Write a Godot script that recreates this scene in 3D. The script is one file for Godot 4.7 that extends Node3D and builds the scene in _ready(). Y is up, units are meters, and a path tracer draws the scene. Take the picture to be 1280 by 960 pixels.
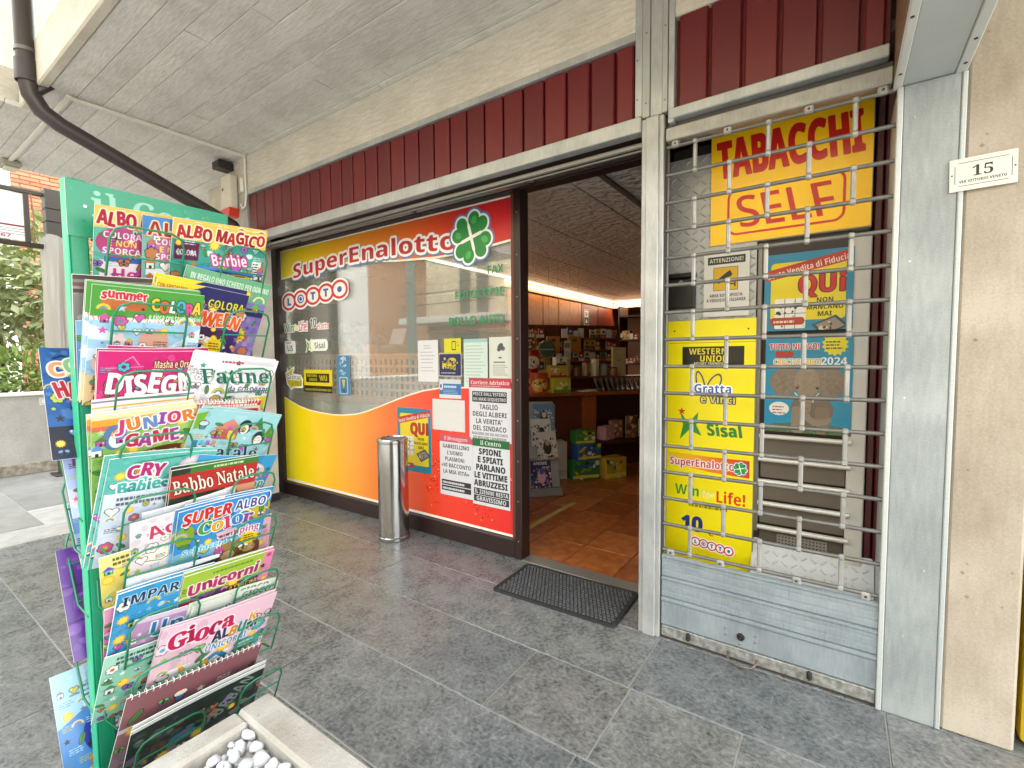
extends Node3D

# ---------------------------------------------------------------- state
var used := {}
var rng := RandomNumberGenerator.new()
var fonts := {}
var glyphs := {}
var atlas_img: Array[Image] = []
var atlas_mats := []
var shelf := [0, 0, 0]
var mat_cache := {}
var T := {}
const WIN := -0.38


func _ready():
	rng.seed = 77
	# ---- camera
	var cam := Camera3D.new()
	cam.name = "camera"
	cam.fov = 77.96
	cam.near = 0.02
	cam.far = 300.0
	cam.position = Vector3(0, 1.3, 2.135)
	cam.rotation_order = EULER_ORDER_YXZ
	cam.rotation_degrees = Vector3(-3.171, 34.694, -0.415)
	add_child(cam)
	cam.current = true
	# ---- sky, exposure
	var env := Environment.new()
	var sky := Sky.new()
	var sm := ProceduralSkyMaterial.new()
	sm.sky_top_color = Color(0.83, 0.87, 0.91)
	sm.sky_horizon_color = Color(0.98, 0.96, 0.92)
	sm.sky_curve = 0.2
	sm.ground_bottom_color = Color(0.5, 0.5, 0.5)
	sm.ground_horizon_color = Color(0.7, 0.7, 0.7)
	sm.sky_energy_multiplier = 1.6
	sky.sky_material = sm
	env.background_mode = Environment.BG_SKY
	env.sky = sky
	env.tonemap_mode = Environment.TONE_MAPPER_LINEAR
	env.tonemap_exposure = 3.25
	env.sdfgi_enabled = true
	env.ssao_enabled = true
	env.ssil_enabled = true
	var we := WorldEnvironment.new()
	we.name = "world_environment"
	we.environment = env
	add_child(we)
	# ---- veiled sun, from behind the shop, so that the forecourt lies in open shade
	var sun := DirectionalLight3D.new()
	sun.name = "sun"
	sun.light_energy = 0.5
	sun.light_angular_distance = 12.0
	sun.light_color = Color(1.0, 0.96, 0.9)
	sun.shadow_enabled = true
	sun.look_at_from_position(Vector3(4, 9, -5), Vector3.ZERO)
	add_child(sun)
	# ---- everything else
	make_textures()
	setting()
	shop_front()
	shop_room()
	window_prints()
	machine_bay()
	roller_grille()
	right_pillars()
	left_yard()
	across_the_street()
	rack()
	foreground()
	# the shared print sheets are finished: hand them to their materials
	for i in atlas_img.size():
		var done := ImageTexture.create_from_image(atlas_img[i])
		for q in atlas_mats:
			if q[0] == i:
				q[1].albedo_texture = done


# ---------------------------------------------------------------- nodes
func numbered(n: String, parent: Node = null) -> String:
	var key := n if parent == null else str(parent.get_instance_id()) + n
	var k: int = used.get(key, 0)
	used[key] = k + 1
	return n if k == 0 else "%s_%03d" % [n, k]


func tag(o: Node3D, label: String, cat: String, group := "", kind := "") -> Node3D:
	if label:
		o.set_meta("label", label)
	if cat:
		o.set_meta("category", cat)
	if group:
		o.set_meta("group", group)
	if kind:
		o.set_meta("kind", kind)
	return o


func thing(n: String, label: String, cat: String, at := Vector3.ZERO, group := "") -> Node3D:
	var o := Node3D.new()
	o.name = numbered(n)
	add_child(o)
	o.position = at
	tag(o, label, cat, group)
	return o


func part(parent: Node, n: String, mesh: Mesh, mat: Material, xf := Transform3D()) -> MeshInstance3D:
	var o := MeshInstance3D.new()
	o.name = numbered(n, null if parent == self else parent)
	o.mesh = mesh
	o.material_override = mat
	o.transform = xf
	parent.add_child(o, true)
	return o


func at(x: float, y: float, z: float) -> Transform3D:
	return Transform3D(Basis(), Vector3(x, y, z))


# a box between two corners, in the parent's axes
func slab(parent: Node, n: String, a: Vector3, b: Vector3, mat: Material, bev := 0.002) -> MeshInstance3D:
	var s := (b - a).abs()
	return part(parent, n, boxm(s, bev), mat, Transform3D(Basis(), (a + b) / 2.0))


func struct(n: String, mesh: Mesh, mat: Material, xf := Transform3D(), label := "") -> MeshInstance3D:
	var o := part(self, n, mesh, mat, xf)
	tag(o, label, "", "", "structure")
	return o


func sslab(n: String, a: Vector3, b: Vector3, mat: Material, label := "", bev := 0.004) -> MeshInstance3D:
	return struct(n, boxm((b - a).abs(), bev), mat, Transform3D(Basis(), (a + b) / 2.0), label)


# ---------------------------------------------------------------- meshes
class MB:
	var v := PackedVector3Array()
	var n := PackedVector3Array()
	var u := PackedVector2Array()
	var c := PackedColorArray()
	var xf := Transform3D()
	var col := Color.WHITE
	var colored := false

	func tri(a: Vector3, b: Vector3, d: Vector3, na: Vector3, nb: Vector3, nd: Vector3, ua := Vector2.ZERO, ub := Vector2.ZERO, ud := Vector2.ZERO):
		if (b - a).cross(d - a).dot(na + nb + nd) > 0.0:
			var t := b; b = d; d = t
			t = nb; nb = nd; nd = t
			var w := ub; ub = ud; ud = w
		v.append(xf * a); v.append(xf * b); v.append(xf * d)
		n.append(xf.basis * na); n.append(xf.basis * nb); n.append(xf.basis * nd)
		u.append(ua); u.append(ub); u.append(ud)
		if colored:
			c.append(col); c.append(col); c.append(col)

	func flat(a: Vector3, b: Vector3, d: Vector3, out: Vector3):
		var m := (b - a).cross(d - a)
		if m.length_squared() < 1e-18:
			return
		m = m.normalized()
		if m.dot(out) < 0.0:
			m = -m
		tri(a, b, d, m, m, m)

	func quad(a: Vector3, b: Vector3, d: Vector3, e: Vector3, nn: Vector3, ua := Vector2.ZERO, ub := Vector2.ZERO, ud := Vector2.ZERO, ue := Vector2.ZERO):
		tri(a, b, d, nn, nn, nn, ua, ub, ud)
		tri(a, d, e, nn, nn, nn, ua, ud, ue)

	func box(s: Vector3, bev: float, o := Vector3.ZERO):
		var h := s / 2.0
		var b := minf(bev, minf(h.x, minf(h.y, h.z)) * 0.9)
		if b <= 0.0:
			b = 1e-5
		var p := func(ax: int, sx: float, sy: float, sz: float) -> Vector3:
			var q := Vector3(sx * (h.x - b), sy * (h.y - b), sz * (h.z - b))
			q[ax] = [sx * h.x, sy * h.y, sz * h.z][ax]
			return q + o
		for ax in 3:
			for s1 in [-1.0, 1.0]:
				var nn := Vector3.ZERO
				nn[ax] = s1
				var q := []
				for k in [[-1.0, -1.0], [1.0, -1.0], [1.0, 1.0], [-1.0, 1.0]]:
					var w := [0.0, 0.0, 0.0]
					w[ax] = s1
					w[(ax + 1) % 3] = k[0]
					w[(ax + 2) % 3] = k[1]
					q.append(p.call(ax, w[0], w[1], w[2]))
				quad(q[0], q[1], q[2], q[3], nn)
		for ax in 3:
			var a1 := (ax + 1) % 3
			var a2 := (ax + 2) % 3
			for s1 in [-1.0, 1.0]:
				for s2 in [-1.0, 1.0]:
					var w := [0.0, 0.0, 0.0]
					w[a1] = s1
					w[a2] = s2
					w[ax] = -1.0
					var q0 = p.call(a1, w[0], w[1], w[2])
					var q1 = p.call(a2, w[0], w[1], w[2])
					w[ax] = 1.0
					var q2 = p.call(a2, w[0], w[1], w[2])
					var q3 = p.call(a1, w[0], w[1], w[2])
					var nn := Vector3.ZERO
					nn[a1] = s1 * 0.7071
					nn[a2] = s2 * 0.7071
					quad(q0, q1, q2, q3, nn)
		for sx in [-1.0, 1.0]:
			for sy in [-1.0, 1.0]:
				for sz in [-1.0, 1.0]:
					flat(p.call(0, sx, sy, sz), p.call(1, sx, sy, sz), p.call(2, sx, sy, sz), Vector3(sx, sy, sz))

	func tube(pts: Array, r: float, seg := 8, caps := true, r2 := -1.0):
		if r2 < 0.0:
			r2 = r
		var rings := []
		var up := Vector3.UP
		for i in pts.size():
			var d: Vector3
			if i == 0:
				d = pts[1] - pts[0]
			elif i == pts.size() - 1:
				d = pts[i] - pts[i - 1]
			else:
				d = (pts[i] - pts[i - 1]).normalized() + (pts[i + 1] - pts[i]).normalized()
			d = d.normalized()
			var x := up.cross(d)
			if x.length() < 0.05:
				x = Vector3.RIGHT.cross(d)
				if x.length() < 0.05:
					x = Vector3.BACK.cross(d)
			x = x.normalized()
			var y := d.cross(x)
			up = y
			var rr := lerpf(r, r2, float(i) / (pts.size() - 1))
			var ring := []
			for k in seg:
				var a := TAU * k / seg
				var e := x * cos(a) + y * sin(a)
				ring.append([pts[i] + e * rr, e])
			rings.append(ring)
		for i in rings.size() - 1:
			for k in seg:
				var a = rings[i][k]
				var b = rings[i][(k + 1) % seg]
				var d = rings[i + 1][(k + 1) % seg]
				var e = rings[i + 1][k]
				tri(a[0], b[0], d[0], a[1], b[1], d[1])
				tri(a[0], d[0], e[0], a[1], d[1], e[1])
		if caps:
			for i in [0, rings.size() - 1]:
				var nn: Vector3 = (pts[0] - pts[1]).normalized() if i == 0 else (pts[i] - pts[i - 1]).normalized()
				for k in range(1, seg - 1):
					tri(rings[i][0][0], rings[i][k][0], rings[i][k + 1][0], nn, nn, nn)

	# profile: Vector2(radius, height), from bottom to top along the outside
	func lathe(prof: Array, seg := 32):
		for i in prof.size() - 1:
			var p: Vector2 = prof[i]
			var q: Vector2 = prof[i + 1]
			var d := (q - p).normalized()
			var nr := Vector2(d.y, -d.x)
			for k in seg:
				var a := TAU * k / seg
				var b := TAU * (k + 1) / seg
				var ca := Vector3(cos(a), 0, sin(a))
				var cb := Vector3(cos(b), 0, sin(b))
				var na := (ca * nr.x + Vector3.UP * nr.y).normalized()
				var nb := (cb * nr.x + Vector3.UP * nr.y).normalized()
				tri(ca * p.x + Vector3.UP * p.y, cb * p.x + Vector3.UP * p.y, cb * q.x + Vector3.UP * q.y, na, nb, nb)
				tri(ca * p.x + Vector3.UP * p.y, cb * q.x + Vector3.UP * q.y, ca * q.x + Vector3.UP * q.y, na, nb, na)

	# outline in x,y pushed from z0 to z1
	func prism(poly: PackedVector2Array, z0: float, z1: float):
		var idx := Geometry2D.triangulate_polygon(poly)
		for i in range(0, idx.size(), 3):
			for z in [z0, z1]:
				var nn := Vector3(0, 0, signf(z - (z0 + z1) / 2.0))
				var a := poly[idx[i]]
				var b := poly[idx[i + 1]]
				var d := poly[idx[i + 2]]
				tri(Vector3(a.x, a.y, z), Vector3(b.x, b.y, z), Vector3(d.x, d.y, z), nn, nn, nn)
		var area := 0.0
		for i in poly.size():
			area += poly[i].cross(poly[(i + 1) % poly.size()])
		for i in poly.size():
			var a := poly[i]
			var b := poly[(i + 1) % poly.size()]
			var d := (b - a).normalized()
			var nn := Vector3(d.y, -d.x, 0) * signf(area)
			quad(Vector3(a.x, a.y, z0), Vector3(b.x, b.y, z0), Vector3(b.x, b.y, z1), Vector3(a.x, a.y, z1), nn)

	# a printed sheet: front towards +z, bottom edge centre at the origin
	func sheet(w: float, h: float, t: float, uv: Rect2, bow := 0.0, curl := 0.0, nx := 1, ny := 1):
		var f := func(i: int, j: int, front: bool) -> Array:
			var x := (float(i) / nx - 0.5) * w
			var y := float(j) / ny * h
			var s := x / w * 2.0
			var r := y / h
			var z := bow * (1.0 - s * s) + curl * r * r
			var dzdx := -bow * 4.0 * s / w
			var dzdy := curl * 2.0 * r / h
			var nn := Vector3(-dzdx, -dzdy, 1.0).normalized()
			if not front:
				return [Vector3(x, y, z - t), -nn, uv.position]
			return [Vector3(x, y, z), nn, uv.position + Vector2(float(i) / nx, 1.0 - r) * uv.size]
		for i in nx:
			for j in ny:
				for fr in [true, false]:
					var a = f.call(i, j, fr)
					var b = f.call(i + 1, j, fr)
					var d = f.call(i + 1, j + 1, fr)
					var e = f.call(i, j + 1, fr)
					tri(a[0], b[0], d[0], a[1], b[1], d[1], a[2], b[2], d[2])
					tri(a[0], d[0], e[0], a[1], d[1], e[1], a[2], d[2], e[2])
		var edge := func(i0: int, j0: int, i1: int, j1: int, nn: Vector3):
			var a = f.call(i0, j0, true)
			var b = f.call(i1, j1, true)
			var d = f.call(i1, j1, false)
			var e = f.call(i0, j0, false)
			var k := Vector2(-1, -1)
			quad(a[0], b[0], d[0], e[0], nn, k, k, k, k)
		for i in nx:
			edge.call(i, 0, i + 1, 0, Vector3.DOWN)
			edge.call(i, ny, i + 1, ny, Vector3.UP)
		for j in ny:
			edge.call(0, j, 0, j + 1, Vector3.LEFT)
			edge.call(nx, j, nx, j + 1, Vector3.RIGHT)
		for i in u.size():
			if u[i].x < 0.0:
				u[i] = Vector2(0.5 / 2048, 0.5 / 2048)

	func mesh() -> ArrayMesh:
		var a := []
		a.resize(Mesh.ARRAY_MAX)
		a[Mesh.ARRAY_VERTEX] = v
		a[Mesh.ARRAY_NORMAL] = n
		a[Mesh.ARRAY_TEX_UV] = u
		if colored:
			a[Mesh.ARRAY_COLOR] = c
		var m := ArrayMesh.new()
		m.add_surface_from_arrays(Mesh.PRIMITIVE_TRIANGLES, a)
		return m


var box_cache := {}


func boxm(s: Vector3, bev := 0.002) -> ArrayMesh:
	var key := "%.4f %.4f %.4f %.4f" % [s.x, s.y, s.z, bev]
	if not box_cache.has(key):
		var b := MB.new()
		b.box(s, bev)
		box_cache[key] = b.mesh()
	return box_cache[key]


func tubem(pts: Array, r: float, seg := 8, r2 := -1.0) -> ArrayMesh:
	var b := MB.new()
	b.tube(pts, r, seg, true, r2)
	return b.mesh()


func lathem(prof: Array, seg := 32) -> ArrayMesh:
	var b := MB.new()
	b.lathe(prof, seg)
	return b.mesh()


func prismm(poly: PackedVector2Array, z0: float, z1: float) -> ArrayMesh:
	var b := MB.new()
	b.prism(poly, z0, z1)
	return b.mesh()


# ---------------------------------------------------------------- materials
func mat(col, rough := 0.7, metal := 0.0, tx := "", scale := 1.0, bump := "", bump_cm := 0.1) -> StandardMaterial3D:
	var key := str(col) + "|%.2f|%.2f|%s|%.2f|%s|%.3f" % [rough, metal, tx, scale, bump, bump_cm]
	if mat_cache.has(key):
		return mat_cache[key]
	var m := StandardMaterial3D.new()
	m.albedo_color = col if col is Color else Color.html(col)
	m.roughness = rough
	m.metallic = metal
	if tx or bump:
		m.uv1_triplanar = true
		m.uv1_world_triplanar = true
		m.uv1_scale = Vector3.ONE / scale
	if tx:
		m.albedo_texture = T[tx]
	if bump:
		m.heightmap_enabled = true
		m.heightmap_texture = T[bump]
		m.heightmap_scale = bump_cm
	mat_cache[key] = m
	return m


func noise_img(seed_: int, freq: float, oct: int, size := 512, kind := FastNoiseLite.TYPE_SIMPLEX_SMOOTH) -> Image:
	var f := FastNoiseLite.new()
	f.seed = seed_
	f.frequency = freq
	f.noise_type = kind
	f.fractal_octaves = oct
	return f.get_seamless_image(size, size)


# layered noise spread between two tones: a list of [noise picture, weight]
func tone(lo: Color, hi: Color, layers: Array) -> Image:
	var w: int = layers[0][0].get_width()
	var out := Image.create(w, w, false, Image.FORMAT_RGB8)
	for y in w:
		for x in w:
			var k := 0.5
			for l in layers:
				k += (l[0].get_pixel(x, y).r - 0.5) * l[1]
			out.set_pixel(x, y, lo.lerp(hi, clampf(k, 0, 1)))
	return out


func itex(im: Image) -> ImageTexture:
	return ImageTexture.create_from_image(im)


func make_textures():
	for f in [["s", "Droid Sans", 400], ["b", "Droid Sans", 700], ["r", "Droid Serif", 400], ["R", "Droid Serif", 700], ["m", "Droid Sans Mono", 400]]:
		var sf := SystemFont.new()
		sf.font_names = PackedStringArray([f[1]])
		sf.font_weight = f[2]
		fonts[f[0]] = sf
	var a := noise_img(1, 0.012, 5)
	var g := noise_img(2, 0.09, 3)
	var fine := noise_img(6, 0.28, 2)
	var big := noise_img(3, 0.004, 4)
	T.mottle = itex(tone(Color(0.78, 0.77, 0.76), Color(1, 1, 1), [[big, 0.5], [a, 0.3], [g, 0.3], [fine, 0.5]]))
	T.soft = itex(tone(Color(0.9, 0.9, 0.9), Color(1, 1, 1), [[big, 0.5], [g, 0.3], [fine, 0.4]]))
	T.grain = itex(tone(Color(0.74, 0.74, 0.74), Color(1, 1, 1), [[g, 0.8], [fine, 0.7]]))
	T.bump = itex(tone(Color.BLACK, Color.WHITE, [[g, 0.7], [fine, 0.7], [a, 0.4]]))
	# noise drawn out along one axis
	var st2 := noise_img(5, 0.03, 4, 256)
	st2.resize(256, 32, Image.INTERPOLATE_BILINEAR)
	st2.resize(512, 512, Image.INTERPOLATE_CUBIC)
	st2.rotate_90(CLOCKWISE)
	var st3: Image = st2.duplicate()
	st3.rotate_90(CLOCKWISE)
	var thin := noise_img(7, 0.1, 3, 512)
	thin.resize(512, 24, Image.INTERPOLATE_BILINEAR)
	thin.resize(512, 512, Image.INTERPOLATE_CUBIC)
	var thin2: Image = thin.duplicate()
	thin2.rotate_90(CLOCKWISE)
	T.board = itex(tone(Color(0.80, 0.79, 0.77), Color(1, 1, 1), [[thin2, 0.55], [big, 0.4], [fine, 0.35], [g, 0.25]]))
	T.boardbump = itex(tone(Color.BLACK, Color.WHITE, [[thin2, 0.9], [fine, 0.4]]))
	T.wood = itex(tone(Color(0.66, 0.58, 0.5), Color(1, 1, 1), [[thin, 0.9], [st3, 0.3], [g, 0.3]]))
	T.runs = itex(tone(Color(0.86, 0.87, 0.88), Color(1, 1, 1), [[thin, 0.45], [big, 0.4], [fine, 0.4]]))
	T.brushed = itex(tone(Color(0.88, 0.88, 0.88), Color(1, 1, 1), [[thin2, 0.4], [fine, 0.4]]))
	var worn := tone(Color(0.80, 0.81, 0.82), Color(1, 1, 1), [[thin, 0.5], [big, 0.8], [fine, 0.45], [a, 0.3]])
	var cast := tone(Color(0.80, 0.78, 0.75), Color(1, 1, 1), [[thin, 0.3], [big, 0.9], [fine, 0.5], [a, 0.3]])
	# scratches and paint runs on the metal, pinholes and cracks in the concrete
	var sg := RandomNumberGenerator.new()
	sg.seed = 404
	for i in 34:
		var x := sg.randi() % 512
		var y := sg.randi() % 512
		var pale := sg.randf() < 0.6
		for k in sg.randi_range(6, 60):
			var p := Vector2i(posmod(x + (k * (i % 5 - 2)) / 9, 512), posmod(y + k, 512))
			var c := worn.get_pixelv(p)
			worn.set_pixelv(p, c.lightened(0.45) if pale else c.darkened(0.22))
	for i in 70:
		var c0 := Vector2i(sg.randi() % 512, sg.randi() % 512)
		var r := sg.randi_range(1, 2)
		for dy in range(-r, r + 1):
			for dx in range(-r, r + 1):
				if dx * dx + dy * dy <= r * r:
					var p := Vector2i(posmod(c0.x + dx, 512), posmod(c0.y + dy, 512))
					cast.set_pixelv(p, cast.get_pixelv(p).darkened(0.2))
	T.worn = itex(worn)
	T.cast = itex(cast)
	# slate: fine cleft grain along the slab, speckle and pale scuffs
	var cleft := noise_img(11, 0.005, 4, 1024)
	var mid := noise_img(14, 0.035, 4, 1024)
	var ridg := FastNoiseLite.new()
	ridg.seed = 12
	ridg.frequency = 0.012
	ridg.fractal_type = FastNoiseLite.FRACTAL_RIDGED
	ridg.fractal_octaves = 4
	ridg.domain_warp_enabled = true
	ridg.domain_warp_amplitude = 30.0
	var ri := ridg.get_seamless_image(1024, 1024)
	ri.resize(1024, 640, Image.INTERPOLATE_BILINEAR)
	ri.resize(1024, 1024, Image.INTERPOLATE_CUBIC)
	ridg.seed = 15
	ridg.frequency = 0.022
	ridg.fractal_octaves = 3
	ridg.domain_warp_amplitude = 18.0
	var fib := ridg.get_seamless_image(1024, 1024)
	fib.resize(1024, 1024 * 3 / 2, Image.INTERPOLATE_CUBIC)
	fib.resize(1024, 512, Image.INTERPOLATE_BILINEAR)
	var fib2 := Image.create(1024, 1024, false, fib.get_format())
	fib2.blit_rect(fib, Rect2i(0, 0, 1024, 512), Vector2i.ZERO)
	fib2.blit_rect(fib, Rect2i(0, 0, 1024, 512), Vector2i(0, 512))
	fib = fib2
	var sp := noise_img(13, 0.3, 2, 1024)
	var sl := Image.create(1024, 1024, false, Image.FORMAT_RGB8)
	var sb := Image.create(1024, 1024, false, Image.FORMAT_L8)
	var sr := Image.create(1024, 1024, false, Image.FORMAT_L8)
	for y in 1024:
		for x in 1024:
			var k := cleft.get_pixel(x, y).r
			var m := mid.get_pixel(x, y).r
			var r := ri.get_pixel(x, y).r
			var s := sp.get_pixel(x, y).r
			var f := fib.get_pixel(x, y).r
			var base := Color(0.33, 0.345, 0.36).lerp(Color(0.60, 0.60, 0.59), clampf((k - 0.5) * 0.45 + (m - 0.5) * 0.5 + (s - 0.5) * 0.8 + (f - 0.5) * 0.8 + 0.48, 0, 1))
			if r > 0.62:
				base = base.lerp(Color(0.80, 0.80, 0.79), clampf((r - 0.62) * 2.0 * (s + 0.3) * (k + 0.2), 0, 0.55))
			elif r < 0.3:
				base = base.darkened(clampf((0.3 - r) * 1.2, 0, 0.3))
			sl.set_pixel(x, y, base)
			sb.set_pixel(x, y, Color.WHITE * clampf(0.2 * k + 0.2 * m + 0.2 * r + 0.2 * s + 0.3 * f, 0, 1))
			sr.set_pixel(x, y, Color.WHITE * clampf(0.33 + (k - 0.5) * 0.25 + (m - 0.5) * 0.3 + (s - 0.5) * 0.3, 0.22, 0.8))
	T.slate = itex(sl)
	T.slatebump = itex(sb)
	T.slaterough = itex(sr)
	# terracotta
	T.terra = itex(tone(Color(0.74, 0.60, 0.48), Color(1, 0.96, 0.9), [[noise_img(21, 0.01, 4), 1.0], [g, 0.3], [fine, 0.3]]))
	# crinkled ceiling foil
	T.foil = itex(tone(Color.BLACK, Color.WHITE, [[noise_img(31, 0.02, 2), 1.6]]))
	# weathering with an outline of its own
	T.dirt = itex(tone(Color(0.72, 0.69, 0.65), Color(1, 1, 1), [[noise_img(41, 0.02, 5), 1.2], [fine, 0.5], [big, 0.4]]))


# ---------------------------------------------------------------- printing: a small drawing board for posters and covers
# units: the sheet is 100 wide; drawn at twice its size and halved
class Board:
	var im: Image
	var s := 1.0
	var own: Node
	var xf := Transform2D()

	func _init(w: int, h: int, bg: Color, host: Node):
		im = Image.create(w * 2, h * 2, false, Image.FORMAT_RGBA8)
		im.fill(bg)
		s = w * 2 / 100.0
		own = host

	func rect(x: float, y: float, w: float, h: float, c):
		im.fill_rect(Rect2i(roundi(x * s), roundi(y * s), maxi(1, roundi(w * s)), maxi(1, roundi(h * s))), own.hx(c))

	func fill(loops: Array, c, t := Transform2D()):
		var col: Color = own.hx(c)
		var rows := {}
		var H := im.get_height()
		var W := im.get_width()
		for loop in loops:
			var p: PackedVector2Array = t * loop
			var m := p.size()
			for i in m:
				var a := p[i] * s
				var b := p[(i + 1) % m] * s
				var dir := 1
				if a.y > b.y:
					var q := a; a = b; b = q
					dir = -1
				var y0 := maxi(0, ceili(a.y - 0.5))
				var y1 := mini(H - 1, ceili(b.y - 0.5) - 1)
				if y1 < y0:
					continue
				var k := (b.x - a.x) / (b.y - a.y)
				for y in range(y0, y1 + 1):
					if not rows.has(y):
						rows[y] = []
					rows[y].append([a.x + (y + 0.5 - a.y) * k, dir])
		for y in rows:
			var r: Array = rows[y]
			r.sort_custom(func(e, f): return e[0] < f[0])
			var wind := 0
			for i in r.size() - 1:
				wind += r[i][1]
				if wind != 0:
					var x0 := clampi(roundi(r[i][0]), 0, W)
					var x1 := clampi(roundi(r[i + 1][0]), 0, W)
					if x1 > x0:
						im.fill_rect(Rect2i(x0, y, x1 - x0, 1), col)

	func poly(pts: Array, c):
		fill([PackedVector2Array(pts)], c)

	func ell(cx: float, cy: float, rx: float, ry: float, c, rot := 0.0):
		var p := PackedVector2Array()
		for i in 40:
			p.append(Vector2(cx, cy) + Vector2(cos(TAU * i / 40) * rx, sin(TAU * i / 40) * ry).rotated(rot))
		fill([p], c)

	func star(cx: float, cy: float, r1: float, r2: float, k: int, c):
		var p := PackedVector2Array()
		for i in k * 2:
			p.append(Vector2(cx, cy) + Vector2.from_angle(PI * i / k - PI / 2) * (r1 if i % 2 == 0 else r2))
		fill([p], c)

	func rrect(x: float, y: float, w: float, h: float, r: float, c):
		var p := PackedVector2Array()
		for q in [[x + w - r, y + r, -PI / 2], [x + w - r, y + h - r, 0.0], [x + r, y + h - r, PI / 2], [x + r, y + r, PI]]:
			for i in 7:
				p.append(Vector2(q[0], q[1]) + Vector2.from_angle(q[2] + PI / 2 * i / 6) * r)
		fill([p], c)

	func line(pts: Array, w: float, c):
		for i in pts.size() - 1:
			var a: Vector2 = pts[i]
			var b: Vector2 = pts[i + 1]
			var q := (b - a).normalized().orthogonal() * w / 2
			fill([PackedVector2Array([a + q, b + q, b - q, a - q])], c)
			if w * s > 3.0:
				ell(b.x, b.y, w / 2, w / 2, c)

	func grad(x: float, y: float, w: float, h: float, stops: Array):
		var x0 := roundi(x * s)
		var n := roundi(w * s)
		for i in n:
			var k := float(i) / n
			var c: Color = own.hx(stops[-1][1])
			for j in stops.size() - 1:
				if k >= stops[j][0] and k <= stops[j + 1][0]:
					c = own.hx(stops[j][1]).lerp(own.hx(stops[j + 1][1]), (k - stops[j][0]) / (stops[j + 1][0] - stops[j][0]))
			im.fill_rect(Rect2i(x0 + i, roundi(y * s), 1, roundi(h * s)), c)

	# many small daubs, for pictures too small to read
	func daubs(x: float, y: float, w: float, h: float, cs: Array, n: int, r: float, seed_: int):
		var g := RandomNumberGenerator.new()
		g.seed = seed_
		for i in n:
			var k := g.randf_range(0.3, 1.0) * r
			ell(x + g.randf() * w, y + g.randf() * h, k, k * g.randf_range(0.4, 1.0), cs[g.randi() % cs.size()], g.randf() * PI)

	# lines that stand for small print
	func small(x: float, y: float, w: float, n: int, step: float, th: float, c, seed_ := 1):
		var g := RandomNumberGenerator.new()
		g.seed = seed_
		for i in n:
			var px := x
			var end := x + w * g.randf_range(0.7, 1.0)
			while px < end:
				var q := g.randf_range(1.2, 5.0)
				rect(px, y + i * step, minf(q, end - px), th, c)
				px += q + 0.9

	func text(t: String, cx: float, cy: float, h: float, maxw: float, c, oc = null, ow := 0.0, rot := 0.0, font := "b", slant := 0.0, arc := 0.0, stretch := 1.0):
		var got = own.lettering(t, font)
		var k: float = h / got.cap
		var sx: float = minf(k * stretch, maxw / maxf(got.width, 0.01))
		var base := Transform2D(rot, Vector2(cx, cy))
		var loops := []
		for l in got.loops:
			var p := PackedVector2Array()
			for q in l:
				var x: float = (q.x - got.width / 2) * sx
				var y: float = q.y * k + h / 2
				var tt: float = x / (got.width * sx / 2)
				p.append(base * Vector2(x - y * slant, y + arc * tt * tt))
			loops.append(p)
		if oc != null and ow > 0.0:
			for i in 12:
				fill(loops, oc, Transform2D(0, Vector2.from_angle(TAU * i / 12) * ow))
		fill(loops, c)

	# playful lettering: every letter has its own colour, tilt and height
	func jolly(t: String, cx: float, cy: float, h: float, w: float, cs: Array, oc, ow: float, font := "b", rot := 0.0):
		var adv := []
		var total := 0.0
		for ch in t:
			var a: float = own.lettering(ch, font).width
			adv.append(a)
			total += a
		var k := w / total
		var x := -w / 2.0
		for pass_ in 2:
			x = -w / 2.0
			for i in t.length():
				var m: float = x + adv[i] * k / 2
				var p := Vector2(cx, cy) + Vector2(m, sin(i * 2.3 + cx) * h * 0.09).rotated(rot)
				var r := rot + sin(i * 1.7 + cy) * 0.13
				var hh := h * (1.0 + 0.1 * sin(i * 3.1))
				if pass_ == 0 and ow > 0.0:
					text(t[i], p.x, p.y, hh, adv[i] * k * 1.05, oc, oc, ow, r, font)
				else:
					text(t[i], p.x, p.y, hh, adv[i] * k * 1.05, cs[i % cs.size()], cs[i % cs.size()], h * 0.03, r, font)
				x += adv[i] * k

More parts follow.
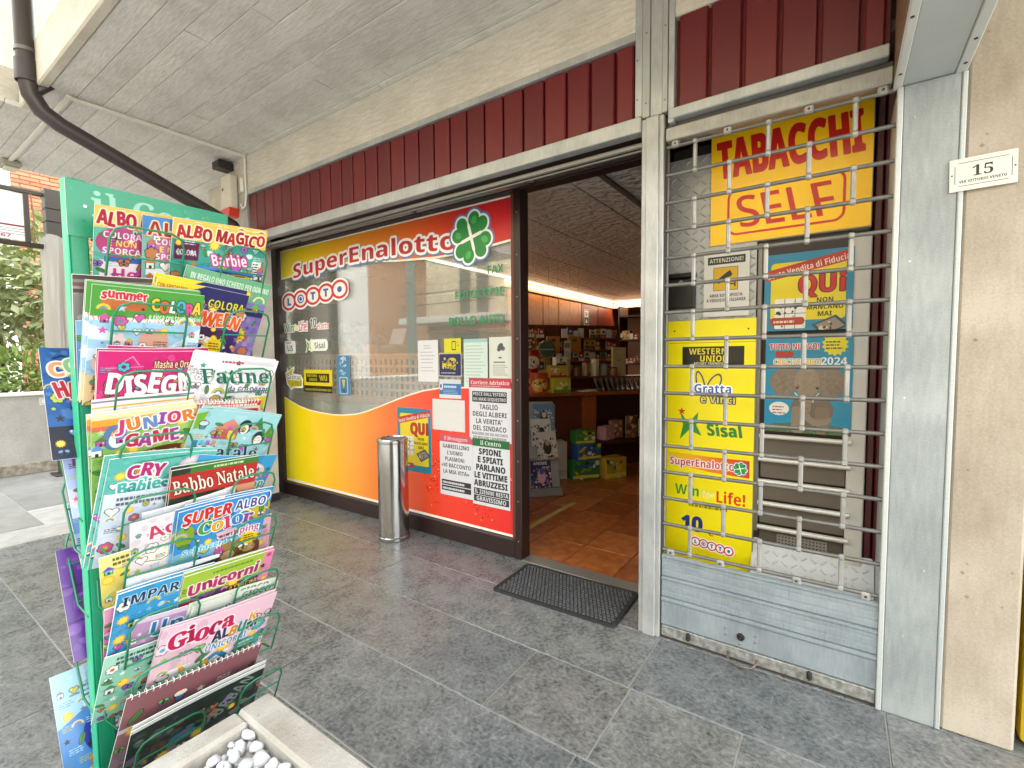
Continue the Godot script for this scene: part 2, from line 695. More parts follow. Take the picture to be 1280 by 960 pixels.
	# a small outlined picture: flower, heart, butterfly, house, rainbow, cake, sun, leaf
	func motif(kind: int, x: float, y: float, r: float, c: Color, d: Color, ink: Color):
		match kind:
			0:
				for pass_ in 2:
					for k in 6:
						var p := Vector2(x, y) + Vector2.from_angle(k * TAU / 6 + x) * r * 0.6
						var q := r * (0.46 if pass_ == 0 else 0.36)
						ell(p.x, p.y, q, q, ink if pass_ == 0 else c)
				ell(x, y, r * 0.34, r * 0.34, d)
			1:
				for pass_ in 2:
					var q := 0.0 if pass_ == 0 else r * 0.1
					var cc := ink if pass_ == 0 else c
					ell(x - r * 0.4, y - r * 0.25, r * 0.5 - q, r * 0.48 - q, cc)
					ell(x + r * 0.4, y - r * 0.25, r * 0.5 - q, r * 0.48 - q, cc)
					poly([Vector2(x - r * 0.88 + q, y - r * 0.1), Vector2(x + r * 0.88 - q, y - r * 0.1), Vector2(x, y + r - q * 1.5)], cc)
				ell(x - r * 0.45, y - r * 0.35, r * 0.16, r * 0.1, Color(1, 1, 1), -0.6)
			2:
				for sx in [-1.0, 1.0]:
					ell(x + sx * r * 0.5, y - r * 0.3, r * 0.5, r * 0.4, ink, sx * 0.6)
					ell(x + sx * r * 0.5, y - r * 0.3, r * 0.4, r * 0.3, c, sx * 0.6)
					ell(x + sx * r * 0.38, y + r * 0.35, r * 0.36, r * 0.3, ink, -sx * 0.6)
					ell(x + sx * r * 0.38, y + r * 0.35, r * 0.27, r * 0.21, d, -sx * 0.6)
				ell(x, y, r * 0.1, r * 0.5, ink)
			3:
				rect(x - r * 0.66, y - r * 0.16, r * 1.32, r * 1.06, ink)
				rect(x - r * 0.56, y - r * 0.1, r * 1.12, r * 0.9, c)
				poly([Vector2(x - r, y - r * 0.1), Vector2(x, y - r), Vector2(x + r, y - r * 0.1)], d)
				rect(x - r * 0.16, y + r * 0.3, r * 0.36, r * 0.5, ink)
				rect(x + r * 0.26, y + r * 0.1, r * 0.22, r * 0.24, Color(0.95, 0.9, 0.6))
			4:
				for k in 4:
					var p := []
					for i in 9:
						p.append(Vector2(x, y + r * 0.5) + Vector2.from_angle(PI + PI * i / 8) * r * (1.0 - k * 0.18))
					line(p, r * 0.17, [c, Color(0.95, 0.8, 0.25), d, Color(0.3, 0.6, 0.85)][k])
			5:
				poly([Vector2(x - r * 0.6, y), Vector2(x + r * 0.6, y), Vector2(x + r * 0.4, y + r * 0.9), Vector2(x - r * 0.4, y + r * 0.9)], ink)
				poly([Vector2(x - r * 0.5, y + r * 0.05), Vector2(x + r * 0.5, y + r * 0.05), Vector2(x + r * 0.33, y + r * 0.82), Vector2(x - r * 0.33, y + r * 0.82)], d)
				ell(x, y - r * 0.12, r * 0.78, r * 0.5, ink)
				ell(x, y - r * 0.14, r * 0.68, r * 0.4, c)
				ell(x, y - r * 0.62, r * 0.17, r * 0.17, Color(0.85, 0.15, 0.2))
			6:
				star(x, y, r, r * 0.62, 11, Color(0.95, 0.72, 0.2))
				ell(x, y, r * 0.56, r * 0.56, Color(0.98, 0.86, 0.35))
			7:
				ell(x, y, r * 0.42, r, ink, 0.5 + x)
				ell(x, y, r * 0.33, r * 0.88, Color(0.35, 0.62, 0.3), 0.5 + x)
				line([Vector2(x, y) + Vector2(0, r * 0.7).rotated(0.5 + x), Vector2(x, y) - Vector2(0, r * 0.7).rotated(0.5 + x)], r * 0.1, ink)

	func done() -> Image:
		im.resize(im.get_width() / 2, im.get_height() / 2, Image.INTERPOLATE_BILINEAR)
		return im


func hx(c) -> Color:
	return c if c is Color else Color.html(c)


# outlines of a line of text at size 64: {loops, width, cap}
func lettering(t: String, font: String) -> Dictionary:
	var ts := TextServerManager.get_primary_interface()
	var rid: RID = fonts[font].get_rids()[0]
	var out := {"loops": [], "width": 0.0, "cap": 46.0}
	var x := 0.0
	for ch in t:
		var key := font + ch
		if not glyphs.has(key):
			var gi := ts.font_get_glyph_index(rid, 64, ch.unicode_at(0), 0)
			var d := ts.font_get_glyph_contours(rid, 64, gi)
			var loops := []
			var first := 0
			for e in d.get("contours", []):
				loops.append(flatten(d["points"], first, e))
				first = e + 1
			glyphs[key] = [loops, ts.font_get_glyph_advance(rid, 64, gi).x]
		for l in glyphs[key][0]:
			out.loops.append(Transform2D(0, Vector2(x, 0)) * l)
		x += glyphs[key][1]
	out.width = x
	return out


func flatten(pts: PackedVector3Array, a: int, b: int) -> PackedVector2Array:
	var q := []
	for i in range(a, b + 1):
		var p := pts[i]
		var nx := pts[a if i == b else i + 1]
		q.append([Vector2(p.x, p.y), p.z > 0.5])
		if p.z < 0.5 and nx.z < 0.5:
			q.append([Vector2(p.x + nx.x, p.y + nx.y) / 2, true])
	var out := PackedVector2Array()
	var n := q.size()
	for i in n:
		if q[i][1]:
			out.append(q[i][0])
		else:
			var p0: Vector2 = q[(i + n - 1) % n][0]
			var p2: Vector2 = q[(i + 1) % n][0]
			for k in [0.25, 0.5, 0.75]:
				out.append(p0.lerp(q[i][0], k).lerp(q[i][0].lerp(p2, k), k))
	return out


# lays a finished print on a shared sheet and returns [sheet number, place in uv]
func lay(im: Image) -> Array:
	var w := im.get_width() + 4
	var h := im.get_height() + 4
	if shelf[0] + w > 2048:
		shelf = [0, shelf[1] + shelf[2], 0]
	if atlas_img.is_empty() or shelf[1] + h > 2048:
		var fresh := Image.create(2048, 2048, false, Image.FORMAT_RGBA8)
		fresh.fill(Color(0.93, 0.92, 0.9))
		atlas_img.append(fresh)
		shelf = [4, 4, 0]
	atlas_img[-1].blit_rect(im, Rect2i(0, 0, im.get_width(), im.get_height()), Vector2i(shelf[0] + 2, shelf[1] + 2))
	var r := Rect2((shelf[0] + 2.5) / 2048.0, (shelf[1] + 2.5) / 2048.0, (im.get_width() - 1) / 2048.0, (im.get_height() - 1) / 2048.0)
	shelf[0] += w
	shelf[2] = maxi(shelf[2], h)
	return [atlas_img.size() - 1, r]


func atlas_mat(k: int, rough: float, white := 0.87) -> StandardMaterial3D:
	var key := "atlas%d %.2f %.2f" % [k, rough, white]
	if not mat_cache.has(key):
		var m := StandardMaterial3D.new()
		atlas_mats.append([k, m])
		m.albedo_color = Color(white, white, white)
		m.roughness = rough
		mat_cache[key] = m
	return mat_cache[key]


# a print cut to its outline (stickers): transparent where nothing is printed
func cut_mat(im: Image, rough := 0.35) -> StandardMaterial3D:
	var m := StandardMaterial3D.new()
	m.albedo_texture = itex(im)
	m.albedo_color = Color(0.97, 0.97, 0.97)
	m.transparency = BaseMaterial3D.TRANSPARENCY_ALPHA_SCISSOR
	m.alpha_scissor_threshold = 0.5
	m.roughness = rough
	return m


func sheetm(w: float, h: float, t: float, uv := Rect2(0, 0, 1, 1), bow := 0.0, curl := 0.0, nx := 1, ny := 1) -> ArrayMesh:
	var b := MB.new()
	b.sheet(w, h, t, uv, bow, curl, nx, ny)
	return b.mesh()


# only a front: for stickers
func decalm(w: float, h: float) -> ArrayMesh:
	var b := MB.new()
	b.quad(Vector3(-w / 2, 0, 0), Vector3(w / 2, 0, 0), Vector3(w / 2, h, 0), Vector3(-w / 2, h, 0), Vector3.BACK, Vector2(0, 1), Vector2(1, 1), Vector2(1, 0), Vector2(0, 0))
	return b.mesh()


# draws a list of commands on a board
func draw(bd: Board, cmds: Array):
	for q in cmds:
		match q[0]:
			"r": bd.rect(q[1], q[2], q[3], q[4], q[5])
			"R": bd.rrect(q[1], q[2], q[3], q[4], q[5], q[6])
			"e": bd.ell(q[1], q[2], q[3], q[4], q[5], q[6] if q.size() > 6 else 0.0)
			"p": bd.poly(q[1], q[2])
			"l": bd.line(q[1], q[2], q[3])
			"b": bd.star(q[1], q[2], q[3], q[4], q[5], q[6])
			"g": bd.grad(q[1], q[2], q[3], q[4], q[5])
			"d": bd.daubs(q[1], q[2], q[3], q[4], q[5], q[6], q[7], q[8])
			"m": bd.small(q[1], q[2], q[3], q[4], q[5], q[6], q[7])
			"j": bd.jolly(q[1], q[2], q[3], q[4], q[5], q[6], q[7], q[8], q[9] if q.size() > 9 else "b", q[10] if q.size() > 10 else 0.0)
			"t": bd.text(q[1], q[2], q[3], q[4], q[5], q[6], q[7] if q.size() > 7 else null, q[8] if q.size() > 8 else 0.0, q[9] if q.size() > 9 else 0.0, q[10] if q.size() > 10 else "b", q[11] if q.size() > 11 else 0.0, q[12] if q.size() > 12 else 0.0)


func print_sheet(w: int, h: int, bg, cmds: Array) -> Array:
	var bd := Board.new(w, h, hx(bg), self)
	draw(bd, cmds)
	return lay(bd.done())


# ---------------------------------------------------------------- the setting
func pieces(parent: Node, n: String, list: Array, mats: Array, bev: float):
	for i in list.size():
		var q: Array = list[i]
		slab(parent, n, q[0], q[1], mats[q[2] % mats.size()], bev)


func setting():
	# ground to the horizon, road and pavement
	sslab("ground", Vector3(-60, -0.6, -40), Vector3(60, -0.06, 60), mat("b0aca4", 0.9, 0, "mottle", 3.0), "grey ground under the paving", 0.0)
	sslab("road", Vector3(-60, -0.058, 5.2), Vector3(60, -0.05, 11.0), mat("6a6a6b", 0.9, 0, "mottle", 2.0, "bump", 0.2), "asphalt road in front of the shop", 0.0)
	var pave := thing("pavement", "grey slate pavement of long slabs under the portico", "", Vector3.ZERO)
	pave.set_meta("kind", "structure")
	slab(pave, "bedding", Vector3(-7.7, -0.058, WIN - 0.05), Vector3(9, -0.0035, 2.79), mat("b4b1aa", 0.9, 0, "mottle", 0.6), 0.0)
	slab(pave, "unseen_bounce_paving", Vector3(-7.7, -0.058, 2.795), Vector3(9, -0.002, 5.1), mat("cfcbc2", 0.9, 0, "mottle", 0.9), 0.0)  # unseen strip, made pale to bounce light up to the soffit
	var sm := []
	for c in ["dedcd8", "d3d3d1", "dad7d2", "cbcccb", "dbd6ce"]:
		var m: StandardMaterial3D = mat(c, 1.0, 0, "slate", 0.9, "slatebump", 0.1)
		m.roughness_texture = T.slaterough
		m.roughness_texture_channel = BaseMaterial3D.TEXTURE_CHANNEL_RED
		m.uv1_offset = Vector3(sm.size() * 0.37, 0, sm.size() * 0.61)
		sm.append(m)
	var g := RandomNumberGenerator.new()
	g.seed = 5
	var fixed := {0: [-1.475, -0.655, 0.165], 1: [-1.485, -1.077, -0.645, -0.245, 0.58], 2: [-1.905, -1.49, -0.68, 0.14], -1: [-1.6, -0.78, 0.04]}
	var list := []
	for row in range(-1, 7):
		var z0 := row * 0.4
		var z1 := z0 + 0.4
		if row == -1:
			z0 = WIN - 0.02
		var cuts: Array = fixed.get(row, [-1.2 - 0.1 * row, -0.38 - 0.1 * row, 0.44 - 0.1 * row])
		cuts = cuts.duplicate()
		while cuts[0] > -7.6:
			cuts.push_front(cuts[0] - [0.82, 0.82, 0.41][g.randi() % 3])
		while cuts[-1] < 0.9:
			cuts.append(cuts[-1] + 0.82)
		for i in cuts.size() - 1:
			if cuts[i] < -5.2:
				continue
			list.append([Vector3(maxf(cuts[i], -7.68) + 0.0024, -0.03, z0 + 0.0024), Vector3(cuts[i + 1] - 0.0024, g.randf_range(-0.0008, 0.0008), z1 - 0.0024), g.randi()])
	pieces(pave, "slab", list, sm, 0.002)
	# same paving in the open forecourt, daylight put into its lighter colour
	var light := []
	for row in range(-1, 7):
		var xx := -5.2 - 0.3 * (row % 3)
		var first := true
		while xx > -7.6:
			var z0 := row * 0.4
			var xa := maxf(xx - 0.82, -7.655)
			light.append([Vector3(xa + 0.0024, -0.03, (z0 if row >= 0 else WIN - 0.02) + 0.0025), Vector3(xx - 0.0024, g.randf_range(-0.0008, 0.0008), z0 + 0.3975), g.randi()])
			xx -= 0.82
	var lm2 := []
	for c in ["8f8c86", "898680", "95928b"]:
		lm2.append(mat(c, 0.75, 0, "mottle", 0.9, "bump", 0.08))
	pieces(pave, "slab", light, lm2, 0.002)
	# the portico: soffit cast against boards
	var boards := MB.new()
	boards.colored = true
	var z := -0.6
	var k := 0
	while z < 4.0:
		var w := 0.118 + 0.02 * g.randf()
		var x := -6.2 - g.randf() * 1.2
		while x < 3.0:
			var x1 := x + g.randf_range(1.6, 2.8)
			var a := maxf(x, -6.2)
			var b := minf(x1, 3.0)
			if z < 1.2 and z + w > 1.15:
				w = 1.229 - z
			if z >= 1.2:
				b = minf(b, -4.68)
			if b > a:
				boards.col = Color.WHITE * g.randf_range(0.9, 1.0)
				boards.col.a = 1.0
				boards.box(Vector3(b - a - 0.002, 0.03, w - 0.003), 0.002, Vector3((a + b) / 2, 3.045 + 0.016 + g.randf_range(-0.004, 0.004), z + w / 2))
			x = x1
		z += w
		k += 1
	var cm: StandardMaterial3D = mat("eeebe6", 0.85, 0, "board", 1.1, "boardbump", 0.3).duplicate()
	cm.vertex_color_use_as_albedo = true
	struct("soffit", boards.mesh(), cm, Transform3D(), "grey board-marked concrete soffit of the portico")
	var conc: StandardMaterial3D = mat("d9d4c9", 0.85, 0, "board", 1.3, "boardbump", 0.25)
	var conc2: StandardMaterial3D = mat("e0d9c9", 0.85, 0, "mottle", 0.9, "bump", 0.06)
	sslab("floor_slab", Vector3(-6.2, 3.078, -8), Vector3(3.0, 3.3, 1.2), conc, "concrete slab over the portico")
	sslab("floor_slab", Vector3(-6.2, 3.0785, 1.2), Vector3(-4.7, 3.3, 4.0), conc, "concrete slab over the end of the portico")
	sslab("edge_beam", Vector3(-4.68, 3.04, 1.2305), Vector3(3.0, 3.32, 1.29), conc2, "pale concrete lip along the edge of the portico soffit", 0.01)
	sslab("concrete_beam", Vector3(-4.62, 2.747, -0.38), Vector3(1.6, 3.043, 0.0), conc, "long concrete beam above the shop front")
	var pillar := sslab("pillar", Vector3(-4.62, 0.0, -0.2), Vector3(-4.245, 2.745, 0.0), mat("c6c2ba", 0.8, 0, "mottle", 0.8, "bump", 0.1), "plain grey concrete pillar at the left end of the shop front")
	slab(pillar, "foot", Vector3(-0.19, -1.372, -0.103), Vector3(0.19, -1.30, 0.104), mat("1d1c1c", 0.6), 0.003)
	# upper storey that stands over the portico
	sslab("upper_wall", Vector3(-4.4, 3.32, -7.9), Vector3(3.0, 9.0, 0.7), conc2, "beige upper wall of the building over the portico")
	var sill := mat("dcd6c8", 0.8, 0, "soft", 0.8)
	sslab("balcony_slab", Vector3(-4.4, 4.6, 0.7005), Vector3(3.0, 4.8, 3.3), sill, "balcony slab above the portico, extended out of view to shade the rack")  # outward reach added to keep overhead sky light off rack and planter
	# back wall and partitions that close the ground floor
	sslab("side_wall", Vector3(-5.45, 0, -8.0), Vector3(-5.35, 3.07, -0.39), mat("4a3a2e", 0.8, 0, "soft", 0.8), "side wall of the shop room")
	sslab("side_wall", Vector3(-5.45, 0, -0.385), Vector3(-4.64, 3.07, -0.215), conc2, "short wall beside the shop window")
	# what carries services on the soffit
	var pvc := mat("3a3331", 0.42, 0, "soft", 0.5)
	var dp := thing("drain_pipe", "dark brown drain pipe bending under the soffit towards the grey pillar", "pipe")
	var path := [Vector3(-4.25, 6.0, 1.325), Vector3(-4.25, 3.08, 1.325), Vector3(-4.25, 2.98, 1.31), Vector3(-4.25, 2.9, 1.265), Vector3(-4.25, 2.845, 1.18)]
	for i in range(1, 5):
		path.append(Vector3(-4.25, 2.845, 1.18).lerp(Vector3(-4.25, 2.43, 0.12), i / 4.0))
	path.append(Vector3(-4.255, 2.36, 0.07))
	path.append(Vector3(-4.26, 2.2, 0.055))
	path.append(Vector3(-4.26, 0.0, 0.055))
	part(dp, "pipe", tubem(path, 0.05, 20), pvc)
	part(dp, "socket", lathem([Vector2(0.052, -0.07), Vector2(0.058, -0.07), Vector2(0.058, 0.06), Vector2(0.052, 0.06)], 24), pvc, at(-4.25, 3.12, 1.325))
	part(dp, "branch", tubem([Vector3(-4.25, 2.98, 1.31), Vector3(-4.21, 3.07, 1.22), Vector3(-4.2, 3.12, 1.19)], 0.026, 14), pvc)
	part(dp, "clamp", lathem([Vector2(0.051, -0.012), Vector2(0.055, -0.012), Vector2(0.055, 0.012), Vector2(0.051, 0.012)], 20), mat("6d6a66", 0.4, 0.8), at(-4.25, 3.24, 1.325))
	var cd := thing("conduit", "thin white cable duct running across the soffit to the alarm box", "cable duct")
	var white := mat("dedad0", 0.55)
	slab(cd, "duct", Vector3(-4.24, 3.022, 0.01), Vector3(-4.215, 3.042, 1.125), white)
	slab(cd, "duct", Vector3(-5.95, 3.022, 1.127), Vector3(-4.2, 3.042, 1.152), white)
	part(cd, "pipe", tubem([Vector3(-4.228, 3.02, 0.012), Vector3(-4.228, 2.7, 0.012), Vector3(-4.24, 2.62, 0.014), Vector3(-4.275, 2.6, 0.02), Vector3(-4.29, 2.64, 0.03)], 0.009, 8), white)
	part(cd, "connector", lathem([Vector2(0.0, 0.0), Vector2(0.018, 0.0), Vector2(0.018, 0.11), Vector2(0.0, 0.11)], 14), white, at(-4.262, 2.74, 0.024))
	var lf := thing("soffit_lamp", "small grey unlit lamp fixed under the far end of the soffit", "lamp", Vector3(-6.02, 3.0, 1.13))
	slab(lf, "housing", Vector3(-0.09, -0.01, -0.06), Vector3(0.09, 0.04, 0.06), mat("a3a08f", 0.6), 0.01)
	slab(lf, "lens", Vector3(-0.075, -0.025, -0.045), Vector3(0.075, -0.012, 0.045), mat("cfcab4", 0.3), 0.006)
	var ab := thing("alarm_siren", "white alarm box with a red lamp on the beam beside the conduit", "alarm siren", Vector3(-4.46, 2.55, 0.0))
	slab(ab, "body", Vector3(-0.085, 0.07, 0.003), Vector3(0.085, 0.36, 0.075), mat("ddd7c6", 0.5, 0, "soft", 0.3), 0.012)
	var lens := PackedVector2Array([Vector2(-0.09, 0.068), Vector2(-0.07, 0.0), Vector2(0.07, 0.0), Vector2(0.09, 0.068)])
	part(ab, "lamp", prismm(lens, 0.003, 0.082), mat("d33a22", 0.3))
	part(ab, "keyhole", lathem([Vector2(0, 0), Vector2(0.014, 0), Vector2(0.014, 0.003), Vector2(0, 0.003)], 16), mat("55524c", 0.4, 0.6), Transform3D(Basis(Vector3.RIGHT, PI / 2), Vector3(-0.04, 0.24, 0.073)))
	var bx := thing("junction_box", "small black box on the concrete above the alarm siren", "junction box", Vector3(-4.5, 2.96, 0.0))
	slab(bx, "body", Vector3(-0.06, 0, 0.002), Vector3(0.06, 0.065, 0.13), mat("262321", 0.5), 0.006)
	part(bx, "bracket", boxm(Vector3(0.02, 0.03, 0.1)), mat("3b3734", 0.5), at(0.0, 0.075, 0.05))


# ---------------------------------------------------------------- the shop front
func shop_front():
	var alu: StandardMaterial3D = mat("bdbfbd", 0.42, 0.35, "worn", 0.8)
	var alud: StandardMaterial3D = mat("b4b6b4", 0.45, 0.4, "runs", 0.5)
	var redm := []
	for c in ["661218", "611116", "6b1619"]:
		redm.append(mat(c, 0.38, 0, "soft", 0.4))
	var dark := mat("2c1c1a", 0.4, 0, "soft", 0.4)
	# ribbed red cladding over the window and door
	for bay in [[-4.24, -0.79, 2.375, 2.71, "dark red ribbed metal cladding over the shop window and door"], [-0.617, 0.112, 2.37, 3.0, "dark red ribbed metal cladding over the shutter bay"]]:
		var c := thing("red_cladding", bay[4], "cladding", Vector3(0, 0, 0), "red ribbed cladding of the shop front")
		slab(c, "backing", Vector3(bay[0], bay[2] - 0.02, -0.06), Vector3(bay[1], bay[3] + 0.02, -0.034), mat("661218", 0.5), 0.0)
		var x: float = bay[0] + 0.012
		var i := 0
		while x < bay[1] - 0.03:
			var w := minf(0.1285, bay[1] - x - 0.004) - 0.008
			slab(c, "panel", Vector3(x + 0.002, bay[2], -0.033), Vector3(x + w - 0.002, bay[3], -0.010), redm[(i * 7) % 3], 0.006)
			x += 0.1285
			i += 1
	var tr := thing("fascia_frame", "pale aluminium trim framing the red cladding", "trim")
	slab(tr, "top_trim", Vector3(-4.245, 2.712, -0.05), Vector3(-0.79, 2.7455, 0.006), alu)
	slab(tr, "bottom_trim", Vector3(-4.245, 2.305, -0.05), Vector3(-0.76, 2.373, 0.01), alu, 0.004)
	slab(tr, "end_trim", Vector3(-4.262, 2.3, -0.05), Vector3(-4.24, 2.7115, 0.004), alu)
	slab(tr, "side_trim", Vector3(-0.79, 2.3735, -0.05), Vector3(-0.757, 2.95, 0.006), alu)
	slab(tr, "cover_strip", Vector3(-0.755, 2.36, -0.03), Vector3(-0.722, 2.95, 0.012), alud)
	slab(tr, "post_head", Vector3(-0.7205, 2.36, -0.05), Vector3(-0.668, 2.95, 0.004), alu)
	slab(tr, "cover_strip", Vector3(-0.667, 2.36, -0.03), Vector3(-0.644, 2.95, 0.012), alud)
	slab(tr, "side_trim", Vector3(-0.6425, 2.31, -0.05), Vector3(-0.617, 2.95, 0.006), alu)
	slab(tr, "bottom_trim", Vector3(-0.6415, 2.325, -0.05), Vector3(0.112, 2.3685, 0.01), alu, 0.004)
	for q in [[-0.738, 2.72], [-0.738, 2.42], [-0.655, 2.72], [-0.655, 2.41], [-0.78, 2.62], [-0.78, 2.45]]:
		part(tr, "screw", lathem([Vector2(0, 0), Vector2(0.004, 0), Vector2(0.003, 0.002), Vector2(0, 0.0025)], 10), mat("77777a", 0.4, 0.9), Transform3D(Basis(Vector3.RIGHT, PI / 2), Vector3(q[0], q[1], 0.012 if q[0] > -0.77 else 0.006)))
	var post := thing("shutter_post", "tall aluminium post between the doorway and the shutter", "post", Vector3(-0.71, 0, 0))
	slab(post, "guide", Vector3(-0.05, 0.0, -0.09), Vector3(0.05, 2.3585, 0.0), alu, 0.003)
	slab(post, "front_rib", Vector3(-0.028, 0.0, 0.0005), Vector3(0.03, 2.357, 0.011), alu, 0.003)
	slab(post, "seal", Vector3(0.0505, 0.0, -0.04), Vector3(0.056, 2.3, -0.012), mat("3a3a3a", 0.7), 0.001)
	# rolled-up door shutter in its slot
	var sh := thing("rolled_shutter", "bottom rail of the rolled-up shutter over the shop doorway", "shutter")
	slab(sh, "bottom_rail", Vector3(-4.235, 2.262, -0.085), Vector3(-0.765, 2.29, -0.055), mat("8d8c88", 0.35, 0.7, "brushed", 0.3), 0.006)
	slab(sh, "lip", Vector3(-4.235, 2.245, -0.105), Vector3(-0.765, 2.257, -0.06), mat("6f6d6a", 0.4, 0.7), 0.003)
	for x in [-3.6, -2.3, -1.4]:
		slab(sh, "stop", Vector3(x, 2.235, -0.08), Vector3(x + 0.03, 2.2445, -0.062), mat("2b2b2b", 0.6))
	sslab("shutter_box", Vector3(-4.24, 2.41, -0.375), Vector3(-0.65, 2.745, -0.065), mat("42302c", 0.7), "brown shutter casing behind the red cladding")
	# window frame
	var w := thing("shop_window", "large shop window in a dark brown metal frame", "window", Vector3(0, 0, 0))
	var fz0 := WIN - 0.06
	var fz1 := WIN + 0.035
	slab(w, "kick_plate", Vector3(-4.6, 0.0, fz0), Vector3(-1.7025, 0.118, fz1), dark, 0.004)
	slab(w, "jamb", Vector3(-4.635, 0.0, fz0), Vector3(-4.4225, 2.42, fz1 + 0.002), dark, 0.004)
	slab(w, "jamb", Vector3(-1.7, 0.0, fz0), Vector3(-1.648, 2.34, fz1 + 0.004), mat("30211f", 0.35, 0.2), 0.004)
	slab(w, "jamb_liner", Vector3(-1.7295, 0.1195, fz0), Vector3(-1.7025, 2.33, fz1 - 0.012), mat("6b3a30", 0.4), 0.003)
	slab(w, "head", Vector3(-4.42, 2.335, fz0), Vector3(-0.66, 2.409, fz1), dark, 0.004)
	for i in 9:
		part(w, "screw", lathem([Vector2(0, 0), Vector2(0.005, 0), Vector2(0.004, 0.002), Vector2(0, 0.003)], 10), mat("9a928c", 0.4, 0.9), Transform3D(Basis(Vector3.RIGHT, PI / 2), Vector3(-1.672, 0.12 + i * 0.26, fz1 + 0.004)))
	var gl := StandardMaterial3D.new()
	gl.transparency = BaseMaterial3D.TRANSPARENCY_ALPHA
	gl.albedo_color = Color(0.9, 0.95, 0.92, 0.03)
	gl.roughness = 0.0
	gl.metallic_specular = 0.5
	for z in [WIN - 0.004, WIN - 0.018, WIN - 0.032]:  # panes behind the first are added to strengthen the mirrored street
		slab(w, "pane", Vector3(-4.43, 0.112, z - 0.0005), Vector3(-1.725, 2.34, z), gl, 0.0)
	# doorway
	var d := thing("door_frame", "dark metal door frame around the open shop doorway", "door frame")
	slab(d, "jamb", Vector3(-0.855, 0.0, fz0), Vector3(-0.815, 2.334, fz1), dark, 0.004)
	slab(d, "threshold", Vector3(-1.647, 0.001, WIN - 0.06), Vector3(-0.856, 0.008, WIN + 0.045), mat("8f8a83", 0.4, 0.6), 0.002)
	sslab("dividing_wall", Vector3(-0.783, 0, -1.2), Vector3(-0.7205, 3.04, -0.1), mat("2b1614", 0.7), "dark wall between the doorway and the shutter bay")
	sslab("room_wall", Vector3(-0.72, 0, -7.6), Vector3(-0.6, 3.04, -0.55), mat("8a6a54", 0.7), "side wall of the shop room by the door")


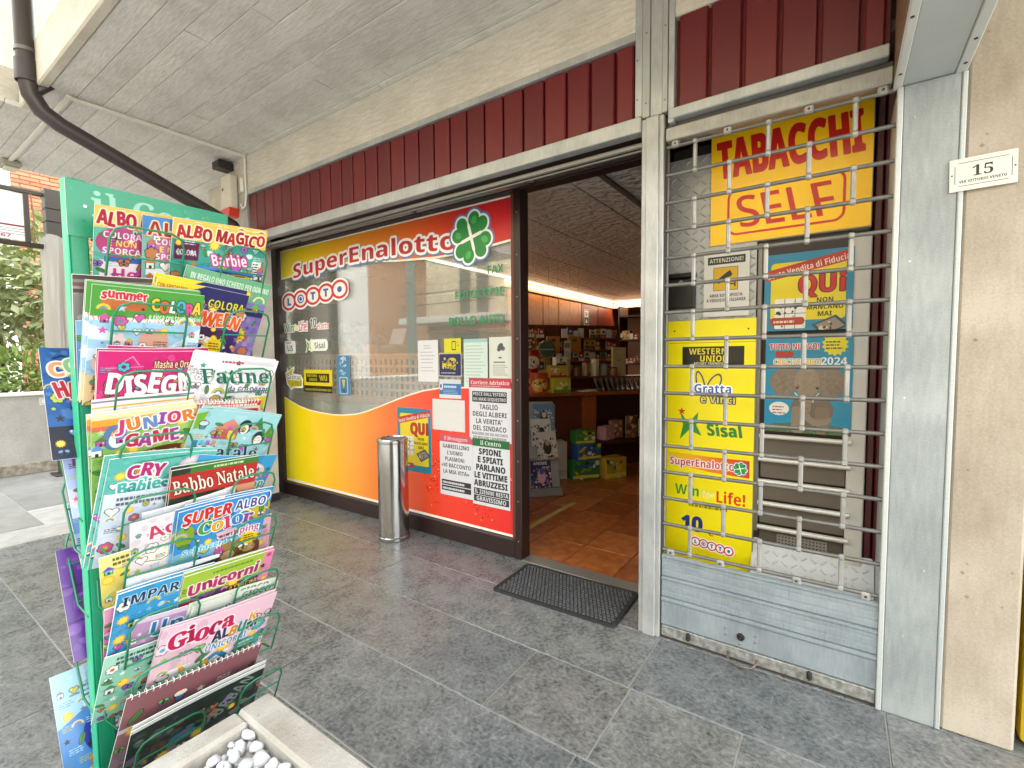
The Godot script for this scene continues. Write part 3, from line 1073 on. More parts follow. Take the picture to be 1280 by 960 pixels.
# ---------------------------------------------------------------- the room behind the window
func shop_room():
	var tm := []
	for c in ["b9743f", "ad6a38", "c47e48", "a5622f"]:
		tm.append(mat(c, 0.33, 0, "terra", 0.5))
	var fl := thing("shop_floor", "orange terracotta tile floor inside the shop", "", Vector3.ZERO)
	fl.set_meta("kind", "structure")
	slab(fl, "bedding", Vector3(-5.35, -0.05, -7.6), Vector3(-0.6, -0.006, WIN - 0.062), mat("6e543f", 0.9), 0.0)
	var g := RandomNumberGenerator.new()
	g.seed = 9
	var list := []
	for i in range(0, 9):
		for j in range(0, 13):
			var x0 := -0.73 - (i + 1) * 0.345
			var z1 := WIN - 0.062 - j * 0.345
			list.append([Vector3(x0 + 0.003, -0.03, z1 - 0.342), Vector3(x0 + 0.342, g.randf_range(-0.001, 0.0), z1), g.randi()])
	pieces(fl, "tile", list, tm, 0.004)
	slab(fl, "far_floor", Vector3(-5.35, -0.03, -7.6), Vector3(-3.98, -0.002, WIN - 0.062), tm[1], 0.0)
	var tape := thing("floor_tape", "strip of pale yellow tape stuck on the terracotta floor", "tape", Vector3(-1.93, 0.002, -1.2))
	part(tape, "strip", boxm(Vector3(0.05, 0.002, 0.85), 0.0005), mat("cfae62", 0.6, 0, "grain", 0.2), at(0, 0, 0))
	# ceiling of crinkled panels
	var ce := thing("shop_ceiling", "low ceiling of crinkled grey panels inside the shop", "", Vector3.ZERO)
	ce.set_meta("kind", "structure")
	slab(ce, "void", Vector3(-5.35, 2.46, -7.6), Vector3(-0.6, 2.52, WIN - 0.062), mat("1a1512", 0.9), 0.0)
	list = []
	for i in range(0, 7):
		for j in range(0, 6):
			var x0 := -0.82 - (i + 1) * 0.64
			var z1 := -0.22 - j * 1.28
			list.append([Vector3(x0 + 0.006, 2.42, maxf(z1 - 1.274, -7.5)), Vector3(x0 + 0.634, 2.435, minf(z1, WIN - 0.07)), g.randi()])
	pieces(ce, "panel", list, [mat("e0ddd6", 0.4, 0, "soft", 1.0, "foil", 2.5), mat("dad7d0", 0.4, 0, "soft", 1.0, "foil", 2.5)], 0.003)
	var trk := thing("ceiling_trunking", "dark metal light track fixed across the shop ceiling", "light track", Vector3(-1.23, 2.385, -1.0))
	slab(trk, "rail", Vector3(-0.018, 0.012, -0.4), Vector3(0.018, 0.034, 0.5), mat("7b766f", 0.4, 0.5), 0.004)
	sslab("back_wall", Vector3(-5.4, 0, -7.7), Vector3(-0.6, 3.0, -7.6), mat("6a4632", 0.7), "brown back wall of the shop room")
	# light strip under a cove
	var brown := mat("a8907a", 0.45, 0, "wood", 0.8)
	sslab("cove", Vector3(-5.35, 2.27, -7.6), Vector3(-3.8, 2.418, -3.2), brown, "wooden cove over the wall cabinets")
	sslab("cove", Vector3(-3.798, 2.27, -7.6), Vector3(-0.72, 2.418, -6.95), brown, "wooden cove along the back wall")
	var em := StandardMaterial3D.new()
	em.albedo_color = Color(1, 0.95, 0.85)
	em.emission_enabled = true
	em.emission = Color(1.0, 0.93, 0.8)
	em.emission_energy_multiplier = 0.6
	var led := thing("light_strip", "glowing white light strip along the edge of the ceiling cove", "light strip")
	slab(led, "strip", Vector3(-3.796, 2.385, -6.94), Vector3(-3.775, 2.415, -0.6), em, 0.003)
	slab(led, "strip", Vector3(-3.774, 2.385, -6.948), Vector3(-0.73, 2.415, -6.925), em, 0.003)
	for q in [[Vector3(-3.76, 2.38, -3.8), Vector2(0.03, 6.2)], [Vector3(-2.3, 2.38, -6.9), Vector2(2.9, 0.03)]]:
		var al := AreaLight3D.new()
		al.name = numbered("strip_light", led)
		al.area_size = q[1]
		al.light_color = Color(1.0, 0.92, 0.8)
		al.light_energy = 1.6
		al.shadow_enabled = true
		al.rotation_degrees = Vector3(-90, 0, 0)
		al.position = q[0]
		al.area_range = 12.0
		led.add_child(al)
	shop_goods()


func goods(n: String, label: String, cat: String, group: String, pos: Vector3, size: Vector3, pr: Array, turn := 0.0, bag := false) -> Node3D:
	var o := thing(n, label, cat, pos, group)
	o.rotation.y = turn
	if bag:
		var m := MB.new()
		m.sheet(size.x, size.y, 0.002, pr[1], size.z * 0.5, 0.0, 6, 4)
		part(o, "front", m.mesh(), atlas_mat(pr[0], 0.3), at(0, 0, 0))
		var m2 := MB.new()
		m2.sheet(size.x, size.y, 0.002, pr[1], size.z * 0.45, 0.0, 6, 4)
		part(o, "back", m2.mesh(), atlas_mat(pr[0], 0.3), Transform3D(Basis(Vector3.UP, PI), Vector3(0, 0, -0.006)))
	else:
		part(o, "front", sheetm(size.x, size.y, 0.002, pr[1]), atlas_mat(pr[0], 0.4), at(0, 0, size.z / 2 + 0.0025))
		slab(o, "carton", Vector3(-size.x / 2, 0, -size.z / 2), Vector3(size.x / 2, size.y, size.z / 2), mat(pr[2] if pr.size() > 2 else "8a6a4a", 0.6), 0.002)
	return o


func shop_goods():
	var wood: StandardMaterial3D = mat("a45a26", 0.4, 0, "wood", 0.7)
	var wood2: StandardMaterial3D = mat("6a2f18", 0.45, 0, "wood", 0.7)
	var wood3: StandardMaterial3D = mat("4a2214", 0.5, 0, "wood", 0.7)
	# counter, set at a slant
	var dir := Vector3(0.63, 0, -0.776)
	var turn := atan2(-dir.z, dir.x)
	var ct := thing("counter", "dark red wooden shop counter with an upper shelf", "counter", Vector3(-2.32, 0, -2.56))
	ct.rotation.y = turn
	slab(ct, "top", Vector3(-0.95, 0.88, -0.62), Vector3(1.3, 0.915, 0.02), wood, 0.006)
	slab(ct, "front_panel", Vector3(-0.95, 0.0, -0.6), Vector3(0.02, 0.8785, -0.08), wood2, 0.004)
	slab(ct, "front_panel", Vector3(0.022, 0.0, -0.6), Vector3(0.2, 0.8785, -0.05), wood, 0.004)
	slab(ct, "recess", Vector3(0.202, 0.0, -0.6), Vector3(1.3, 0.8785, -0.35), wood3, 0.004)
	slab(ct, "low_shelf", Vector3(0.19, 0.33, -0.349), Vector3(1.3, 0.365, 0.03), wood3, 0.004)
	slab(ct, "upper_shelf", Vector3(-0.1, 1.05, -0.6), Vector3(1.3, 1.075, -0.25), wood2, 0.004)
	for x in [-0.09, 0.55, 1.27]:
		slab(ct, "shelf_post", Vector3(x, 0.9165, -0.59), Vector3(x + 0.03, 1.0485, -0.28), wood2)
	var on := func(x: float, y: float, z: float) -> Vector3:
		return Vector3(-2.32, y, -2.56) + Basis(Vector3.UP, turn) * Vector3(x, 0, z)
	# cabinets on the left wall
	var cb := thing("wall_cabinet", "row of orange wooden wall cabinets under the light strip", "cabinet")
	slab(cb, "body", Vector3(-5.3, 1.72, -7.5), Vector3(-3.835, 2.268, -3.25), wood2, 0.004)
	var zc := -3.3
	for q in [[0.42, 0], [0.52, 0], [0.5, 0], [0.82, 0], [0.7, 1], [0.7, 1]]:
		slab(cb, "door", Vector3(-3.833, 1.735, zc - q[0] + 0.02), Vector3(-3.81, 2.255, zc), [mat("c2772f", 0.35, 0, "wood", 0.9), mat("7c2f16", 0.4, 0, "wood", 0.9)][q[1]], 0.005)
		zc -= q[0]
	slab(cb, "ledge", Vector3(-5.3, 1.68, -7.5), Vector3(-3.79, 1.715, -3.2), wood, 0.004)
	slab(cb, "lower_case", Vector3(-5.3, 0.0, -7.5), Vector3(-4.2, 1.678, -3.25), wood3, 0.004)
	var gold := func(t: String, c) -> Array:
		return print_sheet(120, 140, "b7792f", [["e", 50, 30, 18, 10, c], ["m", 15, 95, 70, 3, 8, 3, c]])
	var lt := Basis(Vector3.UP, PI / 2)
	var pa := print_sheet(100, 140, "f2efe6", [["r", 4, 4, 92, 132, "1b1b1b"], ["r", 10, 10, 80, 60, "f2efe6"], ["t", "18+", 50, 40, 34, 70, "1b1b1b"], ["p", [Vector2(20, 120), Vector2(50, 80), Vector2(80, 120)], "f2efe6"]])
	var s18 := thing("age_sign", "black and white age limit sign reading 18+ on the cabinet door", "sign", Vector3(-3.806, 1.88, -5.75))
	s18.basis = lt
	part(s18, "plate", sheetm(0.19, 0.28, 0.003, pa[1]), atlas_mat(pa[0], 0.4))
	# gilt signs hung over the counter
	for q in [[-0.42, "square gilt sign hanging over the counter, left of the tall white strip"], [-0.02, "square gilt sign hanging over the counter, right of the tall white strip"]]:
		var pr = gold.call("T", "5a3212")
		var o := thing("hanging_sign", q[1], "sign", on.call(q[0] + 0.36 if q[0] < -0.2 else q[0] + 0.24, 1.36, -0.7), "gilt signs over the counter")
		o.rotation.y = turn
		part(o, "plate", sheetm(0.17, 0.2, 0.012, pr[1]), atlas_mat(pr[0], 0.35))
		for x in [-0.06, 0.06]:
			part(o, "wire", tubem([Vector3(x, 0.2, -0.005), Vector3(x, 1.05, -0.005)], 0.0015, 5), mat("555555", 0.4, 0.8))
	var wp := print_sheet(60, 240, "d9d4c6", [["r", 10, 20, 80, 40, "8a8478"], ["m", 15, 90, 70, 30, 10, 4, "6f6a60"]])
	var ws := thing("price_strip", "tall white printed price strip standing between the gilt signs", "price list", on.call(0.02, 0.917, -0.45))
	ws.rotation.y = turn
	part(ws, "plate", sheetm(0.08, 0.58, 0.004, wp[1]), atlas_mat(wp[0], 0.5))
	part(ws, "base", boxm(Vector3(0.1, 0.012, 0.06)), mat("777777", 0.4), at(0, 0.006, 0))
	# round price stand
	var bs := thing("round_sign_stand", "brass stand with a round green sign on the counter", "sign stand", on.call(-0.375, 0.917, -0.08))
	bs.rotation.y = turn
	var brass := mat("9c8a5c", 0.3, 0.8)
	part(bs, "base", lathem([Vector2(0, 0), Vector2(0.07, 0), Vector2(0.06, 0.015), Vector2(0, 0.02)], 24), brass)
	for x in [-0.03, -0.01, 0.01, 0.03]:
		part(bs, "rod", tubem([Vector3(x, 0.015, 0), Vector3(x, 0.38, 0)], 0.004, 6), brass)
	part(bs, "ring", lathem([Vector2(0.085, -0.01), Vector2(0.1, -0.01), Vector2(0.1, 0.01), Vector2(0.085, 0.01), Vector2(0.085, -0.01)], 32), brass, Transform3D(Basis(Vector3.RIGHT, PI / 2), Vector3(0, 0.47, 0)))
	var rp := print_sheet(100, 100, "3d5547", [["r", 0, 40, 100, 20, "cfd8cc"], ["m", 10, 46, 80, 1, 8, 8, "3d5547"]])
	part(bs, "disc", lathem([Vector2(0, 0.006), Vector2(0.084, 0.006), Vector2(0.084, -0.006), Vector2(0, -0.006)], 28), mat("3d5547", 0.4), Transform3D(Basis(Vector3.RIGHT, PI / 2), Vector3(0, 0.47, 0)))
	part(bs, "band", sheetm(0.15, 0.05, 0.002, rp[1]), atlas_mat(rp[0], 0.4), at(0, 0.445, 0.0085))
	# sweets and cartons on the counter
	var candy := func(bg, c1, c2, word: String, sd: int) -> Array:
		return print_sheet(120, 150, bg, [["e", 50, 75, 44, 40, c1], ["d", 12, 50, 76, 60, [c2, "f4efe0", "3a1712", c1], 24, 9, sd], ["t", word, 50, 25, 18, 84, "ffffff", c2, 1.5]])
	var bags := [[-0.56, 0.917, -0.2, "c22a1c", "e8a32a", "7a1510", "", "red sweet bag at the counter edge below the upper bag"], [-0.48, 0.917, -0.05, "d2501e", "f0c040", "8a2010", "", "orange sweet bag beside the brass stand"], [-0.5, 1.16, -0.24, "b01c1c", "d8d0c0", "601010", "", "red sweet bag hung above the orange bag"], [-0.52, 1.37, -0.3, "b98a4a", "8a4a20", "e8dcc0", "TELLA", "brown biscuit bag topmost of the hung bags"]]
	var k := 0
	for q in bags:
		k += 1
		goods("sweet_bag", q[7], "sweets", "bags of sweets on the counter", on.call(q[0], q[1], q[2]), Vector3(0.2, 0.22, 0.07), candy.call(q[3], q[4], q[5], q[6], k), turn, true)
	var boxes := [[-0.235, 0.917, -0.06, 0.2, 0.16, "c9c23a", "5a9a2a", "lower yellow and green sweet carton on the counter"], [-0.25, 1.08, -0.12, 0.19, 0.13, "c8a63a", "b03a2a", "yellow and red sweet carton stacked on the green one"], [-0.2, 1.213, -0.16, 0.12, 0.09, "d8d4c8", "2a2a2a", "small black and white carton with a ball, topmost of its stack"]]
	for q in boxes:
		k += 1
		var pr := print_sheet(120, 96, q[5], [["d", 5, 10, 90, 60, [q[6], "f0e6c0", q[5]], 16, 12, k], ["r", 0, 62, 100, 18, q[6]]])
		pr.append(q[5])
		goods("sweet_carton", q[7], "carton", "sweet cartons stacked on the counter", on.call(q[0], q[1], q[2]), Vector3(q[3], q[4], 0.12), pr, turn)
	# rows of film cases on the counter
	for i in 14:
		var pr := print_sheet(60, 84, ["4a3a34", "6a2a26", "34403a", "7a6a58", "2a2a30"][i % 5], [["d", 8, 10, 84, 90, ["b8a890", "8a3a30", "d8d0c0", "30302c"], 14, 14, 90 + i], ["r", 10, 118, 80, 8, "d8d0c0"]])
		pr.append("2a2622")
		var o := goods("film_case", ["dark film case standing in the row on the counter"][0], "film case", "row of film cases on the counter", on.call(0.28 + i * 0.066, 0.917, -0.14 + 0.004 * (i % 3)), Vector3(0.135, 0.15, 0.016), pr, 0)
		o.basis = Basis(Vector3.UP, turn + 0.9) * Basis(Vector3.RIGHT, -0.35)
	for q in [[0.1, "loose white leaflets fanned on the counter beside the film cases"], [0.2, "thin white booklet lying flat before the film cases"]]:
		var o := thing("leaflet", q[1], "leaflet", on.call(q[0], 0.917, -0.08 - (q[0] - 0.1)))
		o.rotation.y = turn + q[0] * 3.0
		for i in 3:
			part(o, "page", boxm(Vector3(0.2, 0.003, 0.14), 0.0005), mat("cfccc4", 0.6), Transform3D(Basis(Vector3.UP, i * 0.15), Vector3(0, 0.0025 + i * 0.004, 0)))
	# jars on the upper shelf
	var jar := mat("b59a6a", 0.25, 0.3)
	for i in 6:
		var o := thing("sweet_jar", ["tallest brass coloured jar, at the left end of the shelf row", "squat brown jar second along the counter shelf", "red lidded jar third along the counter shelf", "slim pale jar in the middle of the counter shelf", "grey lidded jar fifth along the counter shelf", "last small jar at the right end of the counter shelf"][i], "jar", on.call(0.0 + i * 0.12, 1.077, -0.42), "jars on the counter shelf")
		var r := 0.045 + 0.008 * (i % 2)
		var h := [0.22, 0.13, 0.17, 0.2, 0.15, 0.1][i] as float
		part(o, "glass", lathem([Vector2(0, 0), Vector2(r, 0), Vector2(r, h * 0.8), Vector2(r * 0.8, h * 0.9), Vector2(0, h * 0.9)], 18), mat(["b59a6a", "6a4428", "a88a6a", "c8bfa0", "8a8880", "a06a4a"][i], 0.2))
		part(o, "lid", lathem([Vector2(0, h * 0.9), Vector2(r * 0.85, h * 0.9), Vector2(r * 0.85, h), Vector2(0, h)], 18), mat(["c0b090", "3a3028", "a8281c", "d8d0c0", "777777", "503020"][i], 0.35, 0.4))
	# dark shelving at the back, with oddments
	var sf := thing("back_shelving", "dark wooden shelving at the back of the shop", "shelving", Vector3(-2.1, 0, -6.6))
	for y in [0.02, 0.6, 1.15, 1.6, 2.05]:
		slab(sf, "shelf", Vector3(-1.4, y, -0.3), Vector3(1.3, y + 0.03, 0.1), wood3)
	for x in [-1.4, -0.5, 0.4, 1.28]:
		slab(sf, "upright", Vector3(x, 0.0, -0.32), Vector3(x + 0.03, 2.26, 0.12), wood3)
	for i in 10:
		var pr := print_sheet(50, 60, ["b8a070", "6a4a3a", "c8c0b0", "8a2a26", "3a5a6a"][i % 5], [["d", 5, 10, 90, 90, ["e0d8c0", "3a2a22", "a05a3a"], 10, 16, 200 + i]])
		pr.append("5a4436")
		goods("stock_box", "small printed box on the dark shelving at the back", "box", "boxes on the back shelving", Vector3(-3.35 + i * 0.26, [1.632, 1.182][i % 2], -6.56), Vector3(0.15, 0.16 + 0.04 * (i % 3), 0.12), pr)
	var tp := print_sheet(80, 90, "d8cba0", [["m", 30, 50, 40, 1, 8, 4, "8a7a50"]])
	tp.append("b89a5a")
	goods("tan_folder", "cream folder standing up at the right of the counter shelf", "folder", "", on.call(0.72, 1.077, -0.5), Vector3(0.18, 0.34, 0.04), tp, turn)
	# packets packed on the back shelving and behind the counter
	var faces := []
	for i in 8:
		var pr := print_sheet(40, 56, ["e8e4da", "b8281f", "2a4a8a", "d8a82a", "3a7a4a", "e0e0e4", "8a4a2a", "c8c0a8"][i], [["r", 0, 90, 100, 50, ["b8281f", "e8e4da", "d8a82a", "2a2a2a"][i % 4]], ["e", 50, 50, 26, 18, ["2a4a8a", "f0e8d8", "e8e4da", "7a1a1a"][i % 4]], ["m", 14, 112, 70, 2, 10, 5, "f0ece4"]])
		faces.append([sheetm(0.07, 0.1, 0.022, pr[1]), atlas_mat(pr[0], 0.35)])
	var pg := RandomNumberGenerator.new()
	pg.seed = 88
	var stock := func(base: Vector3, step: Vector3, n: int, turn_: float, label: String, grp: String):
		for i in n:
			if pg.randf() < 0.12:
				continue
			var f: Array = faces[pg.randi() % 8]
			var o := part(self, "packet", f[0], f[1], Transform3D(Basis(Vector3.UP, turn_ + pg.randf_range(-0.06, 0.06)), base + step * i))
			o.scale = Vector3(1, pg.randf_range(0.9, 1.35), 1)
			tag(o, label, "packet", grp)
	for q in [[1.631, "small packet on the upper dark shelf at the back"], [1.181, "small packet on the middle dark shelf at the back"], [0.631, "small packet on the low dark shelf at the back"]]:
		stock.call(Vector3(-3.42, q[0], -6.5), Vector3(0.086, 0, 0), 28, 0.0, q[1], "packets on the back shelving")
	var rk := thing("packet_rack", "wooden rack of small packets behind the counter", "rack", on.call(0.25, 0.0, -0.95))
	rk.rotation.y = turn
	for y in [1.1, 1.25, 1.4, 1.55]:
		slab(rk, "shelf", Vector3(-0.75, y - 0.015, -0.06), Vector3(0.75, y, 0.06), wood)
		stock.call(on.call(-0.45, y + 0.001, -0.93), Basis(Vector3.UP, turn) * Vector3(0.079, 0, 0), 18, turn, "small packet on the wooden rack, shelf %d from below" % int(round((y - 0.95) / 0.15)), "packets on the wooden rack")
	slab(rk, "back", Vector3(-0.76, 0.0, -0.085), Vector3(0.76, 1.72, -0.0605), wood2)
	# low shelf and floor
	var pk := print_sheet(100, 80, "d8a0b0", [["t", "", 50, 24, 16, 70, "b03a6a"], ["d", 10, 36, 80, 36, ["f0dce0", "c05a80", "fff4f4"], 12, 9, 7]])
	pk.append("cf9aa8")
	goods("pink_box", "pink toy box on the low counter shelf", "toy box", "", on.call(0.34, 0.367, -0.1), Vector3(0.17, 0.15, 0.12), pk, turn + 0.5)
	for i in 4:
		var pr := print_sheet(80, 80, ["a06a4a", "7a5a48", "c0b4a4", "8a5a3a"][i], [["d", 5, 5, 90, 90, ["e0cbb0", "5a3a2a", "c88a5a", "d8d0c8"], 16, 14, 40 + i]])
		goods("toy_bag", ["crumpled brown toy bag beside the pink box", "tall orange toy bag at the back of the low shelf", "clear toy bag on the low shelf front edge", "brown toy bag at the right end of the low shelf"][i], "toy bag", "toy bags on the low shelf", on.call(0.52 + i * 0.17, 0.367, -0.18 + 0.05 * (i % 2)), Vector3(0.19, 0.2 + 0.05 * (i % 2), 0.09), pr, turn + 0.3 * i, true)
	var bc := ["2f7a3a", "2a5a9a", "3a8a3a", "c8a02a", "244a7a"]
	var fb := [[-0.04, 0.0, 0.12, 0.3, 0.2, "green game box on the shop floor, lowest of its stack"], [0.0, 0.202, 0.1, 0.28, 0.17, "blue and green game box stacked second on the floor stack"], [-0.03, 0.374, 0.08, 0.22, 0.14, "dark green game box on top of the floor stack"], [0.28, 0.0, 0.16, 0.26, 0.22, "yellow and blue game box standing right of the floor stack"], [-0.3, 0.0, 0.02, 0.16, 0.4, "stack of white sheets by the counter foot"]]
	for i in fb.size():
		var q = fb[i]
		var pr := print_sheet(120, 90, bc[i] if i < 4 else "c8c4ba", [["d", 4, 4, 92, 66, ["e0c030", bc[(i + 1) % 5], "1c2a20", "5aa04a", "e0e0d0"] if i < 4 else ["d8d4ca"], 18, 13, 60 + i], ["r", 0, 56, 100, 12, "e0d050" if i < 4 else "b8b4aa"]])
		pr.append(bc[i] if i < 4 else "c8c4ba")
		goods("game_box", q[5], "box", "boxes on the shop floor", on.call(q[0], q[1], q[2]), Vector3(q[3], q[4], 0.16), pr, turn + 0.15 * (i % 2))
	# magazine stand by the door
	var st := thing("magazine_stand", "grey metal magazine stand just inside the doorway", "magazine stand", Vector3(-2.44, 0, -1.65))
	var sturn := atan2(0.72, 0.69)
	st.rotation.y = sturn
	var steel := mat("8f9290", 0.45, 0.4)
	slab(st, "base", Vector3(-0.3, 0.0, -0.16), Vector3(0.3, 0.06, 0.16), steel, 0.004)
	for i in 3:
		part(st, "back_panel", boxm(Vector3(0.58, 0.3, 0.012), 0.002), steel, Transform3D(Basis(Vector3.RIGHT, -0.3), Vector3(0, 0.2 + i * 0.26, 0.06 - i * 0.08)))
		slab(st, "ledge", Vector3(-0.29, 0.06 + i * 0.26, 0.05 - i * 0.08), Vector3(0.29, 0.075 + i * 0.26, 0.15 - i * 0.08), steel)
	slab(st, "side", Vector3(0.29, 0.061, -0.15), Vector3(0.3, 0.84, -0.1), steel)
	var mg := [["2a2a5a", "ANIME", "ffffff", ["4a5ac0", "e8b0c0", "20203a", "b060a0", "f0e0d0"], "blue comic magazine titled ANIME lowest on the metal stand"], ["d8d4cc", "", "ffffff", ["c8a088", "3a2a28", "e8e0d8"], "pale magazine with a portrait, in the middle of the metal stand"], ["6a8ab0", "", "ffffff", ["d8d4c8", "3a3a38", "c8c0b0", "8aa0b8"], "magazine with a dark cat, at the top right of the metal stand"], ["b8281c", "", "f4e8e0", ["e8d0c0", "3a2a28", "b03020"], "red magazine at the left of the metal stand"], ["3a3432", "", "e8e0d8", ["c8b8a8", "8a7a6a"], "dark fashion magazine at the top left of the metal stand"], ["e0dcd4", "", "c02a20", ["2a2624", "8a8480"], "white magazine with red title behind the portrait one"]]
	var places := [[0.1, 0.08, 0.145, 0.0], [0.18, 0.34, 0.085, 0.05], [0.16, 0.6, 0.0, -0.03], [-0.14, 0.34, 0.085, 0.0], [-0.12, 0.6, 0.0, 0.04], [0.13, 0.46, 0.045, 0.0]]
	for i in 6:
		var q = mg[i]
		var pr := print_sheet(120, 160, q[0], [["d", 5, 30, 90, 100, q[3], 90, 7, 300 + i], ["e", 52, 78, 20, 34, q[3][1]], ["e", 54, 56, 11, 14, q[3][0]], ["t", q[1], 50, 16, 15, 90, q[2]]])
		var o := thing("magazine", q[4], "magazine", st.position + Basis(Vector3.UP, sturn) * Vector3(places[i][0], places[i][1], places[i][2]), "magazines on the metal stand")
		o.basis = Basis(Vector3.UP, sturn) * Basis(Vector3.RIGHT, -0.3) * Basis(Vector3.BACK, places[i][3])
		part(o, "cover", sheetm(0.2, 0.26, 0.004, pr[1]), atlas_mat(pr[0], 0.3))
	# window display: lattice back, plant, terminal
	var la := thing("lattice_panel", "pale wooden lattice panel behind the shop window", "lattice", Vector3(0, 0, -0.72))
	var lw: StandardMaterial3D = mat("cfa56a", 0.6, 0, "wood", 0.4)
	var x := -4.9
	while x < -2.4:
		slab(la, "upright", Vector3(x, 0.95, -0.006), Vector3(x + 0.026, 1.3, 0.006), lw, 0.001)
		x += 0.0685
	for i in 6:
		slab(la, "rail", Vector3(-4.95, 0.935 + i * 0.0715, -0.0145), Vector3(-2.38, 0.958 + i * 0.0715, 0.0145), lw, 0.001)
	slab(la, "top_rail", Vector3(-4.96, 1.3165, -0.03), Vector3(-2.37, 1.345, 0.035), lw, 0.002)
	slab(la, "bottom_rail", Vector3(-4.96, 0.88, -0.03), Vector3(-2.37, 0.934, 0.03), lw, 0.002)
	var dk := thing("display_cabinet", "pale green cabinet below the lattice panel", "cabinet")
	for i in 4:
		slab(dk, "panel", Vector3(-4.95 + i * 0.6, 0.1, -0.78), Vector3(-4.375 + i * 0.6, 0.878, -0.74), mat("c4cfc4", 0.5, 0, "soft", 0.6), 0.006)
	slab(dk, "carcass", Vector3(-4.97, 0.0, -1.15), Vector3(-2.54, 0.879, -0.781), mat("a9b2a8", 0.5), 0.004)
	for q in [[-4.05, 0.3, 0.32, 300, "bushy dark green plant on the lattice behind the window", 0.06], [-3.68, 0.34, 0.3, 40, "leafy branch plant leaning right of the bushy plant", 0.075]]:
		var p := thing("pot_plant", q[4], "plant", Vector3(q[0], 1.346, -0.72), "plants behind the shop window")
		part(p, "pot", lathem([Vector2(0, 0), Vector2(0.06, 0), Vector2(0.08, 0.09), Vector2(0.07, 0.09), Vector2(0.07, 0.08), Vector2(0, 0.08)], 20), mat("8a5638", 0.7), at(0, -0.002, -0.1))
		for s in 4:
			part(p, "stem", tubem([Vector3(0, 0.07, -0.1), Vector3(0.04 * (s - 1.5), 0.16, -0.1), Vector3(0.1 * (s - 1.3), 0.24, -0.08 + 0.02 * s)], 0.005, 6, 0.002), mat("4a4a2c", 0.7))
		part(p, "foliage", leaves(q[3], Vector3(q[1] * 0.5, q[2] * 0.5, 0.1), q[5], int(q[3])), leaf_mat("24361c"), at(0, 0.17, -0.1)).set_meta("kind", "stuff")
	var te := thing("betting_terminal", "small grey terminal with a screen behind the window", "terminal", Vector3(-3.25, 1.346, -0.76))
	slab(te, "base", Vector3(-0.1, 0, -0.1), Vector3(0.1, 0.07, 0.1), mat("2d2f33", 0.4), 0.01)
	part(te, "screen", boxm(Vector3(0.17, 0.15, 0.02), 0.006), mat("8a97a6", 0.2), Transform3D(Basis(Vector3.RIGHT, -0.35), Vector3(0, 0.15, -0.02)))


# leaf blades scattered through a flattened ball
func leaves(n: int, r: Vector3, size: float, sd: int, droop := 0.3) -> ArrayMesh:
	var g := RandomNumberGenerator.new()
	g.seed = sd
	var m := MB.new()
	m.colored = true
	for i in n:
		var d := Vector3(g.randfn(), g.randfn(), g.randfn()).normalized()
		var p := d * pow(g.randf(), 0.4) * r
		p += Vector3(sin(p.y * 9.0 + sd), 0, cos(p.x * 7.0)) * 0.08 * r.x
		var ax := (d + Vector3(g.randfn() * 0.5, g.randfn() * 0.5 - droop, g.randfn() * 0.5)).normalized()
		var side := ax.cross(Vector3(g.randfn(), g.randfn(), g.randfn())).normalized()
		var nn := ax.cross(side)
		var L := size * g.randf_range(0.7, 1.3)
		var W := L * 0.22
		m.col = Color(1, 1, 1).lerp(Color(0.6, 0.72, 0.45), g.randf()) * g.randf_range(0.7, 1.1)
		m.col.a = 1.0
		var q := [p, p + ax * L * 0.45 + side * W + nn * L * 0.05, p + ax * L, p + ax * L * 0.45 - side * W + nn * L * 0.05]
		m.flat(q[0], q[1], q[2], nn)
		m.flat(q[0], q[2], q[3], nn)
	return m.mesh()


func leaf_mat(c: String) -> StandardMaterial3D:
	var key := "leaf" + c
	if not mat_cache.has(key):
		var m := StandardMaterial3D.new()
		m.albedo_color = Color.html(c)
		m.vertex_color_use_as_albedo = true
		m.roughness = 0.5
		m.backlight_enabled = true
		m.backlight = Color(0.25, 0.3, 0.1)
		mat_cache[key] = m
	return mat_cache[key]


# a poster or notice: one printed sheet, lower left corner given, on a plane z
func notice(n: String, label: String, cat: String, group: String, x0: float, x1: float, y0: float, y1: float, z: float, pr: Array, rough := 0.5, bow := 0.0, roll := 0.0) -> Node3D:
	var o := thing(n, label, cat, Vector3((x0 + x1) / 2, y0, z), group)
	o.rotation.z = roll
	part(o, "sheet", sheetm(x1 - x0, y1 - y0, 0.0012, pr[1], bow, 0.0, 4 if bow > 0.0 else 1, 1), atlas_mat(pr[0], rough))
	return o


func sticker(n: String, label: String, cat: String, group: String, x0: float, x1: float, y0: float, y1: float, z: float, im: Image, rough := 0.35) -> Node3D:
	var o := thing(n, label, cat, Vector3((x0 + x1) / 2, y0, z), group)
	part(o, "vinyl", decalm(x1 - x0, y1 - y0), cut_mat(im, rough))
	return o


func blank_board(w: int, h: int, c := Color(1, 1, 1, 0)) -> Board:
	return Board.new(w, h, c, self)


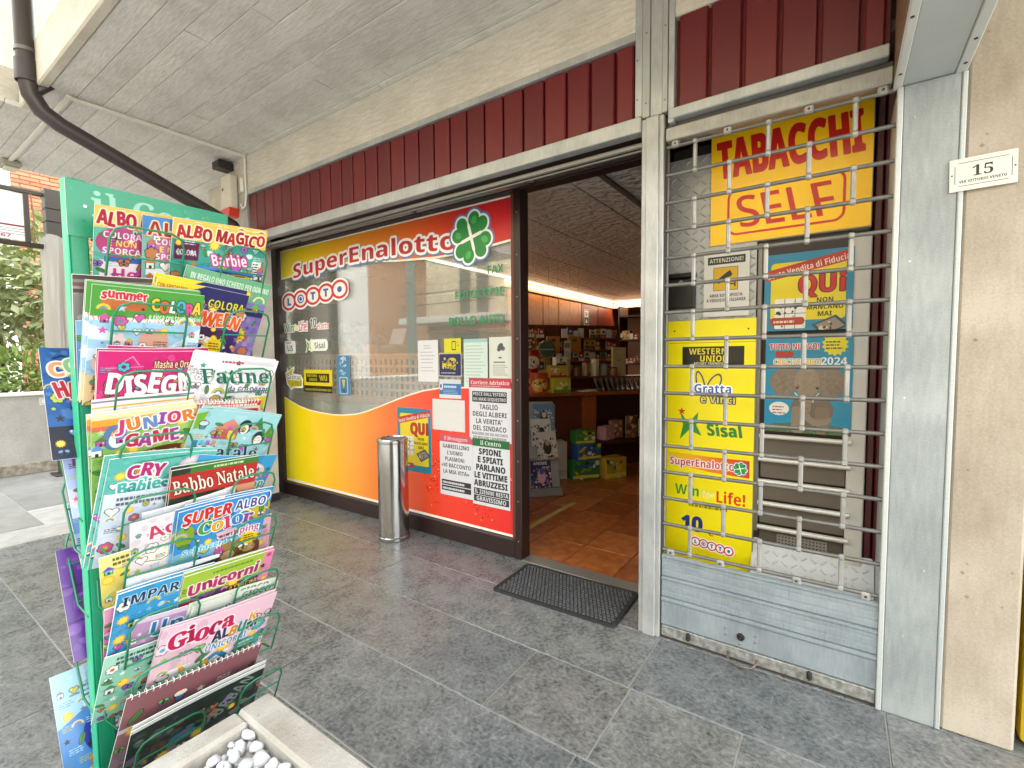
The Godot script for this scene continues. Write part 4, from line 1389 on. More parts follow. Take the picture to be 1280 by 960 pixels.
func clover(bd: Board, cx: float, cy: float, r: float):
	# four hearts with a blue and white rim
	for pass_ in [[0.17, "5c86bb"], [0.09, "ffffff"], [0.0, "2a8f47"]]:
		for k in 4:
			var d := Vector2.from_angle(PI / 6 + k * PI / 2)
			var e := d.orthogonal()
			var grow: float = pass_[0] * r
			for s in [-1, 1]:
				var c: Vector2 = Vector2(cx, cy) + d * r * 0.68 + e * s * r * 0.235
				bd.ell(c.x, c.y, r * 0.29 + grow, r * 0.27 + grow, pass_[1], d.angle())
			bd.poly([Vector2(cx, cy) + d * (r * 0.1 - grow * 2.0), Vector2(cx, cy) + d * r * 0.56 + e * (r * 0.47 + grow), Vector2(cx, cy) + d * r * 0.72, Vector2(cx, cy) + d * r * 0.56 - e * (r * 0.47 + grow)], pass_[1])
	for k in 4:
		var d := Vector2.from_angle(PI / 6 + k * PI / 2)
		bd.ell(cx + d.x * r * 0.66 + d.y * r * 0.2, cy + d.y * r * 0.66 - d.x * r * 0.2, r * 0.17, r * 0.13, "4db860", d.angle())
		var q := d.rotated(PI / 4)
		bd.line([Vector2(cx, cy), Vector2(cx, cy) + q * r * 0.6], r * 0.05, "ffffff")


func lotto_rings(bd: Board, cx: float, cy: float, r: float, step: float, dy: float):
	for pass_ in 3:
		for i in 5:
			var x := cx + (i - 2) * step
			var y := cy + (i - 2) * dy
			if pass_ == 0:
				bd.ell(x, y, r * 1.2, r * 1.2, "ffffff")
			elif pass_ == 1:
				bd.ell(x, y, r, r, "d02a34")
				bd.ell(x, y, r * 0.74, r * 0.74, "fbf8f4")
			else:
				var b := "2a5fae"
				match i:
					0, 2, 3: bd.text("LOTT"[i], x, y, r * 0.78, r, b, b, r * 0.04)
					1:
						bd.ell(x, y, r * 0.46, r * 0.5, b)
						bd.ell(x + r * 0.03, y, r * 0.32, r * 0.35, "fbf8f4")
						bd.ell(x, y, r * 0.2, r * 0.22, b)
					4: bd.ell(x, y, r * 0.28, r * 0.32, b)


func window_prints():
	var zf := WIN + 0.0025
	# upper band
	var bx0 := -4.41
	var bx1 := -1.712
	var by0 := 1.9
	var by1 := 2.325
	var W := 1900
	var H := int(W * (by1 - by0) / (bx1 - bx0))
	var bd := blank_board(W, H)
	var u := 100.0 / (bx1 - bx0)
	var px := func(x: float, y: float) -> Vector2: return Vector2((x - bx0) * u, (by1 - y) * u)
	var low := [[-4.41, 2.055], [-4.3, 2.06], [-4.2, 2.068], [-4.0, 2.08], [-3.6, 2.10], [-3.2, 2.08], [-2.8, 2.035], [-2.4, 2.01], [-2.1, 2.01], [-1.712, 2.04]]
	bd.grad(0, 0, 100, (by1 - by0) * u, [[0.0, "fae71c"], [0.16, "f8d520"], [0.44, "f49a2c"], [0.68, "ee6c2c"], [0.84, "dc342c"], [1.0, "ce202a"]])
	var cut := [px.call(-4.5, 1.7)]
	var rim := []
	for q in low:
		cut.append(px.call(q[0], q[1]))
		rim.append(px.call(q[0], q[1] + 0.008))
	cut.append(px.call(-1.6, 1.7))
	bd.poly(cut, Color(1, 1, 1, 0))
	bd.line(rim, 0.55, "fbf6e6")
	bd.line([px.call(-4.405, 2.055), px.call(-4.405, 2.32), px.call(-1.717, 2.32), px.call(-1.717, 2.04)], 0.45, "fbf6e6")
	var tp: Vector2 = px.call(-3.2, 2.155)
	for q in [["5c86bb", 0.95, 0.35], ["ffffff", 0.75, 0.0]]:
		bd.text("SuperEnalotto", tp.x + q[2], tp.y + q[2], 4.5, 75, q[0], q[0], q[1], 0.0, "b", 0.0, 1.7, 3.0)
	bd.text("SuperEnalotto", tp.x, tp.y, 4.5, 75, "c32a33", null, 0, 0, "b", 0.0, 1.7, 3.0)
	var cp: Vector2 = px.call(-2.065, 2.11)
	clover(bd, cp.x, cp.y, 6.3)
	sticker("window_banner", "yellow to red lottery banner with a green clover across the top of the window", "banner", "", bx0, bx1, by0, by1, zf, bd.done())
	# lower wave
	bx0 = -4.425
	bx1 = -1.727
	by0 = 0.122
	by1 = 1.12
	W = 1300
	H = int(W * (by1 - by0) / (bx1 - bx0))
	bd = blank_board(W, H)
	u = 100.0 / (bx1 - bx0)
	px = func(x: float, y: float) -> Vector2: return Vector2((x - bx0) * u, (by1 - y) * u)
	var top := [[-4.425, 0.945], [-4.3, 0.905], [-4.167, 0.866], [-4.0, 0.838], [-3.827, 0.825], [-3.65, 0.818], [-3.513, 0.822], [-3.336, 0.842], [-3.2, 0.872], [-3.058, 0.915], [-2.88, 0.972], [-2.705, 1.025], [-2.54, 1.066], [-2.367, 1.092], [-2.1, 1.103], [-1.727, 1.095]]
	bd.grad(0, 0, 100, 40, [[0.0, "f3e413"], [0.1, "f5de16"], [0.26, "f6bd2c"], [0.42, "f29a36"], [0.56, "ec6f31"], [0.75, "e5452d"], [1.0, "dc2f2b"]])
	cut = [px.call(-4.5, 1.3)]
	rim = []
	for q in top:
		cut.append(px.call(q[0], q[1]))
		rim.append(px.call(q[0], q[1] - 0.006))
	cut.append(px.call(-1.6, 1.3))
	bd.poly(cut, Color(1, 1, 1, 0))
	bd.line(rim, 0.35, "fbeed8")
	bd.line([px.call(-4.42, 0.14), px.call(-1.73, 0.13)], 0.75, "f6efe2")
	# flecks where the print has worn through
	var g := RandomNumberGenerator.new()
	g.seed = 3
	for q in [[-2.42, 0.42, 0.11, 110], [-2.0, 0.3, 0.1, 70], [-2.3, 0.78, 0.1, 25], [-1.76, 0.5, 0.03, 18]]:
		for i in q[3]:
			var p: Vector2 = px.call(q[0] + g.randfn() * q[2] * 0.6, q[1] + g.randfn() * q[2] * 0.8)
			bd.ell(p.x, p.y, g.randf_range(0.08, 0.32), g.randf_range(0.08, 0.24), ["8e1f1c", "a82620", "b83026", "f08a70"][g.randi() % 4])
	sticker("window_wave", "yellow to red wave print across the lower window", "window print", "", bx0, bx1, by0, by1, zf, bd.done(), 0.22)
	# five rings
	bd = blank_board(520, 240)
	lotto_rings(bd, 50, 23, 11.2, 19.0, -1.8)
	sticker("ring_sticker", "sticker of five red and white rings spelling the lotto name", "sticker", "stickers at the left of the window", -4.41, -3.39, 1.7, 2.03, zf, bd.done())
	# green lettering
	bd = blank_board(640, 560)
	bd.text("FAX", 83, 8, 10, 27, "1f8a56")
	bd.text("FOTOCOPIE", 56, 36, 11, 82, "1f8a56")
	bd.text("BOLLO AUTO", 50, 70, 11, 98, "1f8a56")
	sticker("green_lettering", "green lettering reading FAX, FOTOCOPIE and BOLLO AUTO on the glass", "lettering", "", -2.3, -1.78, 1.465, 1.92, zf, bd.done())
	# small stickers on the left
	bd = blank_board(420, 80)
	bd.text("Win", 14, 13, 10, 24, "3a8a4a", "ffffff", 1.0)
	bd.text("for", 33, 13, 7, 14, "e8d84a", "ffffff", 1.0)
	bd.text("Life!", 46, 12, 11, 20, "d0405a", "ffffff", 1.2)
	bd.text("10", 68, 9, 11, 14, "333842", "ffffff", 1.0)
	bd.text("eLotto", 88, 13, 7, 24, "d05a6a", "ffffff", 1.0)
	sticker("game_sticker", "row of small game lettering under the ring sticker", "sticker", "stickers at the left of the window", -4.4, -3.68, 1.55, 1.69, zf, bd.done())
	bd = blank_board(160, 110)
	bd.rrect(6, 6, 88, 58, 10, "f4f2f2")
	bd.text("PUNTO", 38, 15, 9, 46, "2a2f6a")
	bd.text("LiS", 50, 40, 26, 76, "2a2f6a", null, 0, 0, "b", -0.15)
	sticker("payment_sticker", "small white and navy payment sticker at the window's left edge", "sticker", "stickers at the left of the window", -4.395, -4.19, 1.345, 1.485, zf, bd.done())
	bd = blank_board(260, 120)
	bd.rrect(22, 8, 76, 30, 12, "f4f6f0")
	bd.poly([Vector2(2, 4), Vector2(18, 14), Vector2(30, 4), Vector2(26, 22), Vector2(32, 42), Vector2(14, 34), Vector2(0, 44), Vector2(8, 24)], "f4f6f0")
	bd.poly([Vector2(6, 10), Vector2(16, 18), Vector2(16, 32), Vector2(5, 38), Vector2(11, 24)], "2f8f3a")
	bd.poly([Vector2(18, 18), Vector2(27, 10), Vector2(23, 23), Vector2(28, 37), Vector2(18, 31)], "b7cc2a")
	bd.text("Sisal", 64, 24, 15, 60, "5a6660", null, 0, 0, "b", -0.12)
	sticker("betting_sticker", "white sticker with a green and lime butterfly shape", "sticker", "stickers at the left of the window", -4.045, -3.69, 1.345, 1.505, zf, bd.done())
	bd = blank_board(220, 180)
	bd.poly([Vector2(4, 24), Vector2(12, 20), Vector2(16, 6), Vector2(24, 18), Vector2(50, 2), Vector2(56, 8), Vector2(46, 26), Vector2(88, 30), Vector2(98, 44), Vector2(96, 72), Vector2(48, 74), Vector2(36, 82), Vector2(26, 72), Vector2(12, 62)], "f4f2ea")
	bd.poly([Vector2(8, 28), Vector2(24, 22), Vector2(48, 8), Vector2(40, 28), Vector2(86, 34), Vector2(92, 50), Vector2(88, 66), Vector2(40, 70), Vector2(34, 76), Vector2(16, 58)], "c9c02a")
	bd.text("Gratta", 46, 38, 14, 74, "3a4f9a", "ffffff", 2.2)
	bd.text("e Vinci", 64, 58, 12, 54, "d8c42a", "6a5f1a", 1.5)
	sticker("scratch_sticker", "yellow, white and blue scratch card sticker by the window's left edge", "sticker", "stickers at the left of the window", -4.405, -4.09, 1.005, 1.24, zf, bd.done())
	var pr := print_sheet(260, 136, "f2dd12", [["R", 8, 9, 82, 20, 1, "191917"], ["t", "WESTERN", 30, 14, 6, 36, "f2dd12"], ["t", "UNION", 33, 23, 6, 28, "f2dd12"], ["t", "WU", 70, 19, 12, 28, "f2dd12", null, 0, 0, "b", -0.2], ["r", 0, 37, 100, 16, "191610"], ["t", "INVIA E RICEVI DENARO QUI", 50, 46, 5, 92, "e8d83a"]])
	notice("transfer_sticker", "yellow and black money transfer sticker over the lattice", "sticker", "stickers at the left of the window", -4.08, -3.65, 1.0, 1.205, zf, pr, 0.3)
	pr = print_sheet(100, 200, "3f86b4", [["d", 26, 4, 44, 90, ["d8e6ec", "9cc4d8", "bcd4e0"], 30, 9, 8], ["R", 18, 108, 64, 86, 10, "bcd8e2"], ["R", 24, 114, 52, 76, 8, "3a78a4"], ["p", [Vector2(36, 122), Vector2(64, 122), Vector2(50, 170)], "d8c860"], ["r", 42, 168, 16, 14, "4a4f54"]])
	notice("blue_sticker", "tall blue sticker with a crest, on the glass right of the yellow one", "sticker", "stickers at the left of the window", -3.58, -3.4, 0.99, 1.33, zf, pr, 0.3)
	# papers on the right of the glass
	pr = print_sheet(140, 200, "efedf0", [["m", 30, 18, 40, 2, 8, 2, "8a86a0"], ["m", 14, 40, 74, 4, 12, 2, "9a96ae"], ["m", 14, 92, 74, 2, 12, 2, "a8a4b8"]])
	notice("paper_notice", "plain white paper notice left of the navy lottery card", "notice", "papers taped to the window", -2.59, -2.385, 1.128, 1.432, zf, pr, 0.7)
	pr = print_sheet(110, 74, "e6de1e", [["R", 46, 12, 24, 42, 4, "3a3a1c"], ["R", 49, 17, 18, 32, 1, "e6de1e"], ["l", [Vector2(76, 22), Vector2(84, 16)], 2, "3a3a1c"], ["l", [Vector2(76, 32), Vector2(88, 32)], 2, "3a3a1c"]])
	notice("yellow_card", "small yellow card with a telephone outline above the navy card", "notice", "papers taped to the window", -2.325, -2.168, 1.336, 1.438, zf, pr, 0.4)
	pr = print_sheet(150, 116, "e9e9ee", [["R", 2, 2, 96, 73, 5, "20285c"], ["d", 18, 18, 64, 34, ["e7cf3c"], 40, 8, 5], ["t", "Lotteria", 50, 28, 12, 62, "20284c"], ["t", "Italia", 52, 46, 12, 46, "20284c"], ["m", 10, 64, 80, 1, 6, 4, "c8ccd8"]])
	notice("navy_card", "navy blue lottery card with yellow lettering on the glass", "notice", "papers taped to the window", -2.378, -2.166, 1.172, 1.333, zf, pr, 0.35)
	pr = print_sheet(150, 90, "3a78b8", [["r", 0, 0, 100, 14, "dfe3e6"], ["r", 0, 48, 100, 12, "e8e8ea"], ["e", 9, 22, 9, 13, "e8ecf0"], ["e", 8, 22, 4, 7, "2a4a8a"], ["m", 22, 20, 70, 1, 9, 7, "e8f0f6"], ["m", 18, 33, 70, 3, 5, 2, "b8d0e6"]])
	notice("blue_card", "small blue and white service card below the navy card", "notice", "papers taped to the window", -2.376, -2.17, 1.015, 1.15, zf + 0.0015, pr, 0.35)
	pr = print_sheet(140, 180, "dfeee6", [["r", 0, 0, 100, 10, "a8d4d0"], ["m", 8, 18, 84, 12, 8.5, 2, "9cc0b0"]])
	notice("green_form", "pale green printed form beside the navy card", "notice", "papers taped to the window", -2.143, -1.936, 1.1, 1.43, zf, pr, 0.6)
	pr = print_sheet(140, 196, "e4e8dc", [["e", 50, 30, 14, 9, "5a5d58", -0.6], ["e", 62, 36, 9, 7, "6a6d68"], ["p", [Vector2(34, 40), Vector2(58, 22), Vector2(66, 34), Vector2(44, 46)], "55585a"], ["r", 42, 62, 14, 4, "44483f"], ["m", 20, 76, 64, 1, 6, 4, "55594e"], ["m", 16, 86, 72, 6, 6, 2, "8a8f82"]])
	notice("camera_notice", "pale notice with a grey camera picture at the window's right edge", "notice", "papers taped to the window", -1.922, -1.74, 1.14, 1.436, zf, pr, 0.6)
	pr = print_sheet(200, 144, "e9e8e4", [["l", [Vector2(0, 30), Vector2(40, 22), Vector2(100, 30)], 0.5, "d8d7d2"], ["l", [Vector2(0, 50), Vector2(60, 46), Vector2(100, 54)], 0.5, "dbdad5"]])
	notice("blank_sheet", "blank white sheet of paper on the orange print", "notice", "papers taped to the window", -2.448, -2.14, 0.782, 1.005, zf + 0.001, pr, 0.75, 0.003)
	# newspaper placards
	pr = print_sheet(360, 424, "e8e8ee", [["r", 0, 0, 100, 18, "cc4453"], ["t", "Corriere Adriatico", 50, 8.5, 7, 92, "f6eeee", null, 0, 0, "R"], ["m", 6, 14.5, 88, 1, 3, 1.2, "f0d8d8"], ["r", 8, 25, 82, 20, "2f2f34"], ["t", "PESCE DALL'ESTERO", 49, 30, 6, 78, "e8e8ee"], ["t", "UN MAXI SEQUESTRO", 49, 39.5, 6, 78, "e8e8ee"], ["t", "TAGLIO", 48, 54, 9, 44, "2c2c32"], ["t", "DEGLI ALBERI", 49, 67.5, 9, 82, "2c2c32"], ["t", "LA VERITA'", 48, 81, 9, 66, "2c2c32"], ["t", "DEL SINDACO", 49, 94, 9, 80, "2c2c32"], ["t", "RAGAZZINO USO DAL RACCONTO", 49, 104.5, 5, 86, "54545a"], ["t", "DEI MIGLIORI CARABINIERI", 49, 112, 5, 80, "54545a"]])
	notice("newspaper_placard", "newspaper placard with a red header, highest of the three", "placard", "newspaper placards on the window", -2.098, -1.745, 0.74, 1.165, zf + 0.002, pr, 0.7, 0.002)
	pr = print_sheet(300, 434, "e6e7ee", [["r", 0, 0, 100, 18, "d8576a"], ["t", "Il Messaggero", 50, 9, 8, 72, "f4dfe2", null, 0, 0, "R"], ["t", "GABRIELLINO", 50, 28, 9, 84, "2c2c34"], ["t", "L'UOMO", 47, 43, 9, 50, "2c2c34"], ["t", "PLASMON:", 47, 58, 9, 62, "2c2c34"], ["t", "«VI RACCONTO", 50, 73, 9, 92, "2c2c34"], ["t", "LA MIA VITA»", 50, 88, 9, 82, "2c2c34"], ["r", 5, 108, 90, 12, "2f2f36"], ["r", 5, 122, 90, 12, "2f2f36"], ["m", 8, 112, 84, 1, 5, 5, "e6e7ee"], ["m", 8, 126, 84, 1, 5, 5, "e6e7ee"]])
	notice("newspaper_placard", "newspaper placard with a pink header, left of the green one", "placard", "newspaper placards on the window", -2.38, -2.075, 0.315, 0.756, zf + 0.002, pr, 0.7, 0.002)
	pr = print_sheet(320, 466, "e6e8ee", [["r", 0, 0, 100, 17, "23703f"], ["t", "il Centro", 50, 8.5, 9, 66, "f2f4ee", null, 0, 0, "R"], ["t", "SPIONI", 48, 27.5, 12.5, 70, "2a2a30", "2a2a30", 0.5], ["t", "E SPIATI", 48, 45, 12.5, 86, "2a2a30", "2a2a30", 0.5], ["t", "PARLANO", 49, 62.5, 12.5, 86, "2a2a30", "2a2a30", 0.5], ["t", "LE VITTIME", 49, 80, 12.5, 90, "2a2a30", "2a2a30", 0.5], ["t", "ABRUZZESI", 49, 97.5, 12.5, 90, "2a2a30", "2a2a30", 0.5], ["r", 3, 109, 94, 14, "2c2c32"], ["r", 3, 124.5, 94, 14, "2c2c32"], ["t", "IL 22ENNE RESTA", 50, 116, 9, 90, "ecedf2"], ["t", "GRAVISSIMO", 50, 131.5, 9.5, 88, "ecedf2"]])
	notice("newspaper_placard", "newspaper placard with a green header, lowest on the right", "placard", "newspaper placards on the window", -2.072, -1.758, 0.295, 0.752, zf + 0.004, pr, 0.7, 0.002)
	qui_poster("poster", "teal and yellow puzzle poster on the window behind the bin", -2.825, -2.465, 0.44, 0.925, zf + 0.002)


func qui_poster(n: String, label: String, x0: float, x1: float, y0: float, y1: float, z: float):
	var t := 100.0 * (y1 - y0) / (x1 - x0)
	var pr := print_sheet(300, int(300 * (y1 - y0) / (x1 - x0)), "1f88ac", [["R", 8, 12, 84, t - 26, 5, "f0d81e"], ["p", [Vector2(2, 22), Vector2(98, 2), Vector2(98, 16), Vector2(2, 36)], "c43028"], ["t", "Sosta Vendita di Fiducia", 50, 20, 7.5, 94, "f6ece0", null, 0, -0.2], ["t", "QUi", 66, 43, 22, 58, "d01f24", "7a1014", 1.4], ["t", "NON", 70, 64, 6, 22, "22200c"], ["t", "MANCANO", 70, 73, 6, 40, "22200c"], ["t", "MAI", 70, 82, 6, 20, "22200c"], ["R", 13, 60, 36, 40, 2, "f4f0e4"], ["d", 15, 62, 32, 36, ["2a2a28", "f4f0e4", "2a2a28", "d8d4c8"], 40, 2.2, 17], ["l", [Vector2(13, 70), Vector2(49, 70)], 0.6, "3a3a36"], ["l", [Vector2(13, 80), Vector2(49, 80)], 0.6, "3a3a36"], ["l", [Vector2(13, 90), Vector2(49, 90)], 0.6, "3a3a36"], ["l", [Vector2(25, 60), Vector2(25, 100)], 0.6, "3a3a36"], ["l", [Vector2(37, 60), Vector2(37, 100)], 0.6, "3a3a36"], ["p", [Vector2(56, 96), Vector2(82, 84), Vector2(96, 98), Vector2(70, 112)], "174a5c"], ["p", [Vector2(60, 96), Vector2(81, 87), Vector2(92, 98), Vector2(71, 108)], "9a8a7c"], ["d", 66, 91, 20, 12, ["3a302a", "d8cfc4"], 10, 3, 4], ["R", 8, t - 18, 40, 10, 4, "b83a22"], ["m", 12, t - 14, 30, 1, 4, 3, "f4e8d8"]])
	notice(n, label, "poster", "puzzle magazine posters", x0, x1, y0, y1, z, pr, 0.3)


# ---------------------------------------------------------------- the bay behind the shutter
func machine_bay():
	var zb := -0.25
	var dark := mat("6e5a50", 0.7)
	sslab("bay_back", Vector3(-0.715, 0.0, -0.5), Vector3(0.6, 3.0, -0.46), mat("6e5a50", 0.8), "back of the shutter bay")
	sslab("bay_top", Vector3(-0.66, 2.46, -0.455), Vector3(0.3, 2.5, -0.1), dark, "top of the shutter bay")
	var vm := thing("vending_machine", "tall tobacco vending machine standing in the bay behind the grille", "vending machine", Vector3(0, 0, 0))
	slab(vm, "cabinet", Vector3(-0.7, 0.05, -0.455), Vector3(0.02, 2.3, zb - 0.03), mat("302622", 0.5), 0.004)
	var tread := mat("b4b5b4", 0.4, 0.25, "brushed", 0.3)
	# tread plate with its raised bars
	var tp := MB.new()
	tp.box(Vector3(0.39, 0.78, 0.004), 0.001)
	for i in 11:
		for j in 21:
			tp.xf = Transform3D(Basis(Vector3.BACK, 0.7 if (i + j) % 2 == 0 else -0.7).scaled_local(Vector3(1, 1, 1)), Vector3(-0.178 + i * 0.0356, -0.37 + j * 0.037, 0.0035))
			tp.box(Vector3(0.03, 0.008, 0.007), 0.003)
	part(vm, "tread_plate", tp.mesh(), tread, at(-0.515, 1.855, zb - 0.012))
	slab(vm, "white_frame", Vector3(0.03, 0.3, zb - 0.06), Vector3(0.092, 1.78, zb - 0.005), mat("c9c4bd", 0.5, 0, "soft", 0.5), 0.004)
	slab(vm, "window_rim", Vector3(-0.315, 0.5, zb - 0.025), Vector3(-0.295, 1.8, zb - 0.004), mat("7b766f", 0.4, 0.5), 0.003)
	var beige: StandardMaterial3D = mat("655c52", 0.5, 0.2, "soft", 0.4)
	var bar := mat("d6d2cb", 0.4, 0.3, "soft", 0.3)
	var y := 0.94
	for q in [0.105, 0.1, 0.1, 0.11]:
		slab(vm, "drawer", Vector3(-0.29, y - q + 0.014, zb - 0.028), Vector3(0.028, y - 0.012, zb - 0.018), beige, 0.002)
		part(vm, "drawer_rail", tubem([Vector3(-0.295, y, zb), Vector3(0.045, y, zb)], 0.011, 10), bar)
		y -= q
	slab(vm, "tray", Vector3(-0.29, 0.36, zb - 0.028), Vector3(0.028, y - 0.012, zb - 0.02), mat("4e473f", 0.5, 0.2), 0.002)
	part(vm, "drawer_rail", tubem([Vector3(-0.295, y, zb), Vector3(0.045, y, zb)], 0.011, 10), bar)
	var vent := MB.new()
	vent.box(Vector3(0.19, 0.075, 0.003), 0.001)
	part(vm, "vent", vent.mesh(), mat("8a857e", 0.4, 0.5), at(-0.122, 0.462, zb - 0.016))
	var holes := MB.new()
	for i in 14:
		for j in 5:
			holes.box(Vector3(0.006, 0.006, 0.002), 0.0005, Vector3(-0.085 + i * 0.013, -0.028 + j * 0.014, 0))
	part(vm, "vent_holes", holes.mesh(), mat("25211e", 0.7), at(-0.122, 0.462, zb - 0.0138)).set_meta("kind", "stuff")
	var base := MB.new()
	base.box(Vector3(0.45, 0.005, 0.16), 0.001)
	for i in 12:
		for j in 4:
			base.xf = Transform3D(Basis(Vector3.UP, 0.7 if (i + j) % 2 == 0 else -0.7), Vector3(-0.2 + i * 0.036, 0.003, -0.06 + j * 0.036))
			base.box(Vector3(0.026, 0.004, 0.008), 0.0015)
	part(vm, "foot_plate", base.mesh(), tread, Transform3D(Basis(Vector3.RIGHT, 1.1), Vector3(-0.09, 0.39, zb + 0.01)))
	slab(vm, "plinth", Vector3(-0.69, 0.0, -0.45), Vector3(0.12, 0.34, zb - 0.04), mat("3a3632", 0.6), 0.003)
	var rp := thing("red_cladding", "dark red ribbed panel at the right of the shutter bay", "panel")
	for i in 3:
		slab(rp, "rib", Vector3(0.096 + i * 0.03, 0.02, zb - 0.07), Vector3(0.122 + i * 0.03, 2.45, zb - 0.03 + 0.01 * (i % 2)), mat("4c0c12", 0.4, 0, "soft", 0.4), 0.004)
	# sign
	var pr := print_sheet(560, 570, "ffc81c", [["t", "TABACCHI", 50, 38, 27, 90, "c32420", "c32420", 0.7, 0.0, "b", -0.08], ["R", 12, 61, 74, 35, 7, "c32420"], ["R", 13.6, 62.6, 70.8, 31.8, 5.6, "ffc81c"], ["t", "SELF", 49, 79, 23, 62, "c32420", "c32420", 0.35, 0, "s", -0.2]])
	var sg := thing("tobacco_sign", "large yellow sign with red tobacco lettering above the machine", "sign", Vector3(-0.216, 1.812, zb))
	slab(sg, "box", Vector3(-0.303, 0.0, -0.09), Vector3(0.303, 0.61, -0.003), mat("c9c4b4", 0.4), 0.003)
	part(sg, "face", sheetm(0.6, 0.605, 0.002, pr[1]), atlas_mat(pr[0], 0.25, 1.0), at(0, 0.0025, 0))
	# notice
	pr = print_sheet(200, 300, "e6e3dc", [["r", 9, 11, 82, 18, "1c1a18"], ["t", "ATTENZIONE!", 50, 20, 9, 74, "e6dfd0"], ["r", 22, 36, 54, 54, "2a2418"], ["r", 23, 37, 52, 52, "e3b41c"], ["p", [Vector2(28, 66), Vector2(52, 48), Vector2(58, 58), Vector2(34, 74)], "1c1a14"], ["p", [Vector2(50, 50), Vector2(58, 44), Vector2(64, 54), Vector2(58, 60)], "1c1a14"], ["r", 54, 74, 16, 3, "1c1a14"], ["r", 68, 68, 3, 14, "1c1a14"], ["t", "AREA SOTTOPOSTA", 50, 101, 7, 72, "2a2824"], ["t", "A VIDEOSORVEGLIANZA", 50, 112, 7, 86, "2a2824"], ["m", 6, 130, 88, 2, 6, 2, "4a4844"]])
	notice("warning_notice", "white warning notice headed ATTENZIONE on the tread plate", "notice", "", -0.542, -0.347, 1.485, 1.782, zb + 0.002, pr, 0.3)
	var kb := thing("coin_box", "small black box fixed on the tread plate beside the notice", "box", Vector3(-0.64, 1.53, zb))
	slab(kb, "body", Vector3(-0.062, 0.0, -0.008), Vector3(0.062, 0.14, 0.03), mat("1d1b1a", 0.45), 0.005)
	slab(kb, "lid", Vector3(-0.065, 0.145, -0.008), Vector3(0.065, 0.168, 0.038), mat("161514", 0.4), 0.005)
	part(kb, "lock", lathem([Vector2(0, 0), Vector2(0.009, 0), Vector2(0.009, 0.004), Vector2(0, 0.004)], 14), mat("b9b6b0", 0.3, 0.9), Transform3D(Basis(Vector3.RIGHT, PI / 2), Vector3(0, 0.125, 0.03)))
	# yellow panel of logos
	var bd := Board.new(410, 1180, hx("f4e210"), self)
	draw(bd, [["r", 0, 26, 100, 0.8, "b0a30c"], ["e", 8, 12, 1, 1, "4a4518"], ["e", 92, 12, 1, 1, "4a4518"], ["r", 18, 31, 70, 22, "1c1a14"], ["t", "WESTERN", 48, 36.5, 7, 52, "f0dc14"], ["t", "UNION", 55, 45, 7, 38, "f0dc14"], ["t", "MONEY TRANSFER", 50, 50.6, 3, 56, "e8dfae"],
		["e", 55, 76, 7, 15, "2a3a7a", 0.5], ["e", 55, 76, 5.4, 13, "f4e210", 0.5], ["e", 40, 74, 5, 15, "2a3a7a", -0.25], ["e", 40, 74, 3.4, 13, "f4e210", -0.25], ["t", "Gratta", 54, 80, 10, 60, "3a5fb0", "ffffff", 1.5], ["t", "e Vinci", 60, 92, 9, 46, "e8d020", "2a3a7a", 1.2],
		["p", [Vector2(16, 108), Vector2(26, 122), Vector2(38, 108), Vector2(36, 124), Vector2(42, 136), Vector2(27, 130), Vector2(16, 142), Vector2(20, 124)], "2f8f3a"], ["b", 18, 108, 5, 2, 5, "c83a24"], ["t", "Sisal", 68, 128, 13, 54, "2f8038", "2f8038", 0.4, 0, "b", -0.15]])
	bd.grad(0, 158, 96, 26, [[0.0, "f0d81c"], [0.45, "ef9a2a"], [1.0, "d83228"]])
	bd.poly([Vector2(0, 158), Vector2(96, 150), Vector2(96, 160), Vector2(50, 160)], "f4e210")
	bd.poly([Vector2(0, 172), Vector2(50, 178), Vector2(96, 180), Vector2(96, 190), Vector2(0, 190)], "f4e210")
	draw(bd, [["t", "SuperEnalotto", 42, 169, 9, 76, "c43a62", "f6ece0", 1.0]])
	clover(bd, 86, 170, 7.5)
	draw(bd, [["t", "Win", 26, 203, 12, 30, "2f8f3a"], ["t", "for", 51, 205, 9, 16, "e8e2b0"], ["t", "Life!", 76, 206, 13, 34, "d02a24"], ["m", 28, 219, 56, 1, 4, 3, "8a7f1a"],
		["t", "10", 32, 243, 17, 34, "24357e", "24357e", 0.8], ["t", "e", 55, 250, 8, 8, "c83a52"]])
	lotto_rings(bd, 56, 266, 5.6, 9.6, 1.0)
	pr = lay(bd.done())
	var yp := thing("logo_panel", "tall yellow panel of lottery and payment logos behind the grille", "sign panel", Vector3(-0.51, 0.3, zb + 0.006))
	part(yp, "face", sheetm(0.39, 1.172, 0.003, pr[1]), atlas_mat(pr[0], 0.3, 0.97))
	slab(yp, "edge", Vector3(0.1955, 0.0, -0.02), Vector3(0.2, 1.172, 0.001), mat("8d8a86", 0.4, 0.6), 0.001)
	qui_poster("poster", "teal and yellow puzzle poster behind the grille over the calendar", -0.286, 0.036, 1.408, 1.74, zb)
	# elephant calendar
	var e1 := "94816d"
	var e2 := "75655a"
